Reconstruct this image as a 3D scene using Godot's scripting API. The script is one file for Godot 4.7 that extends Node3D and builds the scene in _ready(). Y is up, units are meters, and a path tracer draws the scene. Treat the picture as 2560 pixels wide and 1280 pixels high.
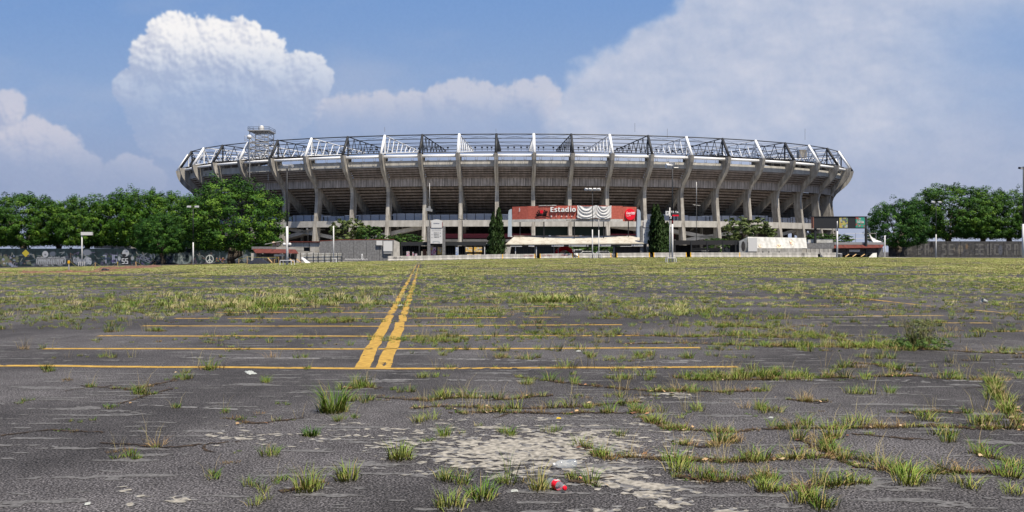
extends Node3D

const EYE := 1.75          # camera height above the lot
const LENS := 2000.0       # focal length, in units of 1/2560 of the picture's width
const HOR := 630.0
const EXPOSURE := 1.45
var rng := RandomNumberGenerator.new()
var M := {}
var bold: SystemFont
var plain_font: SystemFont
var serif: SystemFont

# ------------------------------------------------------------------ survey helpers
# a place at a given depth in front of the station point, as measured on the photograph
func W(px: float, py: float, d: float) -> Vector3:
	return Vector3((px - 1280.0) / LENS * d, EYE + (HOR - py) / LENS * d, -d)

const GX := [-400.0, -200.0, -128.0, -80.0, -45.0, -23.0, 0.0, 14.0, 35.0, 66.0, 112.0, 220.0, 500.0]
const GYV := [-3.2, -2.7, -2.05, -1.25, -0.55, -0.12, 0.26, 0.43, 0.6, 0.58, 0.38, 0.2, 0.0]

func gy(x: float, z: float) -> float:
	var s := smoothstep(30.0, 165.0, -z)
	if s <= 0.0:
		return 0.0
	var h := 0.0
	if x <= GX[0]:
		h = GYV[0]
	elif x >= GX[12]:
		h = GYV[12]
	else:
		for i in 12:
			if x < GX[i + 1]:
				h = lerpf(GYV[i], GYV[i + 1], smoothstep(0.0, 1.0, (x - GX[i]) / (GX[i + 1] - GX[i])) * 0.5 + 0.5 * (x - GX[i]) / (GX[i + 1] - GX[i]))
				break
	return h * s

func on_ground(x: float, z: float) -> Vector3:
	return Vector3(x, gy(x, z), z)

func base_at(px: float, d: float) -> Vector3:
	return on_ground((px - 1280.0) / LENS * d, -d)

# where a spot of the photograph lies on the ground
func G(px: float, py: float) -> Vector3:
	var d := LENS * EYE / maxf(py - HOR, 4.0)
	for i in 24:
		var h := gy((px - 1280.0) / LENS * d, -d)
		d = lerpf(d, LENS * (EYE - h) / maxf(py - HOR, 4.0), 0.6)
	return base_at(px, d)

# ------------------------------------------------------------------ mesh helpers
func mb(smooth := false) -> SurfaceTool:
	var st := SurfaceTool.new()
	st.begin(Mesh.PRIMITIVE_TRIANGLES)
	st.set_smooth_group(0 if smooth else 4294967295)
	return st

func tri(st: SurfaceTool, a: Vector3, b: Vector3, c: Vector3, away: Vector3) -> void:
	var n := (b - a).cross(c - a)
	st.add_vertex(a)
	if n.dot(away) > 0.0:
		st.add_vertex(c)
		st.add_vertex(b)
	else:
		st.add_vertex(b)
		st.add_vertex(c)

func quad(st: SurfaceTool, a: Vector3, b: Vector3, c: Vector3, d: Vector3, away: Vector3) -> void:
	tri(st, a, b, c, away)
	tri(st, a, c, d, away)

func quad_uv(st: SurfaceTool, a: Vector3, b: Vector3, c: Vector3, d: Vector3, u0 := 0.0, u1 := 1.0) -> void:
	# a bottom left, b bottom right, c top right, d top left, seen from the front
	var p := [a, d, c, a, c, b]
	var t := [Vector2(u0, 1), Vector2(u0, 0), Vector2(u1, 0), Vector2(u0, 1), Vector2(u1, 0), Vector2(u1, 1)]
	for i in 6:
		st.set_uv(t[i])
		st.add_vertex(p[i])

# a hexahedron from its 4 lower and 4 upper corners
func hexa(st: SurfaceTool, lo: Array, hi: Array) -> void:
	var c := Vector3.ZERO
	for p in lo + hi:
		c += p / 8.0
	var f := [[lo[0], lo[1], lo[2], lo[3]], [hi[0], hi[1], hi[2], hi[3]]]
	for i in 4:
		var j := (i + 1) % 4
		f.append([lo[i], lo[j], hi[j], hi[i]])
	for q in f:
		quad(st, q[0], q[1], q[2], q[3], (q[0] + q[1] + q[2] + q[3]) / 4.0 - c)

func box(st: SurfaceTool, c: Vector3, s: Vector3, turn := Basis()) -> void:
	var h := s / 2.0
	var lo := []
	var hi := []
	for k in [[-1, -1], [1, -1], [1, 1], [-1, 1]]:
		lo.append(c + turn * Vector3(h.x * k[0], -h.y, h.z * k[1]))
		hi.append(c + turn * Vector3(h.x * k[0], h.y, h.z * k[1]))
	hexa(st, lo, hi)

func span(st: SurfaceTool, a: Vector3, b: Vector3) -> void:
	box(st, (a + b) / 2.0, (b - a).abs())

func across(dir: Vector3) -> Array:
	var u := dir.cross(Vector3.UP)
	if u.length() < 0.01:
		u = Vector3.RIGHT
	u = u.normalized()
	return [u, u.cross(dir).normalized()]

func bar(st: SurfaceTool, a: Vector3, b: Vector3, r: float, n := 6, r2 := -1.0) -> void:
	if r2 < 0.0:
		r2 = r
	var dir := (b - a).normalized()
	var uv := across(dir)
	var pa := []
	var pb := []
	for i in n:
		var t := TAU * i / n
		var o: Vector3 = uv[0] * cos(t) + uv[1] * sin(t)
		pa.append(a + o * r)
		pb.append(b + o * r2)
	for i in n:
		var j := (i + 1) % n
		quad(st, pa[i], pa[j], pb[j], pb[i], (pa[i] + pa[j]) / 2.0 - a)
		tri(st, a, pa[i], pa[j], -dir)
		tri(st, b, pb[i], pb[j], dir)

# profile [radius, height] turned round an axis
func lathe(st: SurfaceTool, prof: Array, at: Transform3D, n := 14) -> void:
	for k in prof.size() - 1:
		var p: Array = prof[k]
		var q: Array = prof[k + 1]
		for i in n:
			var t0 := TAU * i / n
			var t1 := TAU * (i + 1) / n
			var a := at * Vector3(cos(t0) * p[0], p[1], sin(t0) * p[0])
			var b := at * Vector3(cos(t1) * p[0], p[1], sin(t1) * p[0])
			var c := at * Vector3(cos(t1) * q[0], q[1], sin(t1) * q[0])
			var d := at * Vector3(cos(t0) * q[0], q[1], sin(t0) * q[0])
			var tm := (t0 + t1) / 2.0
			var away := at.basis * Vector3(cos(tm) * (absf(q[1] - p[1]) + 0.001), (p[0] - q[0]) * signf(q[1] - p[1] + 0.0001), sin(tm) * (absf(q[1] - p[1]) + 0.001))
			if p[0] > 0.0001:
				tri(st, a, b, c, away)
			if q[0] > 0.0001:
				tri(st, a, c, d, away)

# an outline in x, y drawn out along z
func prism(st: SurfaceTool, outline: Array, depth: float, at := Transform3D()) -> void:
	var p := PackedVector2Array(outline)
	var idx := Geometry2D.triangulate_polygon(p)
	var cw := Geometry2D.is_polygon_clockwise(p)
	var h := depth / 2.0
	for s in [-1.0, 1.0]:
		for k in range(0, idx.size(), 3):
			var v := []
			for m in 3:
				v.append(at * Vector3(p[idx[k + m]].x, p[idx[k + m]].y, h * s))
			tri(st, v[0], v[1], v[2], at.basis * Vector3(0, 0, s))
	for i in p.size():
		var a := p[i]
		var b := p[(i + 1) % p.size()]
		var e := b - a
		var o := Vector2(e.y, -e.x) * (-1.0 if cw else 1.0)
		if not cw:
			o = Vector2(e.y, -e.x)
		quad(st, at * Vector3(a.x, a.y, -h), at * Vector3(b.x, b.y, -h), at * Vector3(b.x, b.y, h), at * Vector3(a.x, a.y, h), at.basis * Vector3(o.x, o.y, 0))

func ribbon(st: SurfaceTool, pts: Array, w: float, at: Transform3D, closed := false) -> void:
	# a flat painted stroke through 2D points, in the x, y plane of at
	for i in pts.size() - 1:
		var a: Vector2 = pts[i]
		var b: Vector2 = pts[i + 1]
		var n := (b - a).orthogonal().normalized() * w / 2.0
		var e := (b - a).normalized() * w * 0.3
		quad(st, at * v3(a - e + n), at * v3(b + e + n), at * v3(b + e - n), at * v3(a - e - n), at.basis.z)

func v3(p: Vector2) -> Vector3:
	return Vector3(p.x, p.y, 0)

func disc(st: SurfaceTool, c: Vector2, rx: float, ry: float, at: Transform3D, n := 20) -> void:
	for i in n:
		var a := c + Vector2(cos(TAU * i / n) * rx, sin(TAU * i / n) * ry)
		var b := c + Vector2(cos(TAU * (i + 1) / n) * rx, sin(TAU * (i + 1) / n) * ry)
		tri(st, at * v3(c), at * v3(a), at * v3(b), at.basis.z)

func finish(st: SurfaceTool) -> ArrayMesh:
	st.generate_normals()
	return st.commit()

# ------------------------------------------------------------------ object helpers
func thing(called: String, label: String, category: String, at: Vector3, group := "", turn := 0.0) -> Node3D:
	var o := Node3D.new()
	o.name = called
	add_child(o, true)
	o.position = at
	o.rotation.y = turn
	tag(o, label, category, group)
	return o

func tag(o: Node, label: String, category: String, group := "", kind := "") -> void:
	if label:
		o.set_meta("label", label)
	if category:
		o.set_meta("category", category)
	if group:
		o.set_meta("group", group)
	if kind:
		o.set_meta("kind", kind)

# a mesh given in world coordinates, hung under its thing
func part(root: Node3D, called: String, st: SurfaceTool, mat: Material, label := "") -> MeshInstance3D:
	return part_mesh(root, called, finish(st), mat, to_world(root).affine_inverse(), label)

func to_world(n: Node) -> Transform3D:
	var t := Transform3D()
	while n != self and n is Node3D:
		t = (n as Node3D).transform * t
		n = n.get_parent()
	return t

func part_mesh(root: Node3D, called: String, mesh: Mesh, mat: Material, at := Transform3D(), label := "") -> MeshInstance3D:
	var o := MeshInstance3D.new()
	o.name = called
	o.mesh = mesh
	o.material_override = mat
	o.transform = at
	root.add_child(o, true)
	if label:
		o.set_meta("label", label)
	return o

func single(called: String, st: SurfaceTool, mat: Material, at: Vector3, label: String, category: String, group := "", kind := "") -> MeshInstance3D:
	var o := MeshInstance3D.new()
	o.name = called
	o.mesh = finish(st)
	o.material_override = mat
	add_child(o, true)
	o.position = at
	tag(o, label, category, group, kind)
	return o

# a mesh built in world coordinates whose node stands at its base
func single_w(called: String, st: SurfaceTool, mat: Material, base: Vector3, label: String, category: String, group := "", kind := "") -> Node3D:
	var src := finish(st)
	var st2 := mb()
	st2.append_from(src, 0, Transform3D(Basis(), -base))
	var o := MeshInstance3D.new()
	o.name = called
	o.mesh = st2.commit()
	o.material_override = mat
	add_child(o, true)
	o.position = base
	tag(o, label, category, group, kind)
	return o

func words(root: Node3D, called: String, text: String, font: Font, cap: float, at: Transform3D, mat: Material, depth := 0.03, wide := 0.0) -> MeshInstance3D:
	# raised lettering: cap height in metres, at = left end of the base line, facing +z
	var tm := TextMesh.new()
	tm.text = text
	tm.font = font
	tm.font_size = 48
	tm.pixel_size = cap / (48.0 * 0.72)
	tm.depth = depth
	tm.curve_step = 2.0
	tm.horizontal_alignment = HORIZONTAL_ALIGNMENT_LEFT
	tm.vertical_alignment = VERTICAL_ALIGNMENT_BOTTOM
	var arr := ArrayMesh.new()
	for s in tm.get_surface_count():
		arr.add_surface_from_arrays(Mesh.PRIMITIVE_TRIANGLES, tm.surface_get_arrays(s))
	var bb := arr.get_aabb()
	var k := 1.0
	if wide > 0.0 and bb.size.x > 0.001:
		k = wide / bb.size.x
	# TextMesh sets the line box on y = 0; glyphs are moved so that the lowest base line sits there
	var lift := Transform3D(Basis.from_scale(Vector3(k, 1, 1)), Vector3(-bb.position.x * k, 0, 0))
	return part_mesh(root, called, arr, mat, to_world(root).affine_inverse() * at * lift)

# ------------------------------------------------------------------ materials
func lin(r: float, g: float, b: float) -> Color:
	return Color(r, g, b).linear_to_srgb()

func mat(called: String, c: Color, rough := 0.8, metal := 0.0) -> StandardMaterial3D:
	var m := StandardMaterial3D.new()
	m.resource_name = called
	m.albedo_color = c
	m.roughness = rough
	m.metallic = metal
	m.metallic_specular = 0.35
	M[called] = m
	return m

func noise(f: float, oct := 4, kind := FastNoiseLite.TYPE_SIMPLEX_SMOOTH, sd := 1) -> FastNoiseLite:
	var n := FastNoiseLite.new()
	n.seed = sd
	n.noise_type = kind
	n.frequency = f
	n.fractal_octaves = oct
	n.fractal_type = FastNoiseLite.FRACTAL_FBM if oct > 1 else FastNoiseLite.FRACTAL_NONE
	return n

# a weathered surface: blotches, fine grain and streaks that run down
func weathered(side: int, lo: Color, hi: Color, streak := 0.5, grain := 0.1, sd := 3, blotch := 4.0) -> ImageTexture:
	var a := noise(blotch / side, 5, FastNoiseLite.TYPE_SIMPLEX_SMOOTH, sd).get_seamless_image(side, side)
	var b := noise(0.022, 4, FastNoiseLite.TYPE_SIMPLEX_SMOOTH, sd + 7).get_seamless_image(side, side / 16)
	b.resize(side, side, Image.INTERPOLATE_CUBIC)
	var im := Image.create(side, side, false, Image.FORMAT_RGB8)
	var r := RandomNumberGenerator.new()
	r.seed = sd
	for y in side:
		for x in side:
			var t := a.get_pixel(x, y).r * (1.0 - streak) + b.get_pixel(x, y).r * streak
			t = clampf((t - 0.5) * 1.9 + 0.5 + (r.randf() - 0.5) * grain, 0.0, 1.0)
			im.set_pixel(x, y, lo.lerp(hi, t))
	return ImageTexture.create_from_image(im)

func rough_mat(called: String, tex: Texture2D, metres: float, rough := 0.9) -> StandardMaterial3D:
	var m := mat(called, Color.WHITE, rough)
	m.albedo_texture = tex
	m.uv1_triplanar = true
	m.uv1_world_triplanar = true
	m.uv1_scale = Vector3.ONE / metres
	return m

func tinted(from: String, called: String, c: Color) -> StandardMaterial3D:
	var m: StandardMaterial3D = M[from].duplicate()
	m.resource_name = called
	m.albedo_color = c
	M[called] = m
	return m

func make_materials() -> void:
	var conc := weathered(512, lin(0.17, 0.158, 0.142), lin(0.46, 0.44, 0.405), 0.7, 0.12, 3)
	rough_mat("concrete", conc, 9.0)
	rough_mat("stand concrete", weathered(512, lin(0.17, 0.14, 0.118), lin(0.34, 0.283, 0.243), 0.4, 0.15, 11), 8.0)
	rough_mat("fascia concrete", weathered(512, lin(0.13, 0.115, 0.105), lin(0.46, 0.41, 0.37), 0.85, 0.12, 13), 8.0)
	rough_mat("pale concrete", weathered(256, lin(0.33, 0.32, 0.295), lin(0.47, 0.455, 0.43), 0.6, 0.08, 21), 9.0)
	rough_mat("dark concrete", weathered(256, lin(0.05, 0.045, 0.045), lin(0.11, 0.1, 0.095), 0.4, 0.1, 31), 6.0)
	rough_mat("white roof", weathered(512, lin(0.42, 0.36, 0.27), lin(0.82, 0.8, 0.74), 0.25, 0.05, 41, 9.0), 8.0)
	M["white roof"].albedo_texture = stained_roof()
	rough_mat("red tin", weathered(256, lin(0.075, 0.022, 0.018), lin(0.15, 0.042, 0.034), 0.4, 0.1, 51), 4.0)
	rough_mat("brick red board", weathered(512, lin(0.36, 0.088, 0.066), lin(0.5, 0.135, 0.1), 0.3, 0.16, 61, 10.0), 6.0)
	rough_mat("grey render", weathered(512, lin(0.14, 0.14, 0.145), lin(0.23, 0.23, 0.235), 0.3, 0.5, 71, 8.0), 5.0)
	rough_mat("white render", weathered(256, lin(0.36, 0.36, 0.34), lin(0.6, 0.6, 0.58), 0.4, 0.1, 81, 7.0), 7.0)
	rough_mat("soil", weathered(256, lin(0.09, 0.05, 0.032), lin(0.24, 0.13, 0.085), 0.1, 0.4, 91, 10.0), 3.0)
	rough_mat("bark", weathered(256, lin(0.05, 0.042, 0.034), lin(0.15, 0.125, 0.1), 0.6, 0.2, 95), 2.0)
	rough_mat("crack soil", weathered(256, lin(0.016, 0.012, 0.009), lin(0.075, 0.05, 0.03), 0.0, 0.5, 97, 12.0), 0.8)
	rough_mat("barrier concrete", weathered(256, lin(0.3, 0.29, 0.27), lin(0.5, 0.48, 0.45), 0.5, 0.12, 101), 4.0)
	mat("white paint", lin(0.62, 0.62, 0.62), 0.45)
	mat("white steel", lin(0.8, 0.81, 0.82), 0.4)
	mat("black steel", lin(0.03, 0.032, 0.036), 0.5)
	mat("charcoal", lin(0.03, 0.03, 0.033), 0.7)
	mat("grey fascia", lin(0.06, 0.058, 0.062), 0.7)
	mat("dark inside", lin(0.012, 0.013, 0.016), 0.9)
	mat("galvanised", lin(0.36, 0.36, 0.36), 0.45, 0.4)
	mat("roof sheet", lin(0.06, 0.06, 0.065), 0.6)
	mat("glazed panel", lin(0.4, 0.43, 0.5), 0.3)
	mat("blue grey", lin(0.38, 0.45, 0.52), 0.5)
	mat("letter white", lin(0.85, 0.85, 0.85), 0.5)
	mat("logo black", lin(0.012, 0.008, 0.008), 0.6)
	mat("signal red", lin(0.75, 0.01, 0.03), 0.4)
	mat("dark red", lin(0.2, 0.02, 0.025), 0.6)
	mat("rail maroon", lin(0.16, 0.03, 0.05), 0.6)
	mat("print blue", lin(0.05, 0.07, 0.16), 0.6)
	mat("print grey", lin(0.12, 0.12, 0.13), 0.6)
	mat("cloth", lin(0.6, 0.6, 0.6), 0.9)
	mat("teal paint", lin(0.012, 0.04, 0.05), 0.8)
	mat("timber", lin(0.42, 0.28, 0.14), 0.8)
	mat("yellow paint", lin(0.75, 0.42, 0.03), 0.7)
	mat("tape yellow", lin(0.42, 0.37, 0.06), 0.5)
	mat("tarp", lin(0.022, 0.022, 0.026), 0.35)
	mat("tank beige", lin(0.55, 0.4, 0.3), 0.6)
	mat("brick brown", lin(0.3, 0.13, 0.09), 0.85)
	mat("pipe white", lin(0.74, 0.75, 0.76), 0.35)
	mat("tyre", lin(0.02, 0.02, 0.02), 0.8)
	mat("car white", lin(0.8, 0.8, 0.8), 0.25)
	mat("car silver", lin(0.45, 0.46, 0.48), 0.3, 0.3)
	mat("car dark", lin(0.04, 0.045, 0.06), 0.3)
	mat("glass dark", lin(0.02, 0.025, 0.03), 0.12)
	mat("graffiti red", lin(0.4, 0.04, 0.06), 0.8)
	mat("straw", lin(0.42, 0.3, 0.17), 0.8)
	mat("dead leaf", lin(0.3, 0.16, 0.09), 0.8)
	M["dead leaf"].vertex_color_use_as_albedo = true
	M["dead leaf"].albedo_color = Color.WHITE
	M["cloth"].cull_mode = BaseMaterial3D.CULL_DISABLED
	var g := mat("grass", Color.WHITE, 0.75)
	g.vertex_color_use_as_albedo = true
	g.cull_mode = BaseMaterial3D.CULL_DISABLED
	g.backlight_enabled = true
	g.backlight = lin(0.1, 0.12, 0.02)
	g.metallic_specular = 0.25
	var l := mat("leaves", Color.WHITE, 0.6)
	l.vertex_color_use_as_albedo = true
	l.cull_mode = BaseMaterial3D.CULL_DISABLED
	l.backlight_enabled = true
	l.backlight = lin(0.02, 0.04, 0.005)
	l.metallic_specular = 0.3
	tinted("leaves", "dark leaves", Color(0.8, 0.88, 0.95))
	tinted("leaves", "light leaves", Color(1.0, 1.0, 0.88))
	M["leaves"].albedo_color = Color(0.97, 0.97, 0.95)
	var p := mat("clear plastic", Color(0.72, 0.76, 0.8, 0.24), 0.1)
	p.transparency = BaseMaterial3D.TRANSPARENCY_ALPHA
	p.cull_mode = BaseMaterial3D.CULL_DISABLED
	bold = SystemFont.new()
	bold.font_names = PackedStringArray(["Droid Sans"])
	bold.font_weight = 700
	plain_font = SystemFont.new()
	plain_font.font_names = PackedStringArray(["Droid Sans"])
	serif = SystemFont.new()
	serif.font_names = PackedStringArray(["Droid Serif"])
	serif.font_weight = 700

# white sheet roof with brown stains that have run from its ridge
func stained_roof() -> ImageTexture:
	var n := noise(0.02, 5, FastNoiseLite.TYPE_SIMPLEX_SMOOTH, 42).get_seamless_image(512, 512)
	var n2 := noise(0.006, 3, FastNoiseLite.TYPE_SIMPLEX_SMOOTH, 43).get_seamless_image(512, 512)
	var im := Image.create(512, 512, false, Image.FORMAT_RGB8)
	for y in 512:
		for x in 512:
			var t := smoothstep(0.58, 0.72, n.get_pixel(x, y).r) * smoothstep(0.5, 0.62, n2.get_pixel(x, y).r)
			var c := lin(0.5, 0.475, 0.41).lerp(lin(0.38, 0.355, 0.295), n2.get_pixel(x, y).r)
			im.set_pixel(x, y, c.lerp(lin(0.22, 0.15, 0.09), t * 0.8))
	return ImageTexture.create_from_image(im)
# ------------------------------------------------------------------ sky: air and clouds only
var n_big: FastNoiseLite
var n_mid: FastNoiseLite
var n_bil: FastNoiseLite
var n_fine: FastNoiseLite

func s8(r: float, g: float, b: float) -> Vector3:
	return Vector3(r, g, b) / 255.0

# cumulus heaps: centre and radius in angular units of 1/2000 rad
const HEAP_A := [[432, 100, 62], [395, 150, 66], [470, 150, 100], [540, 130, 80], [590, 140, 85], [640, 165, 82], [690, 190, 60], [600, 220, 120], [480, 230, 130], [760, 200, 66], [800, 195, 36], [720, 235, 85], [325, 218, 40], [370, 240, 62], [640, 280, 110], [430, 290, 100]]
const HEAP_B := [[5, 330, 44], [85, 345, 52], [40, 380, 80], [140, 385, 66], [120, 430, 95], [190, 398, 30], [205, 440, 60], [318, 420, 34], [345, 438, 44], [380, 450, 36], [290, 450, 46], [20, 270, 46], [-60, 380, 90]]
const HEAP_C := [[850, 300, 62], [905, 285, 52], [960, 290, 60], [1100, 250, 40], [1150, 240, 44], [1195, 255, 52], [1240, 270, 50], [1320, 236, 38], [1350, 245, 50], [1030, 300, 72], [1130, 300, 90], [1300, 300, 90], [1200, 320, 80]]

func heap(list: Array, x: float, y: float) -> float:
	var f := -1.0
	for c in list:
		var dx: float = x - c[0]
		var dy: float = y - c[1]
		var r: float = c[2]
		if absf(dx) < r * 1.7 and absf(dy) < r * 1.7:
			f = maxf(f, 1.0 - sqrt(dx * dx + dy * dy) / r)
	return f

func billow(x: float, y: float) -> float:
	var wx := x + 16.0 * n_mid.get_noise_2d(x * 0.7, y * 0.7)
	var wy := y + 16.0 * n_mid.get_noise_2d(x * 0.7 + 900.0, y * 0.7)
	return -n_bil.get_noise_2d(wx, wy) * 0.5 - n_fine.get_noise_2d(wx * 0.9, wy * 0.9) * 0.34 - n_fine.get_noise_2d(wx * 2.1, wy * 2.1) * 0.14 - 0.5

func air(x: float, y: float) -> Vector3:
	var t := y / 620.0
	var c := s8(120, 156, 208).lerp(s8(143, 169, 209), smoothstep(-0.1, 0.45, t)).lerp(s8(152, 166, 197), smoothstep(0.35, 0.8, t)).lerp(s8(163, 173, 198), smoothstep(0.75, 1.05, t))
	return c.lerp(s8(70, 112, 178), smoothstep(0.0, 2.2, -t))

func sky_at(x: float, y: float, front: bool) -> Vector3:
	var c := air(x, y)
	# thin veil and haze everywhere
	var v := n_big.get_noise_2d(x * 0.55, y * 1.3)
	c = c.lerp(s8(184, 190, 211), smoothstep(-0.15, 0.75, v) * 0.42 * smoothstep(-500.0, 200.0, y))
	# the broad bank on the right
	var w := n_mid.get_noise_2d(x * 0.6, y * 0.75) * 60.0 + n_big.get_noise_2d(x * 1.3, y * 1.3) * 70.0 + n_fine.get_noise_2d(x * 0.5, y * 0.5) * 16.0
	var edge: float
	if x < 1700.0:
		edge = 175.0 - (x - 1380.0) * 0.6
	else:
		edge = -17.0 - (x - 1700.0) * 0.9
	var e := (y - edge + w * 0.75) / 70.0
	var puff := billow(x * 0.55, y * 0.6)
	e += puff * 0.5
	var right_fade := 1.0 - 0.75 * smoothstep(2150.0, 2560.0, x) * smoothstep(330.0, 150.0, absf(y - 210.0) + 60.0)
	var bank := smoothstep(0.0, 0.9, e) * smoothstep(1340.0, 1420.0, x + w) * right_fade * (1.0 - 0.62 * smoothstep(290.0, 470.0, y))
	bank *= 1.0 - 0.6 * smoothstep(2700.0, 3400.0, x)
	var lit := (puff - billow(x * 0.55 + 5.0, y * 0.6 - 7.0)) * 0.6 + smoothstep(0.9, 0.05, e) * 0.6 + 0.5 * n_mid.get_noise_2d(x * 0.6 + 500.0, y * 1.1) + 0.12
	var cb := s8(178, 189, 213).lerp(s8(214, 215, 227), clampf(lit + 0.35, 0.0, 1.0))
	c = c.lerp(cb, clampf(bank * 0.86, 0.0, 1.0))
	if front:
		for k in 3:
			var list: Array = [HEAP_C, HEAP_B, HEAP_A][k]
			var h0 := heap(list, x, y)
			if h0 < -0.7:
				continue
			var b0 := billow(x, y)
			var f := h0 + b0 * 0.62 + 0.12
			var a := smoothstep(0.0, [0.22, 0.2, 0.09][k], f)
			if a <= 0.0:
				continue
			var ox := 7.0
			var oy := -9.0
			var rel := b0 - billow(x + ox * 0.8, y + oy * 0.8)
			var rel2 := heap(list, x + 26.0, y - 34.0) + 0.8 * billow(x + 20.0, y - 26.0) - 0.8 * b0 - h0
			var shade := clampf(rel * [1.5, 1.5, 2.0][k] - rel2 * 0.75 + 0.42 + 0.22 * n_mid.get_noise_2d(x * 0.8, y * 0.8), 0.0, 1.0)
			var low := smoothstep([225.0, 320.0, 70.0][k], [330.0, 470.0, 310.0][k], y + b0 * 40.0)
			var hi := [s8(214, 211, 220), s8(214, 210, 220), s8(248, 246, 246)][k] as Vector3
			var dk := [s8(180, 186, 209), s8(172, 180, 206), s8(186, 193, 214)][k] as Vector3
			var cc := dk.lerp(hi, clampf(shade * 1.1 - low * 0.3 + 0.08, 0.0, 1.0))
			cc = cc.lerp(s8(176, 184, 209), low * 0.5)
			c = c.lerp(cc, a * (1.0 - low * [0.75, 0.8, 0.72][k]) * [0.72, 0.75, 1.0][k])
	else:
		var q := n_big.get_noise_2d(x * 0.8 + 3000.0, y * 1.1) + 0.4 * n_mid.get_noise_2d(x * 0.8, y)
		c = c.lerp(s8(205, 208, 222), smoothstep(0.05, 0.5, q) * 0.75)
	return c

func make_sky() -> ImageTexture:
	n_big = noise(0.0022, 5, FastNoiseLite.TYPE_SIMPLEX_SMOOTH, 5)
	n_mid = noise(0.011, 5, FastNoiseLite.TYPE_SIMPLEX_SMOOTH, 6)
	n_bil = noise(0.026, 3, FastNoiseLite.TYPE_CELLULAR, 7)
	n_bil.cellular_return_type = FastNoiseLite.RETURN_DISTANCE
	n_fine = noise(0.07, 3, FastNoiseLite.TYPE_CELLULAR, 8)
	n_fine.cellular_return_type = FastNoiseLite.RETURN_DISTANCE
	var r := RandomNumberGenerator.new()
	r.seed = 9
	var wide := 1024
	var im := Image.create(wide, wide / 2, false, Image.FORMAT_RGB8)
	var step := 2000.0 * TAU / wide
	for j in wide / 2:
		for i in wide:
			var x := (i + 0.5 - wide / 2) * step + 1280.0
			var y := (j + 0.5 - wide / 4) * step + HOR
			if y > HOR + 30.0:
				im.set_pixel(i, j, Color(0.5, 0.5, 0.5))
				continue
			var c := sky_at(x, y, false)
			var back := smoothstep(2.5, PI, absf(x - 1280.0) / 2000.0)
			if back > 0.0:   # close the seam behind the viewer
				c = c.lerp((c + sky_at(x - signf(x - 1280.0) * 2000.0 * TAU, y, false)) * 0.5, back)
			im.set_pixel(i, j, shown(c))
	var big := 4096
	im.resize(big, big / 2, Image.INTERPOLATE_BILINEAR)
	step = 2000.0 * TAU / big
	var half := 470
	var up := 330
	for j in range(big / 4 - up, big / 4 + 8):
		for i in range(big / 2 - half, big / 2 + half):
			var ang := (i + 0.5 - big / 2) * step / 2000.0
			var el := -(j + 0.5 - big / 4) * step / 2000.0
			# heaps are laid out on the tangent plane
			var x := tan(ang) * 2000.0 + 1280.0
			var y := HOR - tan(el) / cos(ang) * 2000.0
			var c := sky_at(x, y, true)
			var k := smoothstep(0.0, 60.0, minf(minf(i - (big / 2 - half), big / 2 + half - 1 - i), j - (big / 4 - up)))
			var o := im.get_pixel(i, j)
			var g := (r.randf() - 0.5) * 0.012
			im.set_pixel(i, j, o.lerp(shown(c + Vector3(g, g, g)), k))
	# a panorama begins at -z: move the middle to the edge
	var turned := Image.create(big, big / 2, false, Image.FORMAT_RGB8)
	turned.blit_rect(im, Rect2i(0, 0, big / 2, big / 2), Vector2i(big / 2, 0))
	turned.blit_rect(im, Rect2i(big / 2, 0, big / 2, big / 2), Vector2i(0, 0))
	return ImageTexture.create_from_image(turned)

# the sky's radiance that shows as colour c at the camera's exposure
func shown(c: Vector3) -> Color:
	var l := Color(clampf(c.x, 0, 1), clampf(c.y, 0, 1), clampf(c.z, 0, 1)).srgb_to_linear()
	return Color(l.r / EXPOSURE, l.g / EXPOSURE, l.b / EXPOSURE).linear_to_srgb()
# ------------------------------------------------------------------ the stadium
const OA := 122.0      # half axes of the outer rim
const OB := 65.0
const OC := Vector3(1.0, 0, -295.0)
const STEPS := [0.0, 11.1, 22.3, 34.0, 46.0, 58.5, 71.0, 83.5, 96.0, 108.0, 120.0, 132.0, 144.0, 156.0, 168.0]
const KMIN := -13
const KMAX := 14
var rim_th := {}       # k -> angle on the rim ellipse

func ring(k: int, r: float, h: float) -> Vector3:
	var t: float = rim_th[k]
	var n := Vector3(sin(t) / OA, 0, cos(t) / OB).normalized()
	return OC + Vector3(OA * sin(t), 0, OB * cos(t)) + n * (r - 7.0) + Vector3(0, h, 0)

func ring_frame(k: int) -> Transform3D:
	var t: float = rim_th[k]
	var n := Vector3(sin(t) / OA, 0, cos(t) / OB).normalized()
	return Transform3D(Basis(Vector3.UP.cross(n), Vector3.UP, n), ring(k, 0.0, 0.0))

func bay_strip(st: SurfaceTool, k: int, r0: float, h0: float, r1: float, h1: float, r2: float, h2: float, r3: float, h3: float, trim := 0.5) -> void:
	# a beam between ribs k and k+1 with a four-cornered section
	var sec := [[r0, h0], [r1, h1], [r2, h2], [r3, h3]]
	var lo := []
	var hi := []
	for s in sec:
		var a := ring(k, s[0], s[1])
		var b := ring(k + 1, s[0], s[1])
		var e := (b - a).normalized() * trim
		lo.append(a + e)
		hi.append(b - e)
	hexa(st, lo, hi)

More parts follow.
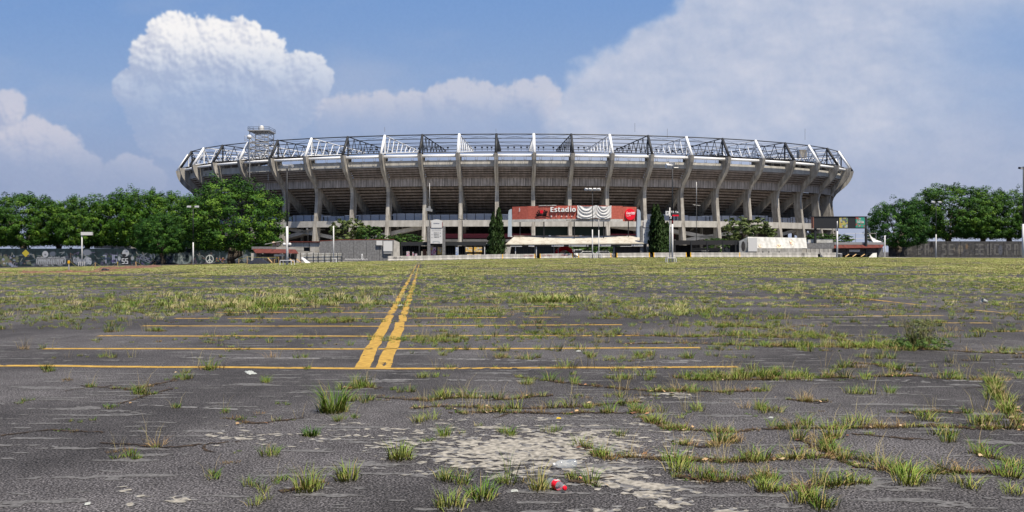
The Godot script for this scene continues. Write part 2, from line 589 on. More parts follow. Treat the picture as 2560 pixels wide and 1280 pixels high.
func build_stadium() -> void:
	# equal walks along the rim, starting from the rib nearest the middle
	var th := -0.055
	rim_th[0] = -0.0464
	for dir in [-1, 1]:
		th = rim_th[0]
		var s := 0.0
		var k: int = dir
		var lim: int = absi(KMIN) if dir < 0 else KMAX
		while absi(k) <= lim:
			var ds := 0.02
			var step := sqrt(pow(OA * cos(th), 2) + pow(OB * sin(th), 2))
			th += dir * ds / step
			s += ds
			if s >= STEPS[absi(k)]:
				rim_th[k] = th
				k += dir
	var top := thing("stadium", "huge grey concrete football stadium with curved ribs and black and white roof trusses", "stadium", Vector3(OC.x, 0, OC.z + OB))
	# one rib, in its own frame: z outwards, y up
	var bas := Basis(Vector3(0, 0, 1), Vector3(0, 1, 0), Vector3(-1, 0, 0))
	var turn := Transform3D(bas, Vector3.ZERO)
	var fin := mb()
	prism(fin, [Vector2(2.7, -2), Vector2(1.7, 6), Vector2(0.75, 12), Vector2(0.2, 16.5), Vector2(0, 18.6), Vector2(0.05, 19.8), Vector2(0.45, 21.0), Vector2(1.3, 22.3), Vector2(2.5, 23.4), Vector2(3.8, 24.5), Vector2(5.0, 25.7), Vector2(5.9, 27.0), Vector2(6.5, 28.4), Vector2(7.0, 30.3), Vector2(1.6, 30.3), Vector2(1.6, 25.2), Vector2(-1.2, 22.0), Vector2(-2.4, 19.2), Vector2(-2.3, 16.0), Vector2(-1.4, 10), Vector2(-0.2, -2)], 1.05, turn)
	var fin_mesh := finish(fin)
	var rk := mb()
	prism(rk, [Vector2(1.35, 22.35), Vector2(-2.2, 18.7), Vector2(-9.0, 13.4), Vector2(-16.5, 7.6), Vector2(-16.5, 13.4), Vector2(-14, 15.1), Vector2(-1.2, 22.9)], 0.95, turn)
	var rk_mesh := finish(rk)
	var strut := mb(true)
	bar(strut, Vector3(0, 30.35, 6.5), Vector3(0, 36.3, 2.8), 0.4, 10)
	var strut_mesh := finish(strut)
	var post := mb()
	bar(post, Vector3(0, 30.3, 2.8), Vector3(0, 36.2, 2.8), 0.24, 8)
	var post_mesh := finish(post)
	var chord := mb()
	bar(chord, Vector3(0, 36.3, 2.8), Vector3(0, 35.9, -31), 0.15, 6)
	var chord_mesh := finish(chord)
	var chord2 := mb()
	bar(chord2, Vector3(0, 30.6, 5.8), Vector3(0, 31.0, 2.8), 0.16, 6)
	bar(chord2, Vector3(0, 31.0, 2.8), Vector3(0, 35.5, -31), 0.15, 6)
	var chord2_mesh := finish(chord2)
	var lace := mb()
	var nb := 8
	for i in nb:
		var r0 := lerpf(2.8, -31.0, float(i) / nb)
		var r1 := lerpf(2.8, -31.0, (i + 0.5) / nb)
		var r2 := lerpf(2.8, -31.0, (i + 1.0) / nb)
		var lowat := func(r: float) -> float: return lerpf(31.0, 35.5, (2.8 - r) / 33.8)
		bar(lace, Vector3(0, 36.25, r0), Vector3(0, lowat.call(r1), r1), 0.11, 5)
		bar(lace, Vector3(0, lowat.call(r1), r1), Vector3(0, 36.1, r2), 0.11, 5)
	var lace_mesh := finish(lace)
	var lamp := mb()
	bar(lamp, Vector3(0, 0, 0), Vector3(0, 1.0, 0), 0.07, 5)
	box(lamp, Vector3(0, 1.2, 0.1), Vector3(0.6, 0.45, 0.4), Basis(Vector3.RIGHT, 0.5))
	var lamp_mesh := finish(lamp)
	var hanger := mb()
	bar(hanger, Vector3(-0.3, 0, 0), Vector3(-0.3, -0.9, 0), 0.05, 4)
	bar(hanger, Vector3(0.3, 0, 0), Vector3(0.3, -0.9, 0), 0.05, 4)
	bar(hanger, Vector3(-0.3, -0.9, 0), Vector3(0.3, -0.9, 0), 0.05, 4)
	var hanger_mesh := finish(hanger)
	for k in range(KMIN, KMAX + 1):
		var fr := ring_frame(k)
		var here := to_world(top).affine_inverse() * fr
		part_mesh(top, "rib", fin_mesh, M["concrete"], here)
		part_mesh(top, "raker_beam", rk_mesh, M["concrete"], here)
		var white := posmod(k, 2) == 1
		var tr := Node3D.new()
		tr.name = "roof_truss"
		top.add_child(tr, true)
		tr.transform = here
		tr.set_meta("label", "white roof truss" if white else "black roof truss")
		var tm: Material = M["white steel"] if white else M["black steel"]
		part_mesh(tr, "outer_strut", strut_mesh, tm)
		part_mesh(tr, "post", post_mesh, tm)
		part_mesh(tr, "top_chord", chord_mesh, tm)
		part_mesh(tr, "bottom_chord", chord2_mesh, tm)
		part_mesh(tr, "lacing", lace_mesh, tm)
		if k == KMAX:
			continue
		# ---- one bay between two ribs
		var s1 := mb()
		bay_strip(s1, k, 3.3, 28.6, 3.6, 28.6, 3.75, 26.7, 3.1, 26.7)
		part(top, "parapet", s1, M["pale concrete"])
		var up := mb()
		for i in 5:
			var r := 3.4 - i * 0.62
			var h := 26.75 - i * 0.62
			bay_strip(up, k, r, h - 0.2, r, h - 0.62, r - 3.0, h - 0.62, r - 3.0, h - 0.2)
			bay_strip(up, k, r - 0.75, h, r - 0.75, h - 0.2, r - 3.0, h - 0.2, r - 3.0, h, 0.52)
		part(top, "upper_stand", up, M["stand concrete"])
		var fa := mb()
		bay_strip(fa, k, 0.35, 23.75, 0.55, 23.75, 0.5, 21.3, 0.2, 21.3)
		part(top, "gallery_fascia", fa, M["fascia concrete"])
		var lowst := mb()
		for i in 10:
			var r := -1.3 - i * 1.36
			var h := 21.2 - i * 0.79
			bay_strip(lowst, k, r, h, r, h - 0.46, r - 2.6, h - 0.46, r - 2.6, h, 0.42)
			bay_strip(lowst, k, r - 0.9, h + 0.34, r - 0.9, h, r - 2.6, h, r - 2.6, h + 0.34, 0.44)
		part(top, "lower_stand", lowst, M["stand concrete"])
		var bal := mb()
		bay_strip(bal, k, 0.75, 11.2, 0.95, 11.2, 0.95, 9.3, 0.75, 9.3)
		part(top, "balcony_front", bal, M["pale concrete"])
		var fl := mb()
		bay_strip(fl, k, 0.75, 10.2, 0.75, 9.7, -16, 9.7, -16, 10.2)
		part(top, "balcony_floor", fl, M["concrete"])
		var gl := mb()
		var gh := 13.2 + 0.15 * (posmod(k * 7, 5) - 2)
		bay_strip(gl, k, -4.0, gh, -4.1, gh, -4.1, 10.2, -4.0, 10.2, 0.2)
		part(top, "balcony_screen", gl, M["glazed panel"])
		for i in 4:
			var fm := mb()
			var a := ring(k, -3.9, 0).lerp(ring(k + 1, -3.9, 0), (i + 0.5) / 4.0)
			bar(fm, a + Vector3(0, 10.2, 0), a + Vector3(0, gh, 0), 0.07, 4)
			part(top, "screen_post", fm, M["charcoal"])
		var hr := mb()
		bar(hr, ring(k, -3.0, 13.9), ring(k + 1, -3.0, 13.9), 0.06, 4)
		part(top, "handrail", hr, M["charcoal"])
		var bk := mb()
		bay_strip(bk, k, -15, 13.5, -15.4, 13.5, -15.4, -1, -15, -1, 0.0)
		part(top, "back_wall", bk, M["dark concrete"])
		# inner columns and the dark entrance ways of the lower hall
		var ic := mb()
		bar(ic, ring(k, -9.0, -1.0), ring(k, -9.0, 9.7), 0.5, 8)
		part(top, "inner_column", ic, M["concrete"])
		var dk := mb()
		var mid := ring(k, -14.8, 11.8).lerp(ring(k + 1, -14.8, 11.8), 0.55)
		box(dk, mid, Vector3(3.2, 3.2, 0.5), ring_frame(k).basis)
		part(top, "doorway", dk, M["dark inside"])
		# roof and what hangs from it
		var rs := mb()
		bay_strip(rs, k, 4.6, 30.75, 4.6, 30.65, -31, 35.35, -31, 35.45, 0.0)
		part(top, "roof_sheet", rs, M["roof sheet"])
		var pp := mb(true)
		bar(pp, ring(k, 5.0, 29.75), ring(k + 1, 5.0, 29.75), 0.42, 10)
		part(top, "roof_pipe", pp, M["pipe white"])
		for i in 3:
			var hp := ring(k, 4.2, 29.5).lerp(ring(k + 1, 4.2, 29.5), (i + 0.6) / 3.4)
			part_mesh(top, "pipe_hanger", hanger_mesh, M["galvanised"], to_world(top).affine_inverse() * Transform3D(fr.basis, hp))
		for r in [2.8, -5.6, -14.0, -22.0, -31.0]:
			var pu := mb()
			bar(pu, ring(k, r, 36.25), ring(k + 1, r, 36.25), 0.16 if r > 0.0 else 0.11, 5)
			part(top, "ring_purlin", pu, M["black steel"])
		for q in [[k, 2.8, k + 1, -5.6], [k + 1, 2.8, k, -5.6], [k, -14.0, k + 1, -22.0]]:
			var wi := mb()
			bar(wi, ring(q[0], q[1], 36.2), ring(q[2], q[3], 36.0), 0.04, 3)
			part(top, "brace_wire", wi, M["black steel"])
		if absi(k) < 8:
			for i in 5:
				if posmod(k * 5 + i * 3, 7) == 0:
					continue
				var lp := ring(k, -29.0, 35.4).lerp(ring(k + 1, -29.0, 35.4), (i + 0.5 + 0.2 * sin(k * 3.0 + i * 5.0)) / 5.0)
				part_mesh(top, "floodlight", lamp_mesh, M["charcoal"], to_world(top).affine_inverse() * Transform3D(fr.basis, lp))
			var gr := mb()
			bar(gr, ring(k, -30, 36.9), ring(k + 1, -30, 36.9), 0.06, 4)
			part(top, "catwalk_rail", gr, M["charcoal"])
		# lower hall
		if k >= -2 and k <= 4:
			var rr := mb()
			bay_strip(rr, k, -5.0, 7.3, -5.15, 7.3, -5.15, 5.9, -5.0, 5.9, 0.0)
			part(top, "maroon_railing", rr, M["rail maroon"])
			var sl := mb()
			bay_strip(sl, k, -4.0, 5.6, -4.0, 4.9, -15, 4.9, -15, 5.6, 0.0)
			part(top, "lower_floor", sl, M["pale concrete"])
		if k == 2 or k == 1:
			var sc := mb()
			bay_strip(sc, k, -0.6, 9.5, -0.7, 9.5, -0.7, 4.6, -0.6, 4.6, 0.6)
			part(top, "dark_green_netting", sc, mat("netting", lin(0.012, 0.02, 0.017), 0.95))
	# access ramps under the balcony
	for q in [[-7, 3.2, -5, 8.6], [-6, 8.6, -4, 4.4], [-4, 4.6, -2, 9.0], [4, 9.2, 6, 5.4], [5, 4.6, 7, 8.0], [7, 3.8, 9, 8.6], [9, 8.4, 11, 4.0], [-9, 4.0, -7, 8.0], [3, 9.3, 4, 8.0]]:
		var rp := mb()
		var n: int = q[2] - q[0]
		for i in n:
			var h0 := lerpf(q[1], q[3], float(i) / n)
			var h1 := lerpf(q[1], q[3], float(i + 1) / n)
			for rr in [[-1.2, -1.5, 1.1], [-1.5, -5.0, 0.35]]:
				var a0 := ring(q[0] + i, rr[0], h0)
				var a1 := ring(q[0] + i, rr[1], h0)
				var b0 := ring(q[0] + i + 1, rr[0], h1)
				var b1 := ring(q[0] + i + 1, rr[1], h1)
				var upv := Vector3(0, rr[2], 0)
				hexa(rp, [a0, b0, b1, a1], [a0 + upv, b0 + upv, b1 + upv, a1 + upv])
		part(top, "access_ramp", rp, M["pale concrete"])
	# grey plant cabin on the right of the roof
	var cab := mb()
	box(cab, W(2004, 385, 272), Vector3(2.6, 2.6, 2.6))
	part(top, "plant_cabin", cab, M["concrete"])
	for q in [[1587, 330, 308], [1668, 345, 322], [2012, 350, 322], [962, 330, 318], [1240, 330, 322]]:
		var am := mb()
		bar(am, W(q[0], q[1], 262), W(q[0], q[2], 262), 0.06, 4)
		part(top, "roof_aerial", am, M["galvanised"])
	camera_tower()

func camera_tower() -> void:
	var c := W(655, 400, 252)
	var t := thing("radar_tower", "galvanised lattice tower with railed platform and white dome above the left roof", "lattice tower", Vector3(c.x, 30.5, c.z))
	var hw := 2.9
	var topy := W(655, 330, 252).y
	var legs := []
	for sx in [-1, 1]:
		for sz in [-1, 1]:
			var l := mb()
			bar(l, Vector3(c.x + sx * hw, 24.0, c.z + sz * hw), Vector3(c.x + sx * hw, topy, c.z + sz * hw), 0.13, 5)
			part(t, "leg", l, M["galvanised"])
	var br := mb()
	for i in 6:
		var y0 := 29.0 + i * 1.7
		var y1 := y0 + 1.7
		for s in [-1, 1]:
			bar(br, Vector3(c.x - hw, y0, c.z + s * hw), Vector3(c.x + hw, y1, c.z + s * hw), 0.07, 4)
			bar(br, Vector3(c.x + hw, y0, c.z + s * hw), Vector3(c.x - hw, y1, c.z + s * hw), 0.07, 4)
			bar(br, Vector3(c.x - hw, y1, c.z + s * hw), Vector3(c.x + hw, y1, c.z + s * hw), 0.07, 4)
			bar(br, Vector3(c.x + s * hw, y0, c.z - hw), Vector3(c.x + s * hw, y1, c.z + hw), 0.07, 4)
			bar(br, Vector3(c.x, y0, c.z + s * hw), Vector3(c.x, y1, c.z + s * hw), 0.06, 4)
	part(t, "lattice", br, M["galvanised"])
	var pl := mb()
	box(pl, Vector3(c.x, topy, c.z), Vector3(6.8, 0.3, 6.8))
	part(t, "platform", pl, M["galvanised"])
	var rl := mb()
	for s in [-1, 1]:
		for h in [0.55, 1.1]:
			bar(rl, Vector3(c.x - 3.3, topy + h, c.z + s * 3.3), Vector3(c.x + 3.3, topy + h, c.z + s * 3.3), 0.05, 4)
			bar(rl, Vector3(c.x + s * 3.3, topy + h, c.z - 3.3), Vector3(c.x + s * 3.3, topy + h, c.z + 3.3), 0.05, 4)
		for i in 5:
			bar(rl, Vector3(c.x - 3.3 + i * 1.65, topy, c.z + s * 3.3), Vector3(c.x - 3.3 + i * 1.65, topy + 1.1, c.z + s * 3.3), 0.05, 4)
	part(t, "railing", rl, M["charcoal"])
	var dm := mb(true)
	lathe(dm, [[0.0, 1.9], [0.35, 1.82], [0.62, 1.55], [0.75, 1.2], [0.75, 0.15], [0.7, 0.0]], Transform3D(Basis(), Vector3(c.x, topy + 0.15, c.z)), 16)
	part(t, "dome", dm, M["white paint"])
	var ae := mb()
	bar(ae, Vector3(c.x - 0.9, topy, c.z), Vector3(c.x - 0.9, topy + 2.6, c.z), 0.04, 4)
	part(t, "aerial", ae, M["galvanised"])
	var d2 := W(624, 343, 247)
	var d := thing("dome_camera", "small white dome on a bracket beside the lattice tower, lower than its platform", "dome", Vector3(d2.x, d2.y - 1.0, d2.z))
	var s := mb(true)
	lathe(s, [[0.0, 0.75], [0.4, 0.65], [0.65, 0.35], [0.72, 0.0], [0.65, -0.35], [0.4, -0.6], [0.0, -0.7]], Transform3D(Basis(Vector3.BACK, 0.5), d2), 14)
	part(d, "dome", s, M["white paint"])
	var k := mb()
	for p in [[-1.4, 0.5], [-1.4, -0.9], [0.6, -1.0]]:
		bar(k, d2 + Vector3(-0.2, -0.3, 0), d2 + Vector3(p[0], p[1], 0.2), 0.05, 4)
	bar(k, d2 + Vector3(-1.4, 0.5, 0.2), d2 + Vector3(-1.4, -1.2, 0.2), 0.05, 4)
	bar(k, d2 + Vector3(-1.4, -1.0, 0.2), d2 + Vector3(3.0, -1.6, 0.2), 0.06, 4)
	part(d, "bracket", k, M["galvanised"])
# ------------------------------------------------------------------ trees and other plants
func leaf_crown(rx: float, ry: float, rz: float, clumps: int, per: int, leaf: float, sd: int, flat := 0.35, loose := 0.0, shades := [Vector3(0.018, 0.058, 0.007), Vector3(0.045, 0.115, 0.012), Vector3(0.11, 0.2, 0.022)]) -> ArrayMesh:
	# leaves gathered in clumps that are spread through a rounded crown; y = 0 is the crown's middle
	var r := RandomNumberGenerator.new()
	r.seed = sd
	var nz := noise(0.9, 3, FastNoiseLite.TYPE_SIMPLEX_SMOOTH, sd)
	var v := PackedVector3Array()
	var nn := PackedVector3Array()
	var cc := PackedColorArray()
	var ix := PackedInt32Array()
	var csize := (rx + ry + rz) / 3.0
	for c in clumps:
		var u := r.randf_range(-1.0, 1.0)
		var ph := r.randf() * TAU
		var dir := Vector3(sqrt(1.0 - u * u) * cos(ph), u, sqrt(1.0 - u * u) * sin(ph))
		if dir.y < -flat - 0.25 * r.randf():
			dir.y = -flat * r.randf_range(0.5, 1.1)
			dir = dir.normalized()
		var shell := pow(r.randf(), 0.3 + loose)
		var bump := 1.0 + 0.14 * nz.get_noise_3d(dir.x * 1.7, dir.y * 1.7, dir.z * 1.7) + 0.1 * nz.get_noise_3d(dir.x * 5.0, dir.y * 5.0, dir.z * 5.0)
		var sc := lerpf(0.35, 1.0, shell) * bump
		var p := Vector3(dir.x * rx, dir.y * ry, dir.z * rz) * sc
		if p.y < -flat * ry:
			p.y = lerpf(p.y, -flat * ry, 0.8)
		var cr := r.randf_range(0.08, 0.145) * csize
		if dir.y > 0.35 and shell > 0.8 and r.randf() < 0.25:
			p += dir * cr * 1.0
		var tint: Vector3 = (shades[0] as Vector3).lerp(shades[1], r.randf()) if r.randf() < 0.65 else (shades[1] as Vector3).lerp(shades[2], r.randf())
		for l in per:
			var o := Vector3(r.randfn(), r.randfn() * 0.7 + 0.45, r.randfn()).normalized() * pow(r.randf(), 0.35)
			var at := p + o * cr
			var n := (o + dir * 0.7 + Vector3(r.randfn(), r.randfn() + 0.5, r.randfn()) * 0.55).normalized()
			var a := n.cross(Vector3(r.randfn(), r.randfn(), r.randfn())).normalized()
			var b := n.cross(a)
			var s := leaf * r.randf_range(0.6, 1.3)
			var k := v.size()
			v.append_array([at - a * s, at + b * s * 0.45, at + a * s, at - b * s * 0.45])
			var ns := (n * 0.7 + o * 0.7).normalized()
			nn.append_array([ns, ns, ns, ns])
			var q := tint * r.randf_range(0.75, 1.3)
			var col := Color(q.x, q.y, q.z)
			cc.append_array([col, col, col, col])
			ix.append_array([k, k + 1, k + 2, k, k + 2, k + 3])
	var arr := []
	arr.resize(Mesh.ARRAY_MAX)
	arr[Mesh.ARRAY_VERTEX] = v
	arr[Mesh.ARRAY_NORMAL] = nn
	arr[Mesh.ARRAY_COLOR] = cc
	arr[Mesh.ARRAY_INDEX] = ix
	var m := ArrayMesh.new()
	m.add_surface_from_arrays(Mesh.PRIMITIVE_TRIANGLES, arr)
	return m

func trunk_mesh(h: float, r0: float, spread: float, limbs: int, sd: int) -> ArrayMesh:
	var r := RandomNumberGenerator.new()
	r.seed = sd
	var st := mb(true)
	var fork := h * 0.42
	var p := Vector3.ZERO
	var rad := r0
	for i in 4:
		var q := Vector3(r.randfn() * 0.12, fork * (i + 1) / 4.0, r.randfn() * 0.12)
		bar(st, p, q, rad, 8, rad * 0.9)
		p = q
		rad *= 0.9
	bar(st, Vector3(0, -0.4, 0), Vector3(0, 0.5, 0), r0 * 1.5, 8, r0)
	for l in limbs:
		var a := TAU * (l + r.randf() * 0.6) / limbs
		var s := p - Vector3(0, r.randf() * fork * 0.45, 0)
		var e := Vector3(cos(a) * spread * 0.35, h * 0.72, sin(a) * spread * 0.35)
		var e2 := Vector3(cos(a) * spread * 0.7, h * r.randf_range(0.95, 1.15), sin(a) * spread * 0.7)
		bar(st, s, e, rad * 0.62, 6, rad * 0.42)
		bar(st, e, e2, rad * 0.42, 5, rad * 0.16)
		var a2 := a + r.randf_range(-0.8, 0.8)
		bar(st, e, e + Vector3(cos(a2) * spread * 0.3, h * 0.25, sin(a2) * spread * 0.3), rad * 0.3, 5, rad * 0.1)
	return finish(st)

var crowns := []
var trunks := []

func make_tree_stock() -> void:
	for i in 4:
		crowns.append(leaf_crown(1.0, 1.0, 1.0, 560, 60, 0.027, 200 + i, 0.6, -0.05))
		trunks.append(trunk_mesh(1.0, 0.075, 0.9, 6, 300 + i))

func tree(px: float, top_py: float, bottom_py: float, half_px: float, d: float, kind: int, label: String, group := "", deep := 1.0, called := "broadleaf_tree") -> void:
	var b := base_at(px, d)
	var t := thing(called, label, "tree", b, group, px * 0.37)
	var y1 := W(px, top_py, d).y - b.y
	var y0 := W(px, bottom_py, d).y - b.y
	var rx := half_px / LENS * d
	var ry := (y1 - y0) / 1.6
	var mid := y0 + ry * 0.6
	var lm: Material = [M["leaves"], M["dark leaves"], M["leaves"], M["light leaves"], M["dark leaves"]][int(px + 50) % 5]
	if half_px > 100.0:
		lm = M["leaves"]
	part_mesh(t, "crown", crowns[kind], lm, Transform3D(Basis.from_scale(Vector3(rx * 1.0, ry * 0.97, rx * 1.0 * deep)), Vector3(0, mid, 0)))
	var th := maxf(mid + 0.2 * ry, 2.0)
	part_mesh(t, "trunk", trunks[kind], M["bark"], Transform3D(Basis.from_scale(Vector3(rx * 0.75, th, rx * 0.75)), Vector3.ZERO))

func cypress(px: float, top_py: float, bot_py: float, half_px: float, d: float, sd: int, label: String) -> void:
	var b := base_at(px, d)
	var t := thing("cypress", label, "cypress tree", b)
	var y1 := W(px, top_py, d).y - b.y
	var r := RandomNumberGenerator.new()
	r.seed = sd
	var hw := half_px / LENS * d
	var v := PackedVector3Array()
	var nn := PackedVector3Array()
	var cc := PackedColorArray()
	var ix := PackedInt32Array()
	for i in 5200:
		var f := pow(r.randf(), 0.8)
		var wid := hw * (0.25 + 0.75 * smoothstep(0.0, 0.12, f)) * pow(1.0 - f, 0.55) * 1.35
		var a := r.randf() * TAU
		var dir := Vector3(cos(a), 0, sin(a))
		var rr := wid * sqrt(r.randf()) * (1.0 + 0.22 * sin(f * 40.0 + a * 3.0))
		var at := Vector3(0, 0.4 + f * (y1 - 0.4), 0) + dir * rr
		var up := (Vector3.UP + dir * 0.25 + Vector3(r.randfn(), 0, r.randfn()) * 0.2).normalized()
		var sd2 := up.cross(Vector3(r.randfn(), r.randfn(), r.randfn())).normalized()
		var s := r.randf_range(0.14, 0.34)
		var k := v.size()
		v.append_array([at - up * s, at + sd2 * s * 0.32, at + up * s, at - sd2 * s * 0.32])
		var n := (dir + Vector3(0, 0.25, 0) + Vector3(r.randfn(), r.randfn(), r.randfn()) * 0.3).normalized()
		nn.append_array([n, n, n, n])
		var q := Vector3(0.022, 0.05, 0.016).lerp(Vector3(0.045, 0.085, 0.022), r.randf())
		var col := Color(q.x, q.y, q.z)
		cc.append_array([col, col, col, col])
		ix.append_array([k, k + 1, k + 2, k, k + 2, k + 3])
	var arr := []
	arr.resize(Mesh.ARRAY_MAX)
	arr[Mesh.ARRAY_VERTEX] = v
	arr[Mesh.ARRAY_NORMAL] = nn
	arr[Mesh.ARRAY_COLOR] = cc
	arr[Mesh.ARRAY_INDEX] = ix
	var m := ArrayMesh.new()
	m.add_surface_from_arrays(Mesh.PRIMITIVE_TRIANGLES, arr)
	part_mesh(t, "crown", m, M["leaves"])
	var st := mb()
	bar(st, Vector3(0, -0.2, 0), Vector3(0, y1 * 0.6, 0), 0.16, 6, 0.05)
	part_mesh(t, "trunk", finish(st), M["bark"])

func small_tree(px: float, top_py: float, bot_py: float, half_px: float, d: float, mesh: ArrayMesh, label: String, called := "small_tree", cat := "tree") -> void:
	var b := base_at(px, d)
	var t := thing(called, label, cat, b, "", px)
	var y1 := W(px, top_py, d).y - b.y
	var y0 := W(px, bot_py, d).y - b.y
	var rx := half_px / LENS * d
	var ry := (y1 - y0) / 1.6
	part_mesh(t, "crown", mesh, M["leaves"], Transform3D(Basis.from_scale(Vector3(rx, ry, rx)), Vector3(0, y0 + ry * 0.6, 0)))
	part_mesh(t, "trunk", trunks[1], M["bark"], Transform3D(Basis.from_scale(Vector3(rx * 0.4, y0 + ry * 0.8, rx * 0.4)), Vector3.ZERO))

func build_trees() -> void:
	make_tree_stock()
	var back := "broadleaf trees behind the mural walls"
	tree(-45, 500, 612, 85, 212, 0, "dark green broadleaf tree cut by the left edge of the photo behind the teal wall", back)
	tree(62, 482, 610, 92, 208, 1, "tall rounded broadleaf tree behind the teal wall, second from the left edge", back)
	tree(145, 500, 608, 72, 214, 2, "broadleaf tree behind the teal wall between two taller crowns, left of the box sign pole", back)
	tree(217, 490, 610, 74, 207, 3, "bright green broadleaf tree straight behind the white pole with the box sign", back)
	tree(300, 484, 612, 82, 210, 0, "broadleaf tree behind the teal wall just right of the box sign pole", back)
	tree(358, 474, 611, 76, 206, 2, "tallest dark crown in the row behind the teal wall, above the long white roof", back)
	tree(425, 480, 612, 74, 209, 1, "dark broadleaf tree behind the teal wall next to the big round tree", back)
	tree(488, 500, 614, 62, 204, 3, "broadleaf tree with the twin lamp pole before it, left of the big round tree", back)
	tree(406, 535, 630, 62, 192, 3, "low bushy tree whose trunk stands in front of the teal mural wall", "", 1.0)
	tree(578, 452, 620, 128, 180, 0, "biggest round broadleaf tree, standing before the left end of the stadium", "", 1.0)
	tree(2244, 500, 612, 72, 216, 2, "round low tree at the left end of the grey mural wall on the right", "", 1.0)
	tree(2372, 460, 590, 92, 236, 1, "tallest broad tree behind the grey mural wall on the right", back)
	tree(2300, 498, 592, 55, 240, 3, "broadleaf tree half hidden between the round low tree and the tallest at right", back)
	tree(2455, 478, 592, 66, 238, 0, "broadleaf tree behind the grey mural wall, third from the right edge", back)
	tree(2520, 474, 592, 62, 240, 2, "broadleaf tree behind the grey mural wall with a pointed top, near the right edge", back)
	tree(2610, 485, 592, 62, 236, 1, "broadleaf tree cut by the right edge behind the grey mural wall", back)
	var olive := [Vector3(0.06, 0.085, 0.028), Vector3(0.09, 0.125, 0.04), Vector3(0.13, 0.16, 0.055)]
	var airy := leaf_crown(1.0, 1.0, 1.0, 130, 30, 0.075, 401, 0.5, 0.25, olive)
	var mid := leaf_crown(1.0, 1.0, 1.0, 120, 36, 0.085, 402, 0.5, 0.1, [Vector3(0.03, 0.07, 0.016), Vector3(0.05, 0.105, 0.02), Vector3(0.09, 0.15, 0.03)])
	small_tree(872, 543, 602, 52, 190, airy, "airy olive green tree rising behind the slanted grey wall at left")
	small_tree(925, 562, 606, 34, 186, mid, "dark green bush-like tree behind the slanted grey wall, left of a stadium rib")
	small_tree(1018, 583, 614, 42, 182, mid, "bright green leafy bush rising above the black gate canopy at left", "leafy_bush", "bush")
	small_tree(965, 587, 612, 22, 188, mid, "small bush behind the right end of the slanted grey wall", "leafy_bush", "bush")
	small_tree(1868, 538, 606, 70, 190, airy, "broad olive green tree behind the white painted wall at right")
	small_tree(1790, 594, 610, 30, 186, mid, "low bright bush above the black canopy at right", "leafy_bush", "bush")
	small_tree(2048, 582, 606, 34, 186, mid, "dark green bush under the left half of the black scoreboard", "leafy_bush", "bush")
	small_tree(2098, 584, 610, 34, 187, mid, "dark green bush under the right half of the black scoreboard", "leafy_bush", "bush")
	small_tree(1470, 606, 645, 60, 214, mid, "green shrub seen through the open middle of the entrance", "shrub", "shrub")
	small_tree(1520, 610, 645, 40, 212, mid, "green shrub seen through the entrance, right of the white poles", "shrub", "shrub")
	small_tree(1800, 610, 640, 40, 205, mid, "green shrub seen under the black canopy at right", "shrub", "shrub")
	cypress(1233, 533, 637, 13, 170, 1, "shorter slim cypress on the left of the pair beside the entrance")
	cypress(1247, 520, 637, 14, 171, 2, "taller slim cypress on the right of the pair beside the entrance")
	cypress(1634, 512, 634, 11, 171, 3, "tall thin cypress next to the right totem sign, leftmost of its group")
	cypress(1644, 512, 634, 14, 170, 4, "tallest cypress of the group right of the red sign board")
	cypress(1656, 538, 634, 11, 171, 5, "middle-height browner cypress behind the twin lamp poles")
	cypress(1668, 556, 634, 11, 172, 6, "shortest cypress, rightmost of the group behind the twin lamp poles")
# ------------------------------------------------------------------ walls, gates and small buildings
func flat_frame(at: Vector3, turn := 0.0) -> Transform3D:
	return Transform3D(Basis(Vector3.UP, turn), at)

# a wall panel standing on the ground between two photo columns; its front carries a texture
func panel(root: Node3D, called: String, px0: float, px1: float, d0: float, d1: float, top0: float, top1: float, m: Material, u0: float, u1: float) -> void:
	var a := base_at(px0, d0)
	var b := base_at(px1, d1)
	var st := mb()
	quad_uv(st, a - Vector3(0, 0.3, 0), b - Vector3(0, 0.3, 0), Vector3(b.x, top1, b.z), Vector3(a.x, top0, a.z), u0, u1)
	var back := (b - a).cross(Vector3.UP).normalized() * -0.22
	if back.z > 0.0:
		back = -back
	var pts := [a - Vector3(0, 0.3, 0), b - Vector3(0, 0.3, 0), Vector3(b.x, top1, b.z), Vector3(a.x, top0, a.z)]
	for i in 4:
		st.set_uv(Vector2(u0, 0.02))
		quad(st, pts[i], pts[(i + 1) % 4], pts[(i + 1) % 4] + back, pts[i] + back, (pts[i] + pts[(i + 1) % 4] - a - b) * 0.5)
	st.set_uv(Vector2(u0, 0.02))
	quad(st, pts[0] + back, pts[1] + back, pts[2] + back, pts[3] + back, back)
	part(root, called, st, m)

func spray(im: Image, cx: float, cy: float, rx: float, ry: float, c: Color, a := 1.0, soft := 0.25, rim := 0.0) -> void:
	for y in range(maxi(0, int(cy - ry)), mini(im.get_height(), int(cy + ry) + 1)):
		for x in range(maxi(0, int(cx - rx)), mini(im.get_width(), int(cx + rx) + 1)):
			var q := sqrt(pow((x - cx) / rx, 2) + pow((y - cy) / ry, 2))
			var k := (1.0 - smoothstep(1.0 - soft, 1.0, q)) * a
			if rim > 0.0:
				k *= smoothstep(1.0 - rim - soft, 1.0 - rim, q)
			if k > 0.0:
				im.set_pixel(x, y, im.get_pixel(x, y).lerp(c, k))

func stroke(im: Image, pts: Array, w: float, c: Color) -> void:
	for i in pts.size() - 1:
		var a: Vector2 = pts[i]
		var b: Vector2 = pts[i + 1]
		var n := int(a.distance_to(b) / maxf(w * 0.3, 1.0)) + 1
		for k in n + 1:
			var p := a.lerp(b, float(k) / n)
			spray(im, p.x, p.y, w, w, c, 1.0, 0.35)

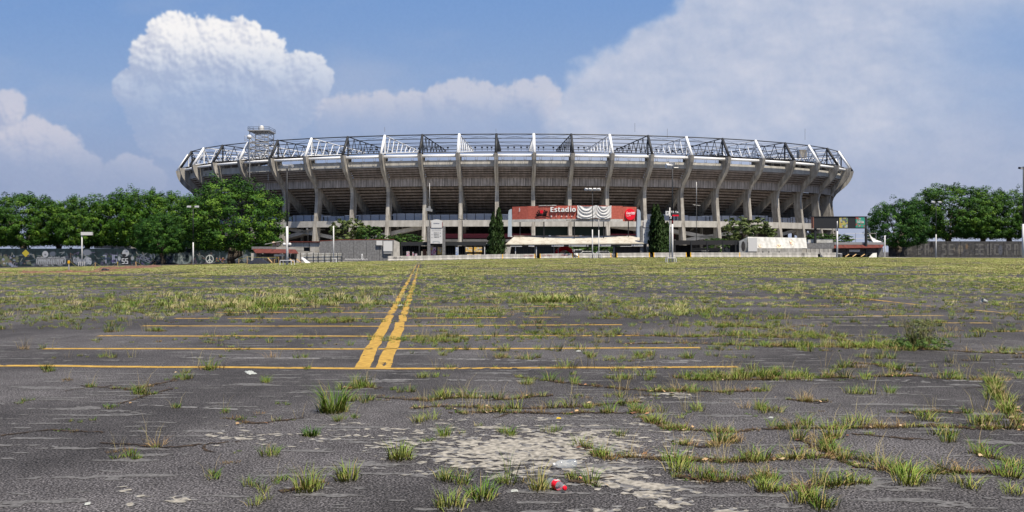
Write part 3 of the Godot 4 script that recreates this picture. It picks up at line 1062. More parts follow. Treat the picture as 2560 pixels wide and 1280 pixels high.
# spray-painted wall: ground colour, tangled lettering, faces without features, flowers
func mural_left() -> ImageTexture:
	var w := 2048
	var h := 148
	var r := RandomNumberGenerator.new()
	r.seed = 71
	var im := Image.create(w, h, false, Image.FORMAT_RGB8)
	var nz := noise(0.02, 4, FastNoiseLite.TYPE_SIMPLEX_SMOOTH, 72)
	for y in h:
		for x in w:
			var t := nz.get_noise_2d(x, y) * 0.5 + 0.5
			im.set_pixel(x, y, lin(0.008, 0.014, 0.02).lerp(lin(0.02, 0.042, 0.05), t))
	for i in 420:
		var mc := [lin(0.1, 0.12, 0.15), lin(0.16, 0.18, 0.2), lin(0.05, 0.08, 0.1), lin(0.12, 0.08, 0.07), lin(0.07, 0.1, 0.06), lin(0.09, 0.08, 0.14), lin(0.02, 0.025, 0.03), lin(0.2, 0.2, 0.19)][r.randi() % 8] as Color
		var bx := r.randf() * w
		var by := r.randf_range(40, h)
		if r.randf() < 0.5:
			spray(im, bx, by, r.randf_range(5, 24), r.randf_range(4, 20), mc, 0.6, 0.5)
		else:
			stroke(im, [Vector2(bx, by), Vector2(bx + r.randf_range(-26, 26), by + r.randf_range(-30, 20)), Vector2(bx + r.randf_range(-40, 40), by + r.randf_range(-20, 30))], r.randf_range(1.5, 4.0), mc)
	var grey := lin(0.3, 0.32, 0.36)
	var pale := lin(0.34, 0.37, 0.42)
	var k := 2048.0 / 640.0
	# greenish beast and blue-white figures at the left end
	spray(im, 20 * k / 1.6, 95, 60, 48, lin(0.16, 0.18, 0.1), 0.8, 0.6)
	for i in 26:
		spray(im, r.randf_range(0, 75) * k, r.randf_range(50, 140), r.randf_range(6, 22), r.randf_range(5, 16), [lin(0.14, 0.15, 0.1), lin(0.18, 0.12, 0.1), lin(0.25, 0.28, 0.4), lin(0.4, 0.42, 0.5), lin(0.03, 0.05, 0.06)][r.randi() % 5], 0.8, 0.4)
	# yellow diamond
	stroke(im, [Vector2(64 * k, 14), Vector2(71 * k, 34), Vector2(64 * k, 56), Vector2(57 * k, 34), Vector2(64 * k, 14)], 7, lin(0.4, 0.33, 0.04))
	spray(im, 64 * k, 35, 16, 20, lin(0.4, 0.33, 0.04), 1.0, 0.2)
	# bubble lettering
	for i in 15:
		var x := (95 + i * 4.6) * k
		spray(im, x, 98 + r.randf_range(-6, 6), 19, 36, lin(0.3, 0.32, 0.35), 0.9, 0.2)
		spray(im, x, 98 + r.randf_range(-10, 10), 7, 13, lin(0.05, 0.055, 0.06), 0.9, 0.3)
		stroke(im, [Vector2(x - 14, 72), Vector2(x + 4, 84), Vector2(x - 8, 120), Vector2(x + 14, 128)], 2.2, lin(0.03, 0.03, 0.035))
	spray(im, 113 * k, 42, 27, 27, lin(0.34, 0.36, 0.4), 1.0, 0.15)
	spray(im, 113 * k, 46, 10, 9, lin(0.12, 0.13, 0.15), 0.9, 0.4)
	spray(im, 132 * k, 40, 34, 24, lin(0.1, 0.12, 0.16), 0.9, 0.4)
	# second lettering with digits
	for i in 10:
		var x := (186 + i * 4.4) * k
		spray(im, x, 96 + r.randf_range(-14, 14), 14, 30, lin(0.28, 0.3, 0.35), 0.85, 0.3)
		spray(im, x + 4, 96 + r.randf_range(-14, 14), 6, 10, lin(0.04, 0.05, 0.06), 0.9, 0.3)
	spray(im, 217 * k, 30, 46, 30, lin(0.17, 0.19, 0.24), 0.9, 0.4)
	digits(im, "16", 212 * k, 78, 22, 44, pale, 4.5)
	# letters, then the helmeted player with number 55
	digits(im, "7", 258 * k, 56, 26, 60, lin(0.22, 0.24, 0.34), 6)
	digits(im, "1", 275 * k, 56, 26, 60, lin(0.22, 0.24, 0.34), 6)
	digits(im, "5", 285 * k, 56, 26, 60, lin(0.22, 0.24, 0.34), 6)
	for i in 14:
		spray(im, r.randf_range(250, 380) * k, r.randf_range(80, 140), r.randf_range(8, 26), r.randf_range(6, 14), [lin(0.06, 0.05, 0.14), lin(0.05, 0.1, 0.07), lin(0.03, 0.05, 0.09)][r.randi() % 3], 0.8, 0.5)
	spray(im, 314 * k, 104, 46, 54, lin(0.012, 0.015, 0.02), 1.0, 0.2)
	spray(im, 298 * k, 82, 16, 22, pale, 0.9, 0.4)
	spray(im, 331 * k, 82, 16, 22, pale, 0.8, 0.4)
	spray(im, 314 * k, 36, 30, 32, lin(0.36, 0.38, 0.42), 1.0, 0.15)
	spray(im, 310 * k, 54, 20, 12, lin(0.02, 0.02, 0.025), 1.0, 0.3)
	digits(im, "55", 305 * k, 84, 21, 40, lin(0.5, 0.52, 0.56), 4)
	for i in 8:
		digits(im, str(r.randi() % 8), (338 + i * 6.2) * k, r.randf_range(44, 90), 16, 36, lin(0.14, 0.16, 0.22), 3.5)
	# big pale winged sphere
	spray(im, 455 * k, 84, 86, 72, lin(0.2, 0.25, 0.26), 1.0, 0.25)
	spray(im, 440 * k, 86, 20, 40, lin(0.02, 0.035, 0.04), 0.9, 0.4)
	spray(im, 468 * k, 86, 20, 40, lin(0.02, 0.035, 0.04), 0.9, 0.4)
	spray(im, 455 * k, 92, 16, 62, lin(0.34, 0.4, 0.4), 0.9, 0.4)
	spray(im, 456 * k, 24, 34, 10, lin(0.36, 0.4, 0.42), 0.9, 0.5)
	# peace sign
	spray(im, 524 * k, 94, 34, 40, lin(0.55, 0.6, 0.6), 1.0, 0.1, 0.2)
	stroke(im, [Vector2(524 * k, 58), Vector2(524 * k, 130)], 4, lin(0.55, 0.6, 0.6))
	stroke(im, [Vector2(524 * k - 22, 120), Vector2(524 * k, 94), Vector2(524 * k + 22, 120)], 4, lin(0.55, 0.6, 0.6))
	spray(im, 500 * k, 80, 16, 30, lin(0.1, 0.13, 0.13), 0.9, 0.4)
	for i in 30:
		spray(im, r.randf_range(540, 562) * k, r.randf_range(80, 120), r.randf_range(3, 7), r.randf_range(3, 6), [lin(0.4, 0.12, 0.05), lin(0.45, 0.3, 0.08), lin(0.1, 0.25, 0.08), lin(0.3, 0.2, 0.35)][r.randi() % 4], 0.9, 0.4)
	for q in [[572, 34, 52], [590, 20, 30], [614, 30, 46]]:
		spray(im, q[0] * k, 88, q[1], q[2], lin(0.17, 0.2, 0.23), 0.9, 0.4)
		spray(im, q[0] * k - 8, 80, 6, 4, lin(0.03, 0.04, 0.05), 0.9, 0.5)
		spray(im, q[0] * k + 10, 80, 6, 4, lin(0.03, 0.04, 0.05), 0.9, 0.5)
		spray(im, q[0] * k + 2, 112, 9, 4, lin(0.04, 0.05, 0.06), 0.9, 0.5)
	return ImageTexture.create_from_image(im)

const SEG := {"0": [0, 1, 2, 3, 4, 5], "1": [1, 2], "2": [0, 1, 6, 4, 3], "3": [0, 1, 6, 2, 3], "4": [5, 6, 1, 2], "5": [0, 5, 6, 2, 3], "6": [0, 5, 6, 2, 3, 4], "7": [0, 1, 2], "9": [0, 1, 2, 3, 5, 6], "U": [5, 4, 3, 2, 1], "A": [0, 1, 2, 4, 5, 6], "P": [0, 1, 6, 5, 4], "E": [0, 5, 6, 4, 3], "C": [0, 5, 4, 3]}

func digits(im: Image, text: String, x: float, y: float, w: float, h: float, c: Color, pen: float) -> void:
	for i in text.length():
		var o := Vector2(x + i * w * 1.35, y)
		var p := [o, o + Vector2(w * 0.8, 0), o + Vector2(w * 0.8, h * 0.5), o + Vector2(w * 0.8, h), o + Vector2(0, h), o + Vector2(0, h * 0.5)]
		for s in SEG.get(text[i], []):
			if s == 6:
				stroke(im, [p[5], p[2]], pen, c)
			else:
				stroke(im, [p[s], p[(s + 1) % 6]], pen, c)

func mural_right() -> ImageTexture:
	var w := 1024
	var h := 128
	var r := RandomNumberGenerator.new()
	r.seed = 81
	var im := Image.create(w, h, false, Image.FORMAT_RGB8)
	var nz := noise(0.03, 4, FastNoiseLite.TYPE_SIMPLEX_SMOOTH, 82)
	for y in h:
		for x in w:
			var t := nz.get_noise_2d(x, y) * 0.5 + 0.5
			im.set_pixel(x, y, lin(0.035, 0.035, 0.038).lerp(lin(0.1, 0.098, 0.092), t))
	var k := 1024.0 / 340.0      # texture pixels per photo pixel from x = 2225
	for q in [[20, 22, 52], [176, 26, 46], [160, 10, 20]]:
		spray(im, q[0] * k, 62, q[1], q[2], lin(0.19, 0.17, 0.14), 0.8, 0.4)
		spray(im, q[0] * k - 8, 52, 6, 4, lin(0.03, 0.03, 0.03), 0.9, 0.5)
		spray(im, q[0] * k + 9, 52, 6, 4, lin(0.03, 0.03, 0.03), 0.9, 0.5)
		spray(im, q[0] * k + 2, 84, 10, 4, lin(0.04, 0.035, 0.035), 0.9, 0.5)
	spray(im, 20 * k, 42, 24, 26, lin(0.02, 0.02, 0.022), 0.9, 0.4)
	spray(im, 104 * k, 40, 20, 46, lin(0.015, 0.015, 0.018), 0.95, 0.4)
	spray(im, 104 * k, 66, 14, 28, lin(0.16, 0.14, 0.12), 0.8, 0.4)
	spray(im, 192 * k, 40, 14, 30, lin(0.26, 0.16, 0.09), 0.6, 0.6)
	var dark := lin(0.03, 0.03, 0.035)
	for q in [["P", 44], ["2", 70], ["A", 88], ["5", 132], ["E", 148], ["3", 214], ["E", 224], ["U", 244], ["C", 262], ["P", 292], ["A", 312], ["6", 328]]:
		var x: float = q[1] * k
		digits(im, q[0], x - 2, 28, 30, 72, dark, 8)
		digits(im, q[0], x, 26, 30, 72, lin(0.15, 0.148, 0.14), 7)
		digits(im, q[0], x, 26, 30, 72, lin(0.09, 0.088, 0.085), 2)
	spray(im, 276 * k, 66, 20, 48, lin(0.1, 0.11, 0.14), 0.8, 0.4)
	for i in 320:
		spray(im, r.randf() * w, r.randf_range(20, 120), r.randf_range(3, 12), r.randf_range(3, 10), [lin(0.03, 0.03, 0.035), lin(0.14, 0.135, 0.13), lin(0.08, 0.08, 0.1)][r.randi() % 3], 0.6, 0.5)
	return ImageTexture.create_from_image(im)

func poster(sd: int, base: Color, spots: Array) -> StandardMaterial3D:
	var r := RandomNumberGenerator.new()
	r.seed = sd
	var im := Image.create(64, 64, false, Image.FORMAT_RGB8)
	im.fill(base)
	for i in 26:
		spray(im, r.randf() * 64, r.randf() * 64, r.randf_range(3, 12), r.randf_range(3, 12), spots[r.randi() % spots.size()], 0.85, 0.3)
	var m := mat("poster print %d" % sd, Color.WHITE, 0.5)
	m.albedo_texture = ImageTexture.create_from_image(im)
	return m

func board(root: Node3D, called: String, px0: float, py0: float, px1: float, py1: float, d: float, thick: float, m: Material, label := "") -> MeshInstance3D:
	# an upright slab facing the lot, from its photo corners
	var a := W(px0, py1, d)
	var b := W(px1, py0, d)
	var st := mb()
	span(st, a, Vector3(b.x, b.y, a.z - thick))
	return part(root, called, st, m, label)

func print_board(root: Node3D, called: String, px0: float, py0: float, px1: float, py1: float, d: float, m: Material) -> void:
	var st := mb()
	quad_uv(st, W(px0, py1, d), W(px1, py1, d), W(px1, py0, d), W(px0, py0, d))
	for q in [[W(px0, py1, d), W(px1, py1, d), Vector3.DOWN], [W(px0, py0, d), W(px1, py0, d), Vector3.UP]]:
		st.set_uv(Vector2(0.5, 0.98))
		quad(st, q[0], q[1], q[1] - Vector3(0, 0, 0.06), q[0] - Vector3(0, 0, 0.06), q[2])
	part(root, called, st, m)

func build_walls() -> void:
	var ml := mat("mural left", Color.WHITE, 0.85)
	ml.albedo_texture = mural_left()
	var a := base_at(0, 200)
	var t := thing("mural_wall", "dark teal wall covered in graffiti with a peace sign and number 55 at left", "wall", a)
	var top := W(0, 621.5, 200).y
	for i in 14:
		var p0 := -60.0 + i * 50.0
		panel(t, "wall_panel", p0, p0 + 49.0, 200, 200, top, top, ml, (p0) / 640.0, (p0 + 49.0) / 640.0)
	var cap := mb()
	for i in 7:
		var u := W(-80 + i * 104.0, 622, 203)
		box(cap, u + Vector3(5, 0.1, 0), Vector3(0.5, 0.5, 0.4))
	part(t, "buttress", cap, M["teal paint"])
	var rb := base_at(2390, 222)
	var mr := mat("mural right", Color.WHITE, 0.85)
	mr.albedo_texture = mural_right()
	var t2 := thing("mural_wall", "grey wall painted with letters and faces under the trees at right", "wall", rb)
	var top2 := W(2390, 603, 222).y
	for i in 11:
		var p0 := 2222.0 + i * 36.0
		panel(t2, "wall_panel", p0, p0 + 35.0, 222, 222, top2, top2, mr, (p0 - 2225.0) / 340.0, (p0 - 2190.0) / 340.0)
	var lr := mb()
	span(lr, W(236, 621, 206), W(582, 616.5, 216))
	single_w("long_roof", lr, M["white paint"], W(400, 621, 210), "long low white roof edge showing above the teal mural wall", "roof")
	# slanted grey wall with two notices
	var g := thing("slanted_wall", "grey rendered wall with a sloping left end and two white notices, left of the black gates", "wall", base_at(900, 172))
	var st := mb()
	var z := W(900, 640, 172).z
	var o := []
	for q in [[796, 654], [800, 604], [848, 601], [985, 600], [982, 652]]:
		var p := W(q[0], q[1], 172)
		o.append(Vector2(p.x, p.y))
	prism(st, o, 0.5, Transform3D(Basis(), Vector3(0, 0, z - 0.25)))
	part(g, "wall_face", st, M["grey render"])
	var rt := mb()
	var q0 := W(982, 654, 172)
	hexa(rt, [q0, W(1000, 652, 172.6), W(1000, 652, 173), q0 - Vector3(0, 0, 0.5)], [W(985, 600, 172), W(999, 606, 172.6), W(999, 606, 173), W(985, 600, 172.5)])
	part(g, "return_wall", rt, M["barrier concrete"])
	var cp := mb()
	bar(cp, W(800, 603, 172.2), W(848, 600, 172.2), 0.09, 5)
	bar(cp, W(848, 600, 172.2), W(986, 599, 172.2), 0.09, 5)
	part(g, "coping", cp, M["red tin"])
	board(g, "notice", 941, 601.5, 956, 613, 171.6, 0.06, M["white paint"])
	board(g, "notice", 958.5, 602.5, 981, 628, 171.5, 0.06, M["white paint"])
	board(g, "grey_board", 959, 628.3, 980, 634.5, 171.6, 0.06, M["galvanised"])
	for p in range(820, 980, 32):
		board(g, "wall_joint", p, 604, p + 0.6, 652, 171.98, 0.03, M["charcoal"])
	var sc := mb()
	var f := flat_frame(W(862, 652, 171.7))
	for i in 9:
		var x := i * 0.55
		ribbon(sc, [Vector2(x, 0.1), Vector2(x + 0.2, 0.5), Vector2(x + 0.35, 0.15), Vector2(x + 0.5, 0.45)], 0.06, f)
	ribbon(sc, [Vector2(3.6, 0.2), Vector2(3.6, 1.1), Vector2(3.85, 1.2), Vector2(3.85, 0.2)], 0.1, f)
	disc(sc, Vector2(3.72, 1.35), 0.16, 0.18, f)
	disc(sc, Vector2(-0.7, 0.9), 0.14, 0.1, f)
	ribbon(sc, [Vector2(-0.7, 0.1), Vector2(-0.7, 0.9)], 0.05, f)
	part(g, "white_graffiti", sc, M["letter white"])
	# white painted wall right, with its grey foot
	var w := thing("painted_wall", "tilted white wall with faded pictures above a grey footing, right of the black canopy", "wall", base_at(1930, 172))
	var s2 := mb()
	hexa(s2, [W(1871, 621, 172), W(2018, 620.5, 172), W(2018, 620.5, 172.5), W(1871, 621, 172.5)], [W(1869, 592, 174), W(2015, 595, 174), W(2015, 595, 174.5), W(1869, 592, 174.5)])
	part(w, "white_face", s2, M["white render"])
	board(w, "footing", 1868, 620.3, 2006, 636, 171.6, 0.6, M["barrier concrete"])
	var s3 := mb()
	hexa(s3, [W(1848, 636, 173.5), W(1869, 636, 172), W(1869, 636, 172.5), W(1848, 636, 174)], [W(1848, 603, 173.5), W(1868, 593, 172.6), W(1868, 593, 173.1), W(1848, 603, 174)])
	part(w, "return_wall", s3, M["white render"])
	board(w, "white_board", 1870.5, 594.5, 1893, 628.5, 171.2, 0.1, M["white paint"])
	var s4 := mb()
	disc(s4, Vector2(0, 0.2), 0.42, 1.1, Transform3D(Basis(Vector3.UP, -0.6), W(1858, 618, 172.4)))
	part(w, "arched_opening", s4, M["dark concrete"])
	for q in [[1979, 607, 5, 9, 61], [1948, 616, 8, 6, 62], [1900, 615, 4, 5, 63]]:
		var m := poster(q[4], lin(0.6, 0.55, 0.45), [lin(0.4, 0.18, 0.08), lin(0.2, 0.12, 0.08), lin(0.55, 0.5, 0.2), lin(0.1, 0.1, 0.14)])
		var s5 := mb()
		var pz: float = 172.0 + 2.0 * (621.0 - q[1]) / 28.0
		var f5 := Transform3D(Basis(Vector3.RIGHT, -0.6), W(q[0], q[1], pz - 0.1))
		for i in 18:
			var a0 := TAU * i / 18.0
			var a1 := TAU * (i + 1) / 18.0
			var rx: float = q[2] * 0.075
			var ry: float = q[3] * 0.1
			for pt in [Vector2.ZERO, Vector2(cos(a1), sin(a1)), Vector2(cos(a0), sin(a0))]:
				s5.set_uv(pt * 0.5 + Vector2(0.5, 0.5))
				s5.add_vertex(f5 * Vector3(pt.x * rx, pt.y * ry, 0))
		part(w, "faded_picture", s5, m)
	for p in [1890, 1907, 1922, 1948]:
		var s6 := mb()
		disc(s6, Vector2.ZERO, 0.16, 0.16, flat_frame(W(p, 630, 171.55)), 10)
		part(w, "drain_hole", s6, M["charcoal"])
	var lw := mb()
	span(lw, W(2020, 607, 178), W(2081, 598, 178.4))
	single_w("low_white_wall", lw, M["white render"], W(2050, 607, 178.2), "low dirty white parapet wall in front of the bush below the scoreboard", "wall")

func build_kiosks() -> void:
	# red-roofed booths at left
	var d := 168.0
	var t := thing("ticket_booth", "low booth with dark red tin roof between the big round tree and grey wall", "booth", base_at(690, d))
	var gnd := base_at(690, d).y
	var st := mb()
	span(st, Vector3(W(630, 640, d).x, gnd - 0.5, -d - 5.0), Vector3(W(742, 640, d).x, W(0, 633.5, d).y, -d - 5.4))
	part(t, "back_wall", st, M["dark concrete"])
	for q in [[628, 642], [690, 692], [712, 714], [740, 751]]:
		var s := mb()
		span(s, Vector3(W(q[0], 640, d).x, gnd - 0.5, -d), Vector3(W(q[1], 640, d).x, W(0, 633, d).y, -d - 4.5))
		part(t, "side_wall", s, M["barrier concrete"])
	var rf := mb()
	hexa(rf, [W(638, 633, d - 1.2), W(746, 634, d - 1.2), W(739, 624.5, d + 2.5), W(631, 622.5, d + 2.5)], [W(638, 631.8, d - 1.2), W(746, 632.8, d - 1.2), W(739, 623.6, d + 2.5), W(631, 621.6, d + 2.5)])
	part(t, "tin_roof", rf, M["red tin"])
	board(t, "parapet", 629, 616.5, 690, 624, d + 2.6, 0.4, M["grey render"])
	board(t, "parapet", 690, 617.5, 738, 625, d + 2.7, 0.4, M["pale concrete"])
	board(t, "white_sign", 685.5, 635, 697, 640.5, d - 0.6, 0.08, M["white paint"])
	board(t, "white_sign", 698, 635, 711, 640.5, d - 0.6, 0.08, M["white paint"])
	for q in [[652, 684, 635, 642], [714, 724, 635, 642], [727, 736, 635, 646]]:
		board(t, "booth_window", q[0], q[2], q[1], q[3], d - 0.1, 0.1, M["glass dark"])
	board(t, "counter", 642, 643, 690, 647, d - 0.3, 0.3, M["barrier concrete"])
	board(t, "counter", 714, 645, 740, 647.5, d - 0.3, 0.3, M["charcoal"])
	for p in range(640, 745, 14):
		board(t, "shutter_post", p, 634, p + 0.8, 655, d - 0.4, 0.1, M["charcoal"])
	for q in [[670, 645, 681, 657], [725, 648, 737, 657], [742, 648, 752, 656]]:
		var s := mb()
		bar(s, W(q[0], q[1], d - 2), W(q[2], q[3], d - 3.5), 0.14, 4)
		part(t, "leaning_plank", s, M["timber"])
	# stacked grey cabins behind
	var c := thing("grey_cabin", "stacked pale grey site cabins under a thin red roof line behind the booth", "cabin", base_at(770, 176))
	for q in [[725, 607, 737, 626], [738, 606, 759, 619], [738, 619.6, 759, 627], [760, 607, 772, 618], [774, 606, 799, 618.5], [775, 619, 798, 628], [738, 628, 772, 634], [773, 629, 799, 634]]:
		board(c, "cabin_panel", q[0], q[1], q[2], q[3], 176, 2.5, M["pale concrete"])
	board(c, "dark_window", 760, 619, 773, 628, 176.4, 2.0, M["glass dark"])
	board(c, "cabin_roof", 724, 603.2, 800, 605.6, 175.6, 4.0, M["red tin"])
	for i in 2:
		var b := W(684.5 + i * 9.6, 615, 173)
		var s := mb(true)
		lathe(s, [[0.0, 0.95], [0.3, 0.88], [0.4, 0.72], [0.38, 0.6], [0.4, 0.45], [0.38, 0.3], [0.4, 0.15], [0.4, 0.0]], Transform3D(Basis(), b), 14)
		single_w("water_tank", s, M["tank beige"], b, ["beige water tank on the booth roof, the left one of two", "beige water tank on the booth roof, the right one of two"][i], "water tank")
	var pn := mb()
	hexa(pn, [W(662, 611, 172), W(702, 603.5, 172), W(702, 603.5, 174), W(662, 611, 174)], [W(662, 610.2, 172), W(702, 602.7, 172), W(702, 602.7, 174), W(662, 610.2, 174)])
	single_w("tilted_sheet", pn, M["white paint"], W(682, 611, 173), "thin white sheet tilted over the two beige water tanks", "roof sheet")
	# fence of white boards with black posts
	var f := thing("board_fence", "white board fence with black posts in front of the grey cabins", "fence", base_at(800, 166))
	var k := 0
	for p in range(752, 856, 4):
		var lo := base_at(p, 166)
		var hi := W(p + 3.6, 632.5, 166)
		var s := mb()
		span(s, Vector3(lo.x, lo.y + 0.1, lo.z), Vector3(hi.x, hi.y, lo.z - 0.05))
		part(f, "fence_board", s, M["white render"] if k % 3 else M["pale concrete"])
		k += 1
	for p in [751, 768, 784, 796, 812, 828, 844, 855]:
		var lo := base_at(p, 165.7)
		var s := mb()
		bar(s, lo, Vector3(lo.x, W(p, 631.5, 165.7).y, lo.z), 0.07, 4)
		part(f, "fence_post", s, M["black steel"])
	for h in [0.35, 1.0, 1.65]:
		var s := mb()
		bar(s, base_at(751, 165.8) + Vector3(0, h, 0), base_at(855, 165.8) + Vector3(0, h, 0), 0.035, 4)
		part(f, "fence_rail", s, M["charcoal"])
	var wr := mb()
	var r0 := base_at(752, 163)
	hexa(wr, [base_at(764, 162), base_at(777, 162), base_at(777, 163.5), base_at(764, 163.5)], [W(752, 644, 163), W(757, 643, 163), W(757, 643, 164), W(752, 644, 164)])
	single_w("leaning_board", wr, M["white paint"], r0, "white board leaning in front of the board fence", "board")
	# booths at right
	var u := thing("ticket_booth", "low grey booth with flat roof and red sloping eave below the scoreboard", "booth", base_at(2140, 178))
	var e := 178.0
	var gn := base_at(2140, e).y
	var s1 := mb()
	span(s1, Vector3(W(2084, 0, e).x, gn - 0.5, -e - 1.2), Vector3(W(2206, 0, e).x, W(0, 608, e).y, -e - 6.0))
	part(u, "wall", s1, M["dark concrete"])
	board(u, "flat_roof", 2086, 605.5, 2210, 611.5, e - 0.4, 7.0, M["galvanised"])
	var s2 := mb()
	hexa(s2, [W(2081, 621, e - 1.6), W(2206, 620, e - 1.6), W(2209, 612, e - 0.5), W(2088, 612.5, e - 0.5)], [W(2081, 620, e - 1.6), W(2206, 619, e - 1.6), W(2209, 611.7, e - 0.4), W(2088, 612, e - 0.4)])
	part(u, "red_eave", s2, M["red tin"])
	for q in [[2082, 2086], [2118, 2120], [2160, 2162], [2196, 2208]]:
		board(u, "pier", q[0], 620, q[1], 644, e - 0.3, 1.0, M["grey render"])
	for i in 4:
		board(u, "shutter_slat", 2090, 622 + i * 4, 2194, 624.6 + i * 4, e + 0.1, 0.2, M["grey render"])
	board(u, "white_sign", 2123, 624, 2150, 629.5, e - 0.7, 0.1, M["white paint"])
	for q in [[2113, 642, 2122, 636], [2131, 642, 2140, 636], [2152, 642, 2161, 636]]:
		var s := mb()
		bar(s, W(q[0], q[1], e - 3), W(q[2], q[3], e - 1.5), 0.13, 4)
		part(u, "leaning_plank", s, M["timber"])
	var sr := mb()
	hexa(sr, [W(2171, 644, e - 3), W(2192, 644, e - 3), W(2192, 644, e - 1), W(2171, 644, e - 1)], [W(2182, 633, e - 1.6), W(2192, 632, e - 1.6), W(2192, 632, e - 1), W(2182, 633, e - 1)])
	part(u, "white_ramp", sr, M["white render"])
	var v := thing("grey_shed", "flat grey shed with pale upright panels between the white wall and the red eave", "shed", base_at(2050, 175))
	board(v, "upper_wall", 2018, 608, 2085, 621.5, 176, 3.0, M["grey render"])
	for i in 7:
		board(v, "upright_panel", 2006 + i * 10.8, 622, 2015.6 + i * 10.8, 635, 174.6, 0.4, M["pale concrete"] if i % 2 else M["barrier concrete"])
	board(v, "dark_base", 2004, 622, 2084, 645, 175.2, 0.5, M["charcoal"])
	# white tensile roof beside the trees
	var tn := mb(true)
	var rows := []
	for i in 7:
		var f0 := i / 6.0
		rows.append([W(2174 + 6.0 * f0 * f0 + 4 * f0, lerpf(586, 606, f0), 195), W(2176 + 30.0 * f0 * f0, lerpf(586, 605, f0), 197)])
	for i in 6:
		quad(tn, rows[i][0], rows[i][1], rows[i + 1][1], rows[i + 1][0], Vector3(0.3, 0.6, 1))
		quad(tn, rows[i][0] - Vector3(0, 0, 0.3), rows[i][1] - Vector3(0, 0, 0.3), rows[i + 1][1] - Vector3(0, 0, 0.3), rows[i + 1][0] - Vector3(0, 0, 0.3), Vector3(-0.3, -0.6, -1))
	single_w("tent_roof", tn, M["white paint"], W(2180, 606, 196), "curved white tent corner seen left of the round low tree at right", "tent")
	var wf := thing("wire_fence", "thin wire fence on posts behind the scoreboard legs at right", "fence", base_at(2120, 190))
	for p in [2112, 2139, 2166, 2190]:
		var s := mb()
		bar(s, base_at(p, 190), W(p, 583, 190), 0.05, 4)
		part(wf, "fence_post", s, M["galvanised"])
	for y in [583.5, 596]:
		var s := mb()
		bar(s, W(2112, y, 190), W(2190, y, 190), 0.03, 4)
		part(wf, "fence_wire", s, M["galvanised"])

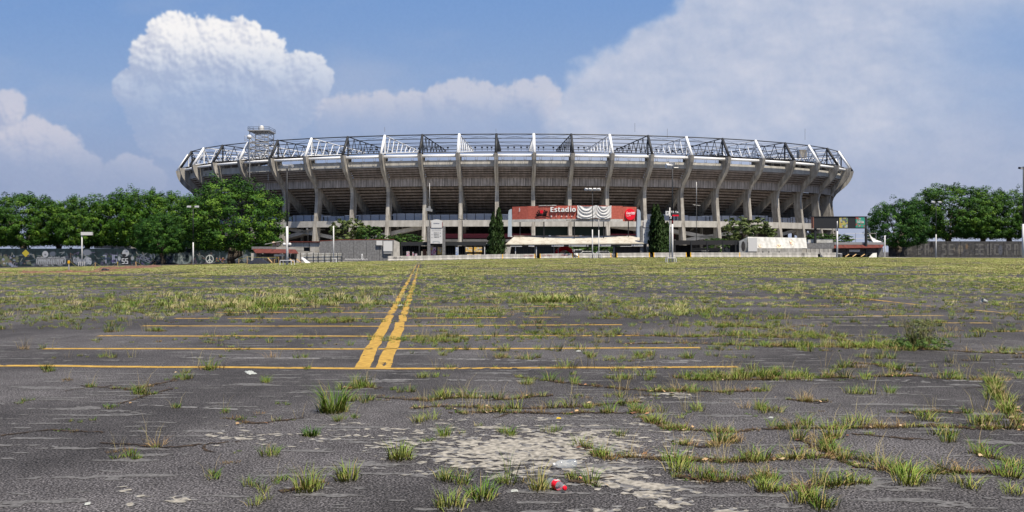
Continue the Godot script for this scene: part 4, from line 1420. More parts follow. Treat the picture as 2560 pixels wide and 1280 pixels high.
func build_gates() -> void:
	# black gate canopies either side of the entrance
	var d := 174.0
	var t := thing("gate_canopy", "black steel gate canopy with bright posters left of the entrance", "gate", base_at(1115, d))
	board(t, "beam", 1002, 607, 1232, 614, d, 0.8, M["black steel"])
	var lid := mb()
	span(lid, W(1002, 607, d), W(1232, 605.6, d + 6))
	part(t, "canopy_roof", lid, M["charcoal"])
	for p in [1003, 1047, 1072, 1112, 1138, 1162, 1186, 1208, 1230]:
		board(t, "gate_post", p, 614, p + 2.4, 652, d, 0.3, M["black steel"])
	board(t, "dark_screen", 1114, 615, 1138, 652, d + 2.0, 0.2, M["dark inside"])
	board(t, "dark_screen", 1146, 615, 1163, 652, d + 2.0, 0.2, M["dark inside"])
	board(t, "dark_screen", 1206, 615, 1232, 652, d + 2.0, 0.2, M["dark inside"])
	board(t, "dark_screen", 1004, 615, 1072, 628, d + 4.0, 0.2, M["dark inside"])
	for p in range(1006, 1232, 5):
		board(t, "gate_bar", p, 616, p + 0.5, 652, d + 0.6, 0.06, M["black steel"])
	var orange := [lin(0.7, 0.3, 0.02), lin(0.75, 0.42, 0.05), lin(0.5, 0.5, 0.5), lin(0.12, 0.2, 0.4), lin(0.7, 0.65, 0.55)]
	var many := [lin(0.5, 0.05, 0.2), lin(0.1, 0.4, 0.3), lin(0.7, 0.5, 0.1), lin(0.15, 0.15, 0.5), lin(0.6, 0.55, 0.6), lin(0.6, 0.1, 0.1)]
	var k := 0
	for q in [[1076, 618, 1090, 637.5, 1], [1094, 618, 1107, 636.5, 0], [1139, 618, 1146.5, 638, 2], [1164, 618, 1181, 630, 0], [1185, 618, 1205, 630, 0], [1168, 635, 1181, 640, 0], [1186, 635, 1203, 640, 0]]:
		k += 1
		var m: StandardMaterial3D = [poster(100 + k, lin(0.65, 0.45, 0.15), orange), poster(100 + k, lin(0.6, 0.45, 0.5), many), poster(100 + k, lin(0.35, 0.4, 0.5), [lin(0.1, 0.2, 0.5), lin(0.6, 0.6, 0.6)])][q[4]]
		print_board(t, "poster", q[0], q[1], q[2], q[3], d - 0.15, m)
	for q in [[1016, 628, 1024, 642], [1031, 630, 1034, 642], [1037, 634, 1043, 642]]:
		k += 1
		print_board(t, "poster", q[0], q[1], q[2], q[3], d - 0.15, poster(100 + k, lin(0.55, 0.45, 0.5), many))
	var bx := mb()
	span(bx, W(1057, 645, d + 2), W(1066, 623, d + 2.6))
	part(t, "brick_pier", bx, M["brick brown"])
	board(t, "white_notice", 1216, 607.5, 1223.5, 615, d - 0.2, 0.08, M["white paint"])
	board(t, "white_pole", 1211, 617, 1212.6, 648, d - 0.3, 0.15, M["white steel"])
	var u := thing("gate_canopy", "black steel gate canopy between the cypress group and the tilted white wall", "gate", base_at(1765, d))
	board(u, "beam", 1672, 603, 1847, 612, d, 0.8, M["charcoal"])
	var lid2 := mb()
	span(lid2, W(1672, 603, d), W(1847, 601.8, d + 6))
	part(u, "canopy_roof", lid2, M["charcoal"])
	for p in [1686, 1727, 1767, 1806, 1838, 1844]:
		board(u, "gate_post", p, 602.5, p + 3.0, 644, d - 0.1, 0.4, M["black steel"])
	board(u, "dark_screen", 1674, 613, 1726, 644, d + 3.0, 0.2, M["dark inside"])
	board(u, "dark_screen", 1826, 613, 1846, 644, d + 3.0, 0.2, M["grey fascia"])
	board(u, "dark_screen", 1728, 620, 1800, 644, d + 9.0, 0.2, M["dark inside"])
	for p in range(1690, 1846, 5):
		board(u, "gate_bar", p, 613, p + 0.5, 644, d + 0.6, 0.06, M["black steel"])
	var face := poster(140, lin(0.4, 0.4, 0.4), [lin(0.6, 0.58, 0.55), lin(0.05, 0.05, 0.05), lin(0.3, 0.3, 0.3)])
	var sp := mb()
	for i in 18:
		var a0 := TAU * i / 18.0
		var a1 := TAU * (i + 1) / 18.0
		for pt in [Vector2.ZERO, Vector2(cos(a1), sin(a1)), Vector2(cos(a0), sin(a0))]:
			sp.set_uv(pt * 0.5 + Vector2(0.5, 0.5))
			sp.add_vertex(W(1817, 627, d + 2.5) + Vector3(pt.x * 0.75, pt.y * 1.0, 0))
	part(u, "round_picture", sp, face)

func totem(px: float, left: bool, d: float, label: String) -> void:
	var t := thing("totem_sign", label, "sign", base_at(px, d))
	var x0 := px - 15.0
	var x1 := px + 15.0
	var up := 0.0 if left else -1.0
	for q in [[px - 22.0, px - 14.5], [px + 15.0, px + 22.0]]:
		var a := W(q[0], 556 + up, d)
		var b := W(q[1], 640, d)
		var w := (b.x - a.x) / 2.0
		var o := [Vector2(-w, 0), Vector2(w, 0)]
		var h := a.y - b.y
		for i in 9:
			var f := PI * i / 8.0
			o.append(Vector2(cos(f) * w, h - w + sin(f) * w))
		var st := mb()
		prism(st, o, 1.0, flat_frame(Vector3((a.x + b.x) / 2.0, b.y - 0.8, a.z)))
		part(t, "pillar", st, M["grey render"])
	var hd := mb()
	var a1 := W(px - 13, 569.5 + up, d - 0.7)
	var b1 := W(px + 14, 549 + up, d - 0.7)
	var o1 := [Vector2(a1.x, a1.y), Vector2(b1.x, a1.y), Vector2(b1.x, b1.y - 0.25), Vector2(lerpf(a1.x, b1.x, 0.75), b1.y - 0.02), Vector2(lerpf(a1.x, b1.x, 0.5), b1.y + 0.05), Vector2(lerpf(a1.x, b1.x, 0.25), b1.y - 0.02), Vector2(a1.x, b1.y - 0.25)]
	prism(hd, o1, 0.5, Transform3D(Basis(), Vector3(0, 0, a1.z - 0.25)))
	part(t, "head_panel", hd, M["white paint"])
	board(t, "red_edge", px - 14.6, 556 + up, px - 13.2, 569 + up, d - 0.5, 0.4, M["dark red"])
	board(t, "red_edge", px + 14.2, 556 + up, px + 15.4, 569 + up, d - 0.5, 0.4, M["dark red"])
	words(t, "head_lettering", "Guillermo", bold, 0.17, Transform3D(Basis(), W(px - 7, 560 + up, d - 0.72)), M["print blue"], 0.02, 1.25)
	board(t, "direction_panel", px - 15, 571 + up, px + 15, 609, d - 0.6, 0.5, M["white paint"])
	board(t, "dark_gap", px - 14, 569.5 + up, px + 14, 571 + up, d - 0.4, 0.3, M["print blue"])
	var rows := [["RAMPAS 4-7", 583.5, 1], ["RAMPAS 1-3", 587.2, -1], ["TUNELES 22-40", 590.9, 1], ["TUNELES 1-21", 594.6, -1]]
	for r in rows:
		words(t, "direction_lettering", r[0], bold, 0.15, Transform3D(Basis(), W(px - 6.5, r[1] + up, d - 0.62)), M["print grey"], 0.02, 1.15)
		var ar := mb()
		var f := flat_frame(W(px + 10.5 if r[2] > 0 else px - 10.5, r[1] - 0.9 + up, d - 0.64))
		var s: float = r[2]
		tri(ar, f * Vector3(0.12 * s, 0, 0), f * Vector3(-0.02 * s, 0.1, 0), f * Vector3(-0.02 * s, -0.1, 0), Vector3.BACK)
		ribbon(ar, [Vector2(-0.12, 0), Vector2(0.02, 0)], 0.08, f)
		part(t, "arrow", ar, M["print grey"])
	var mp := mb()
	var fm := flat_frame(W(px - 0.5, 606.5, d - 0.64))
	for w in [0.8, 0.62]:
		var pts := []
		for i in 13:
			var ang := PI * i / 12.0
			pts.append(Vector2(cos(ang) * w, pow(sin(ang), 0.5) * w * 0.55 - 0.1))
		ribbon(mp, pts, 0.05, fm)
	part(t, "stadium_map", mp, M["blue grey"])
	for i in 3:
		board(t, "small_print", px - 12, 574 + i * 1.7 + up, px + 12, 574.4 + i * 1.7 + up, d - 0.61, 0.02, M["galvanised"])

func build_entrance() -> void:
	var d := 172.0
	var t := thing("entrance_pavilion", "low entrance pavilion with a stained white roof and dark openings below the red sign", "entrance building", base_at(1440, d))
	var g := base_at(1440, d).y
	# roof: sloping front between two hipped ends
	var rf := mb()
	var e0 := W(1264, 610, d)
	var e1 := W(1618, 607.5, d)
	var r0 := W(1284, 592.5, d + 7)
	var r1 := W(1598, 590.5, d + 7)
	for i in 6:
		var f0 := i / 6.0
		var f1 := (i + 1) / 6.0
		var aa := e0.lerp(e1, f0)
		var bb := e0.lerp(e1, f1)
		var cc := r0.lerp(r1, f1)
		var dd := r0.lerp(r1, f0)
		var s := mb()
		var dn := Vector3(0, -0.22, 0)
		hexa(s, [aa + dn, bb + dn, cc + dn, dd + dn], [aa, bb - Vector3(0.012, 0, 0), cc - Vector3(0.012, 0, 0), dd])
		part(t, "roof_sheet", s, M["white roof"])
	var hip := mb()
	hexa(hip, [W(1606, 611, d), W(1622, 610, d + 1), W(1608, 597, d + 7.5), W(1598, 592, d + 7)], [W(1606, 609.6, d), W(1622, 608.6, d + 1), W(1608, 595.6, d + 7.5), W(1598, 590.6, d + 7)])
	part(t, "roof_hip", hip, M["white roof"])
	var rd := mb()
	span(rd, W(1284, 593.5, d + 7.3), W(1600, 589, d + 9))
	part(t, "roof_ridge", rd, M["stand concrete"])
	for q in [[1276, 589.5], [1372, 588], [1449, 588.5], [1566, 590], [1600, 591]]:
		board(t, "roof_vent", q[0], q[1], q[0] + 5, q[1] + 3, d + 6.5, 0.5, M["white paint"])
	board(t, "fascia", 1262, 609.5, 1617, 616, d + 0.3, 0.5, M["grey fascia"])
	# piers and rooms
	for q in [[1273, 1278], [1287, 1289], [1336, 1341], [1384, 1386], [1395, 1396.5], [1434, 1435.5], [1533, 1537], [1604, 1621]]:
		board(t, "pier", q[0], 616, q[1], 650, d + 0.8, 0.8, M["grey fascia"] if q[0] > 1600 or q[0] < 1280 else M["grey render"])
	board(t, "pier", 1340.2, 617, 1342, 640, d + 0.4, 0.2, M["white paint"])
	board(t, "pier", 1288, 617, 1289.6, 636, d + 0.5, 0.2, M["white paint"])
	board(t, "dark_glass", 1289, 617, 1336, 650, d + 2.0, 0.2, M["glass dark"])
	board(t, "dark_glass", 1342, 617, 1385, 650, d + 2.0, 0.2, M["glass dark"])
	board(t, "dark_glass", 1537, 617, 1604, 650, d + 2.2, 0.2, M["grey fascia"])
	for p in range(1545, 1604, 12):
		board(t, "mullion", p, 617, p + 0.7, 650, d + 2.0, 0.15, M["black steel"])
	for p in range(1298, 1384, 10):
		if p < 1334 or p > 1344:
			board(t, "mullion", p, 617, p + 0.6, 650, d + 1.9, 0.1, M["black steel"])
	for p in range(1438, 1533, 8):
		board(t, "turnstile_post", p, 617, p + 0.9, 648, d + 1.6, 0.15, M["black steel"])
	var rail := mb()
	bar(rail, W(1436, 626, d + 1.7), W(1533, 626, d + 1.7), 0.05, 4)
	part(t, "turnstile_rail", rail, M["black steel"])
	for q in [[1276, 614.6, 1305, 616.4, ""], [1321, 609.6, 1336, 616.2, ""], [1379, 609, 1409.5, 616, "ACCESO Sur"], [1422, 609, 1471, 616, "-"], [1498, 608.6, 1527, 615.8, "ACCESO Sur"], [1551, 615.2, 1580, 616.3, ""], [1579, 609, 1608, 615.8, "ACCESO Sur"]]:
		var b := board(t, "fascia_sign", q[0], q[1], q[2], q[3], d + 0.1, 0.1, M["white paint"])
		if q[4] == "ACCESO Sur":
			words(t, "sign_lettering", "ACCESO", bold, 0.2, Transform3D(Basis(), W(q[0] + 7.5, q[3] - 1.6, d + 0.08)), M["print blue"], 0.02, 0.85)
			words(t, "sign_lettering", "Sur", bold, 0.18, Transform3D(Basis(), W(q[0] + 20, q[3] - 1.6, d + 0.08)), M["blue grey"], 0.02, 0.6)
			board(t, "sign_symbol", q[0] + 2.5, q[1] + 1.5, q[0] + 5.5, q[3] - 1.4, d + 0.06, 0.03, M["print blue"])
		elif q[4] == "-":
			board(t, "sign_symbol", 1465, 609.8, 1468, 615.4, d + 0.06, 0.03, M["print grey"])
			board(t, "sign_symbol", 1425, 610.4, 1429, 614.6, d + 0.06, 0.03, M["galvanised"])
	# leaning buttresses at the ends
	for q in [[[1252, 640], [1272, 640], [1278, 617], [1263, 617]], [[1623, 636], [1652, 640], [1624, 617], [1617, 616]]]:
		var s := mb()
		var o := []
		for p in q:
			var w := W(p[0], p[1] + (3 if p[1] > 630 else 0), d - 0.5)
			o.append(Vector2(w.x, w.y - (0.8 if p[1] > 630 else 0.0)))
		prism(s, o, 1.2, flat_frame(Vector3(0, 0, -d - 0.4)))
		part(t, "buttress", s, M["barrier concrete"])
	# red inflatable arch inside
	var ar := mb(true)
	var prev := Vector3.ZERO
	for i in 13:
		var f := PI * i / 12.0
		var p := W(1411, 641, d + 5) + Vector3(cos(f) * 1.85, sin(f) * 1.9, 0)
		if i > 0:
			bar(ar, prev, p, 0.5, 10)
		prev = p
	single_w("inflatable_arch", ar, M["signal red"], base_at(1411, d + 5), "red inflatable arch standing inside the entrance opening", "arch")
	var wt := mb()
	span(wt, W(1401, 645, d + 6.5), W(1413, 618, d + 6.7))
	single_w("white_screen", wt, M["white render"], base_at(1407, d + 6.6), "tall white screen seen through the red arch in the entrance", "screen")

func curve_d(px: float) -> float:
	return 176.0 + 3.2 * pow((px - 1450.0) / 160.0, 2)

func board_point(px: float, v: float, out := 0.0) -> Vector3:
	# v 0 = lower edge, 1 = upper edge of the curved sign
	var d := curve_d(px) - out
	return Vector3((px - 1280.0) / LENS * curve_d(px), lerpf(9.05, 11.95, v), -d)

func board_frame(px: float, v: float, out := 0.05) -> Transform3D:
	var e := (board_point(px + 2.0, v) - board_point(px - 2.0, v))
	e.y = 0
	e = e.normalized()
	return Transform3D(Basis(e, Vector3.UP, e.cross(Vector3.UP)), board_point(px, v) + e.cross(Vector3.UP) * out)

func build_sign() -> void:
	var t := thing("sign_board", "long curved brick-red sign board with white lettering above the entrance pavilion", "sign board", W(1436, 592, 177))
	var xs := [1280.5, 1318.0, 1356.0, 1394.0, 1432.0, 1470.0, 1514.0, 1557.0, 1591.0]
	for i in 8:
		var a: float = xs[i] + 0.15
		var b: float = xs[i + 1] - 0.15
		var s := mb()
		var lo := 0.0 if i < 7 else -0.16
		var hi := 1.0 if i < 7 else 0.95
		if i == 0:
			hi = 0.985
		hexa(s, [board_point(a, lo), board_point(b, lo), board_point(b, lo, -0.5), board_point(a, lo, -0.5)], [board_point(a, hi), board_point(b, hi), board_point(b, hi, -0.5), board_point(a, hi, -0.5)])
		part(t, "sign_panel", s, M["brick red board"])
		if i < 7:
			var w := mb()
			hexa(w, [board_point(a, -0.2, 0.06), board_point(b, -0.2, 0.06), board_point(b, -0.2, -0.4), board_point(a, -0.2, -0.4)], [board_point(a, -0.005, 0.06), board_point(b, -0.005, 0.06), board_point(b, -0.005, -0.4), board_point(a, -0.005, -0.4)])
			part(t, "white_strip", w, M["white render"])
	var tr := mb()
	for q in [[1347, 1366], [1367, 1391]]:
		hexa(tr, [board_point(q[0], 1.0, 0.1), board_point(q[1], 1.0, 0.1), board_point(q[1], 1.0, -0.3), board_point(q[0], 1.0, -0.3)], [board_point(q[0], 1.045, 0.1), board_point(q[1], 1.06, 0.1), board_point(q[1], 1.06, -0.3), board_point(q[0], 1.045, -0.3)])
	part(t, "torn_top_trim", tr, M["white render"])
	for q in [[1269.5, 1279.5, 1, 592], [1592.5, 1602, -1, 594]]:
		var s := mb()
		var dd := curve_d(q[0]) - 0.6
		var a := W(q[0], q[3], dd)
		var b := W(q[1], 522.5, dd)
		var w := b.x - a.x
		var o := []
		if q[2] > 0:
			o = [Vector2(0, 0), Vector2(w, 0), Vector2(w, b.y - a.y), Vector2(w * 0.55, b.y - a.y - 0.12), Vector2(w * 0.25, b.y - a.y - 0.35), Vector2(w * 0.15, b.y - a.y - 0.8)]
		else:
			o = [Vector2(0, 0), Vector2(w, 0), Vector2(w * 0.9, b.y - a.y - 0.8), Vector2(w * 0.75, b.y - a.y - 0.35), Vector2(w * 0.45, b.y - a.y - 0.12), Vector2(0, b.y - a.y)]
		prism(s, o, 1.6, flat_frame(Vector3(a.x, a.y, a.z - 0.6)))
		part(t, "side_fin", s, M["blue grey"])
	var legs := mb()
	for p in [1300, 1360, 1436, 1510, 1572]:
		bar(legs, board_point(p, 0.2, -0.7), Vector3(board_point(p, 0).x, 4.5, board_point(p, 0).z - 0.7), 0.12, 5)
	part(t, "support_post", legs, M["charcoal"])
	# picture mark: a dark crown of ribs over an arc, with a red ball
	var mk := mb()
	var f := board_frame(1354.5, 0.26, 0.14)
	for q in [[-1.05, 0.35, -0.2], [-0.8, 0.8, -0.2], [-0.5, 1.12, -0.16], [0.5, 1.15, 0.16], [0.78, 1.0, 0.2], [1.05, 0.9, 0.22]]:
		ribbon(mk, [Vector2(q[0] * 0.9, 0.0), Vector2(q[0] * 0.98, q[1] * 0.6), Vector2(q[0] + q[2], q[1])], 0.26, f)
	ribbon(mk, [Vector2(-1.0, 0.1), Vector2(1.0, 0.1)], 0.3, f)
	var arc := []
	for i in 11:
		var u := lerpf(-1.5, 1.5, i / 10.0)
		arc.append(Vector2(u, 0.02 - 0.16 * u * u))
	ribbon(mk, arc, 0.17, f)
	part(t, "stadium_emblem", mk, M["logo black"])
	var bl := mb()
	disc(bl, Vector2(0, 0.86), 0.38, 0.38, f.translated_local(Vector3(0, 0, 0.05)))
	part(t, "emblem_ball", bl, M["signal red"])
	var sm := mb()
	var fs := board_frame(1299, 0.62, 0.1)
	ribbon(sm, [Vector2(-0.15, 0), Vector2(0.15, 0.05), Vector2(-0.1, 0.3), Vector2(0.15, 0.35), Vector2(-0.05, 0.6), Vector2(0.1, 0.75)], 0.09, fs)
	part(t, "white_scrawl", sm, M["letter white"])
	var x := 1377.0
	var fe := board_frame(1408, 0.4, 0.16)
	words(t, "title_lettering", "Estadio", bold, 1.06, fe.translated_local(Vector3(-2.78, 0, 0)), M["letter white"], 0.22, 5.55)
	words(t, "title_shadow", "Estadio", bold, 1.06, fe.translated_local(Vector3(-2.74, -0.1, -0.13)), M["logo black"], 0.06, 5.55)
	var letters := "Bienve"
	for i in 6:
		var fl := board_frame(1377.5 + i * 12.6, 0.09, 0.1)
		words(t, "welcome_lettering", letters[i], bold, 0.36, fl, M["letter white"], 0.08)
	var fu := board_frame(1444, -0.16, 0.12)
	words(t, "web_address", "www.estadioazteca.com.mx", bold, 0.24, fu.translated_local(Vector3(-2.6, 0, 0)), M["logo black"], 0.04, 5.3)
	# red disc with flowing white script
	var fc := board_frame(1574, 0.37, 0.1)
	var dc := mb()
	var o := []
	for i in 36:
		o.append(Vector2(cos(TAU * i / 36) * 1.24, sin(TAU * i / 36) * 1.27))
	prism(dc, o, 0.3, fc.translated_local(Vector3(0, 0, 0.1)))
	part(t, "red_disc", dc, M["signal red"])
	var slant := Transform3D(Basis(Vector3(1, 0, 0), Vector3(0.22, 1, 0), Vector3(0, 0, 1)), Vector3.ZERO)
	words(t, "script_lettering", "Coca-Cola", serif, 0.56, fc.translated_local(Vector3(-1.08, -0.22, 0.29)) * slant, M["letter white"], 0.05, 2.05)
	var sw := mb()
	ribbon(sw, [Vector2(-0.95, -0.36), Vector2(-0.6, -0.42), Vector2(-0.3, -0.34), Vector2(0.05, -0.3)], 0.07, fc.translated_local(Vector3(0, 0, 0.29)))
	ribbon(sw, [Vector2(0.05, 0.36), Vector2(0.4, 0.46), Vector2(0.8, 0.36), Vector2(1.12, 0.5)], 0.08, fc.translated_local(Vector3(0, 0, 0.29)))
	part(t, "script_swash", sw, M["letter white"])
	# two swags of grey cloth hung over the rest of the name
	var k := 0
	for q in [[1443.0, 1490.0], [1490.0, 1528.0]]:
		var st := mb(true)
		var nu := 26
		var nv := 26
		var pts := []
		for j in nv + 1:
			var row := []
			for i in nu + 1:
				var u := float(i) / nu
				var v := float(j) / nv
				var sag := (1.0 - pow(2.0 * u - 1.0, 2))
				var vv := 1.03 - v * 0.98 - 0.1 * sag * (1.0 - v) - 0.05 * sag * v
				var ph := (v - sag * (0.75 if k == 0 else 0.9) * (0.25 + 0.75 * (1.0 - v * v)) + 0.12 * u) * 15.0
				var fold := 0.5 + 0.5 * sin(ph + 0.9 * sin(ph * 0.43 + u * 2.0 + k))
				var dep := 0.3 + 0.24 * fold * (0.25 + 0.75 * sag) + 0.1 * sin(u * 34.0 + v * 3.0) * (1.0 - sag)
				if v > 0.97:
					dep *= 0.8
				row.append(board_point(lerpf(q[0], q[1], u), vv, dep))
			pts.append(row)
		for j in nv:
			for i in nu:
				quad(st, pts[j][i], pts[j][i + 1], pts[j + 1][i + 1], pts[j + 1][i], Vector3(0, 0.1, 1))
		var base := board_point((q[0] + q[1]) / 2.0, 0.0, 0.4)
		single_w("draped_cloth", st, M["cloth"], base, ["wide grey cloth swag hung over the red sign next to the white lettering", "narrower grey cloth swag hung over the red sign, right of the wider one"][k], "cloth", "grey cloths draped over the sign")
		k += 1

func build_scoreboard() -> void:
	var d := 177.0
	var t := thing("scoreboard", "black electronic scoreboard on two legs with two colourful advertisements at right", "scoreboard", base_at(2100, d))
	board(t, "housing", 2034, 542.5, 2167, 571, d, 1.2, M["black steel"])
	board(t, "top_edge", 2033.5, 540.8, 2169, 542.5, d - 0.1, 1.4, M["charcoal"])
	board(t, "left_edge", 2033, 542.4, 2034.4, 571, d - 0.06, 1.2, M["brick brown"])
	for p in [2037, 2164]:
		board(t, "leg", p, 571, p + 4.5, 645, d - 0.05 if p > 2100 else d + 0.2, 0.5, M["black steel"])
	var a := poster(151, lin(0.45, 0.4, 0.12), [lin(0.1, 0.12, 0.16), lin(0.5, 0.3, 0.1), lin(0.12, 0.3, 0.12), lin(0.4, 0.42, 0.45)])
	var b := poster(152, lin(0.04, 0.3, 0.22), [lin(0.5, 0.05, 0.05), lin(0.6, 0.5, 0.48), lin(0.1, 0.22, 0.18), lin(0.45, 0.15, 0.1)])
	print_board(t, "advert_panel", 2098, 544.5, 2119, 569.5, d - 0.1, a)
	print_board(t, "advert_panel", 2139, 543.5, 2162, 569, d - 0.1, b)
	words(t, "advert_lettering", "Coca-Cola", serif, 0.5, flat_frame(W(2142, 559, d - 0.13)), M["letter white"], 0.02, 1.55)

# a wide concrete road barrier in its own frame: x along, y up
func barrier_mesh(length: float) -> ArrayMesh:
	var st := mb()
	var turn := Transform3D(Basis(Vector3(0, 0, 1), Vector3(0, 1, 0), Vector3(-1, 0, 0)), Vector3.ZERO)
	prism(st, [Vector2(-0.3, 0.14), Vector2(0.3, 0.14), Vector2(0.3, 0.22), Vector2(0.16, 0.42), Vector2(0.1, 1.0), Vector2(0.07, 1.04), Vector2(-0.07, 1.04), Vector2(-0.1, 1.0), Vector2(-0.16, 0.42), Vector2(-0.3, 0.22)], length - 0.04, turn)
	for x in [-0.36, 0.0, 0.36]:
		box(st, Vector3(x * length, 0.0, 0), Vector3(length * 0.2, 0.29, 0.58))
	return finish(st)

func build_barriers() -> void:
	var d := 165.0
	var mesh := barrier_mesh(3.4)
	var end := mb()
	var turn := Transform3D(Basis(Vector3(0, 0, 1), Vector3(0, 1, 0), Vector3(-1, 0, 0)), Vector3.ZERO)
	prism(end, [Vector2(-0.31, 0.15), Vector2(0.31, 0.15), Vector2(0.31, 0.225), Vector2(0.17, 0.42), Vector2(0.11, 1.01), Vector2(0.075, 1.055), Vector2(-0.075, 1.055), Vector2(-0.11, 1.01), Vector2(-0.17, 0.42), Vector2(-0.31, 0.225)], 0.16, turn)
	var end_mesh := finish(end)
	# photo columns of each unit's left and right end; y = yellow end, r = red scrawl, b = blue scrawl
	var units := []
	var p := 970.0
	while p < 1255.0:
		units.append([p, ""])
		p += 40.8
	for q in [[1256, "L"], [1297, "rR"], [1350, "Lr"], [1391, "rR"], [1446, "L"], [1487, "R"], [1542, "L"], [1583, "R"], [1634, "L"], [1675, "R"], [1726, "L"], [1767, ""], [1808, ""], [1848, "L"], [1889, ""], [1930, ""], [1971, ""], [2003, ""], [2051, ""]]:
		units.append(q)
	var n := units.size()
	for i in n:
		var q: Array = units[i]
		var c := base_at(q[0] + 20.4, d)
		var c0 := base_at(q[0], d)
		var c1 := base_at(q[0] + 40.8, d)
		var look := "grey concrete barrier"
		if "r" in q[1]:
			look = "concrete barrier with red scrawl"
		elif i == 0:
			look = "concrete barrier with faint dark scrawl"
		if "L" in q[1]:
			look += ", yellow left end"
		if "R" in q[1]:
			look += ", yellow right end"
		var run := 0 if q[0] < 1250 else 1 if q[0] < 1620 else 2 if q[0] < 1840 else 3
		var nth := 0
		for u in i:
			if (0 if units[u][0] < 1250 else 1 if units[u][0] < 1620 else 2 if units[u][0] < 1840 else 3) == run:
				nth += 1
		var t := thing("road_barrier", "%s, %s from left %s" % [look, ["first", "second", "third", "fourth", "fifth", "sixth", "seventh", "eighth"][nth], ["before the black gates", "before the entrance pavilion", "before the right canopy", "below the tilted white wall"][run]], "barrier", c, "concrete barriers in a row")
		t.rotation = Vector3(0, 0, atan2(c1.y - c0.y, c1.x - c0.x))
		part_mesh(t, "concrete_body", mesh, M["barrier concrete"])
		if "L" in q[1]:
			part_mesh(t, "yellow_end", end_mesh, M["yellow paint"], Transform3D(Basis(), Vector3(-1.63, 0, 0)))
		if "R" in q[1]:
			part_mesh(t, "yellow_end", end_mesh, M["yellow paint"], Transform3D(Basis(), Vector3(1.63, 0, 0)))
		if "r" in q[1] or i == 0:
			var s := mb()
			var r := RandomNumberGenerator.new()
			r.seed = 500 + i
			var f := Transform3D(Basis(Vector3.RIGHT, -0.1), Vector3(0, 0.45, 0.19))
			for k in 3:
				var o := Vector2(r.randf_range(-1.3, 0.8), r.randf_range(0.02, 0.12))
				var pts := []
				for m in 7:
					pts.append(o + Vector2(m * 0.11, r.randf_range(0.0, 0.36)))
				ribbon(s, pts, 0.05, f)
			part_mesh(t, "scrawl", finish(s), M["graffiti red"] if i else M["charcoal"])
# ------------------------------------------------------------------ poles and lamps
func guard(t: Node3D, b: Vector3, w: float, h: float) -> void:
	# hoop guard of white tube round a pole's foot
	for s in [-1, 1]:
		var g := mb()
		for x in [-1, 1]:
			bar(g, b + Vector3(x * w, -0.1, s * w), b + Vector3(x * w, h, s * w), 0.06, 6)
		bar(g, b + Vector3(-w, h, s * w), b + Vector3(w, h, s * w), 0.06, 6)
		part(t, "guard_hoop", g, M["white paint"])

func pole(called: String, label: String, cat: String, b: Vector3, parts: Array, group := "") -> Node3D:
	# parts: [from height, to height, radius, material]
	var t := thing(called, label, cat, b, group)
	for p in parts:
		var s := mb(true)
		bar(s, b + Vector3(0, p[0], 0), b + Vector3(0, p[1], 0), p[2], 10, p[2] * (0.9 if p.size() < 5 else p[4]))
		part(t, "pole", s, M[p[3]])
	return t

func head(t: Node3D, c: Vector3, size: Vector3, tilt := 0.3, turn := 0.0, m := "galvanised") -> void:
	var s := mb()
	var bs := Basis(Vector3.UP, turn) * Basis(Vector3.RIGHT, tilt)
	box(s, c, size, bs)
	box(s, c + bs * Vector3(0, 0, -size.z * 0.6), Vector3(size.x * 0.55, size.y * 0.6, size.z * 0.4), bs)
	part(t, "lamp_head", s, M[m])
	var g := mb()
	box(g, c + bs * Vector3(0, 0, size.z * 0.53), Vector3(size.x * 0.85, size.y * 0.8, 0.03), bs)
	part(t, "lamp_glass", g, M["white paint"])

func top_of(px: float, py: float, b: Vector3) -> float:
	return W(px, py, -b.z).y - b.y

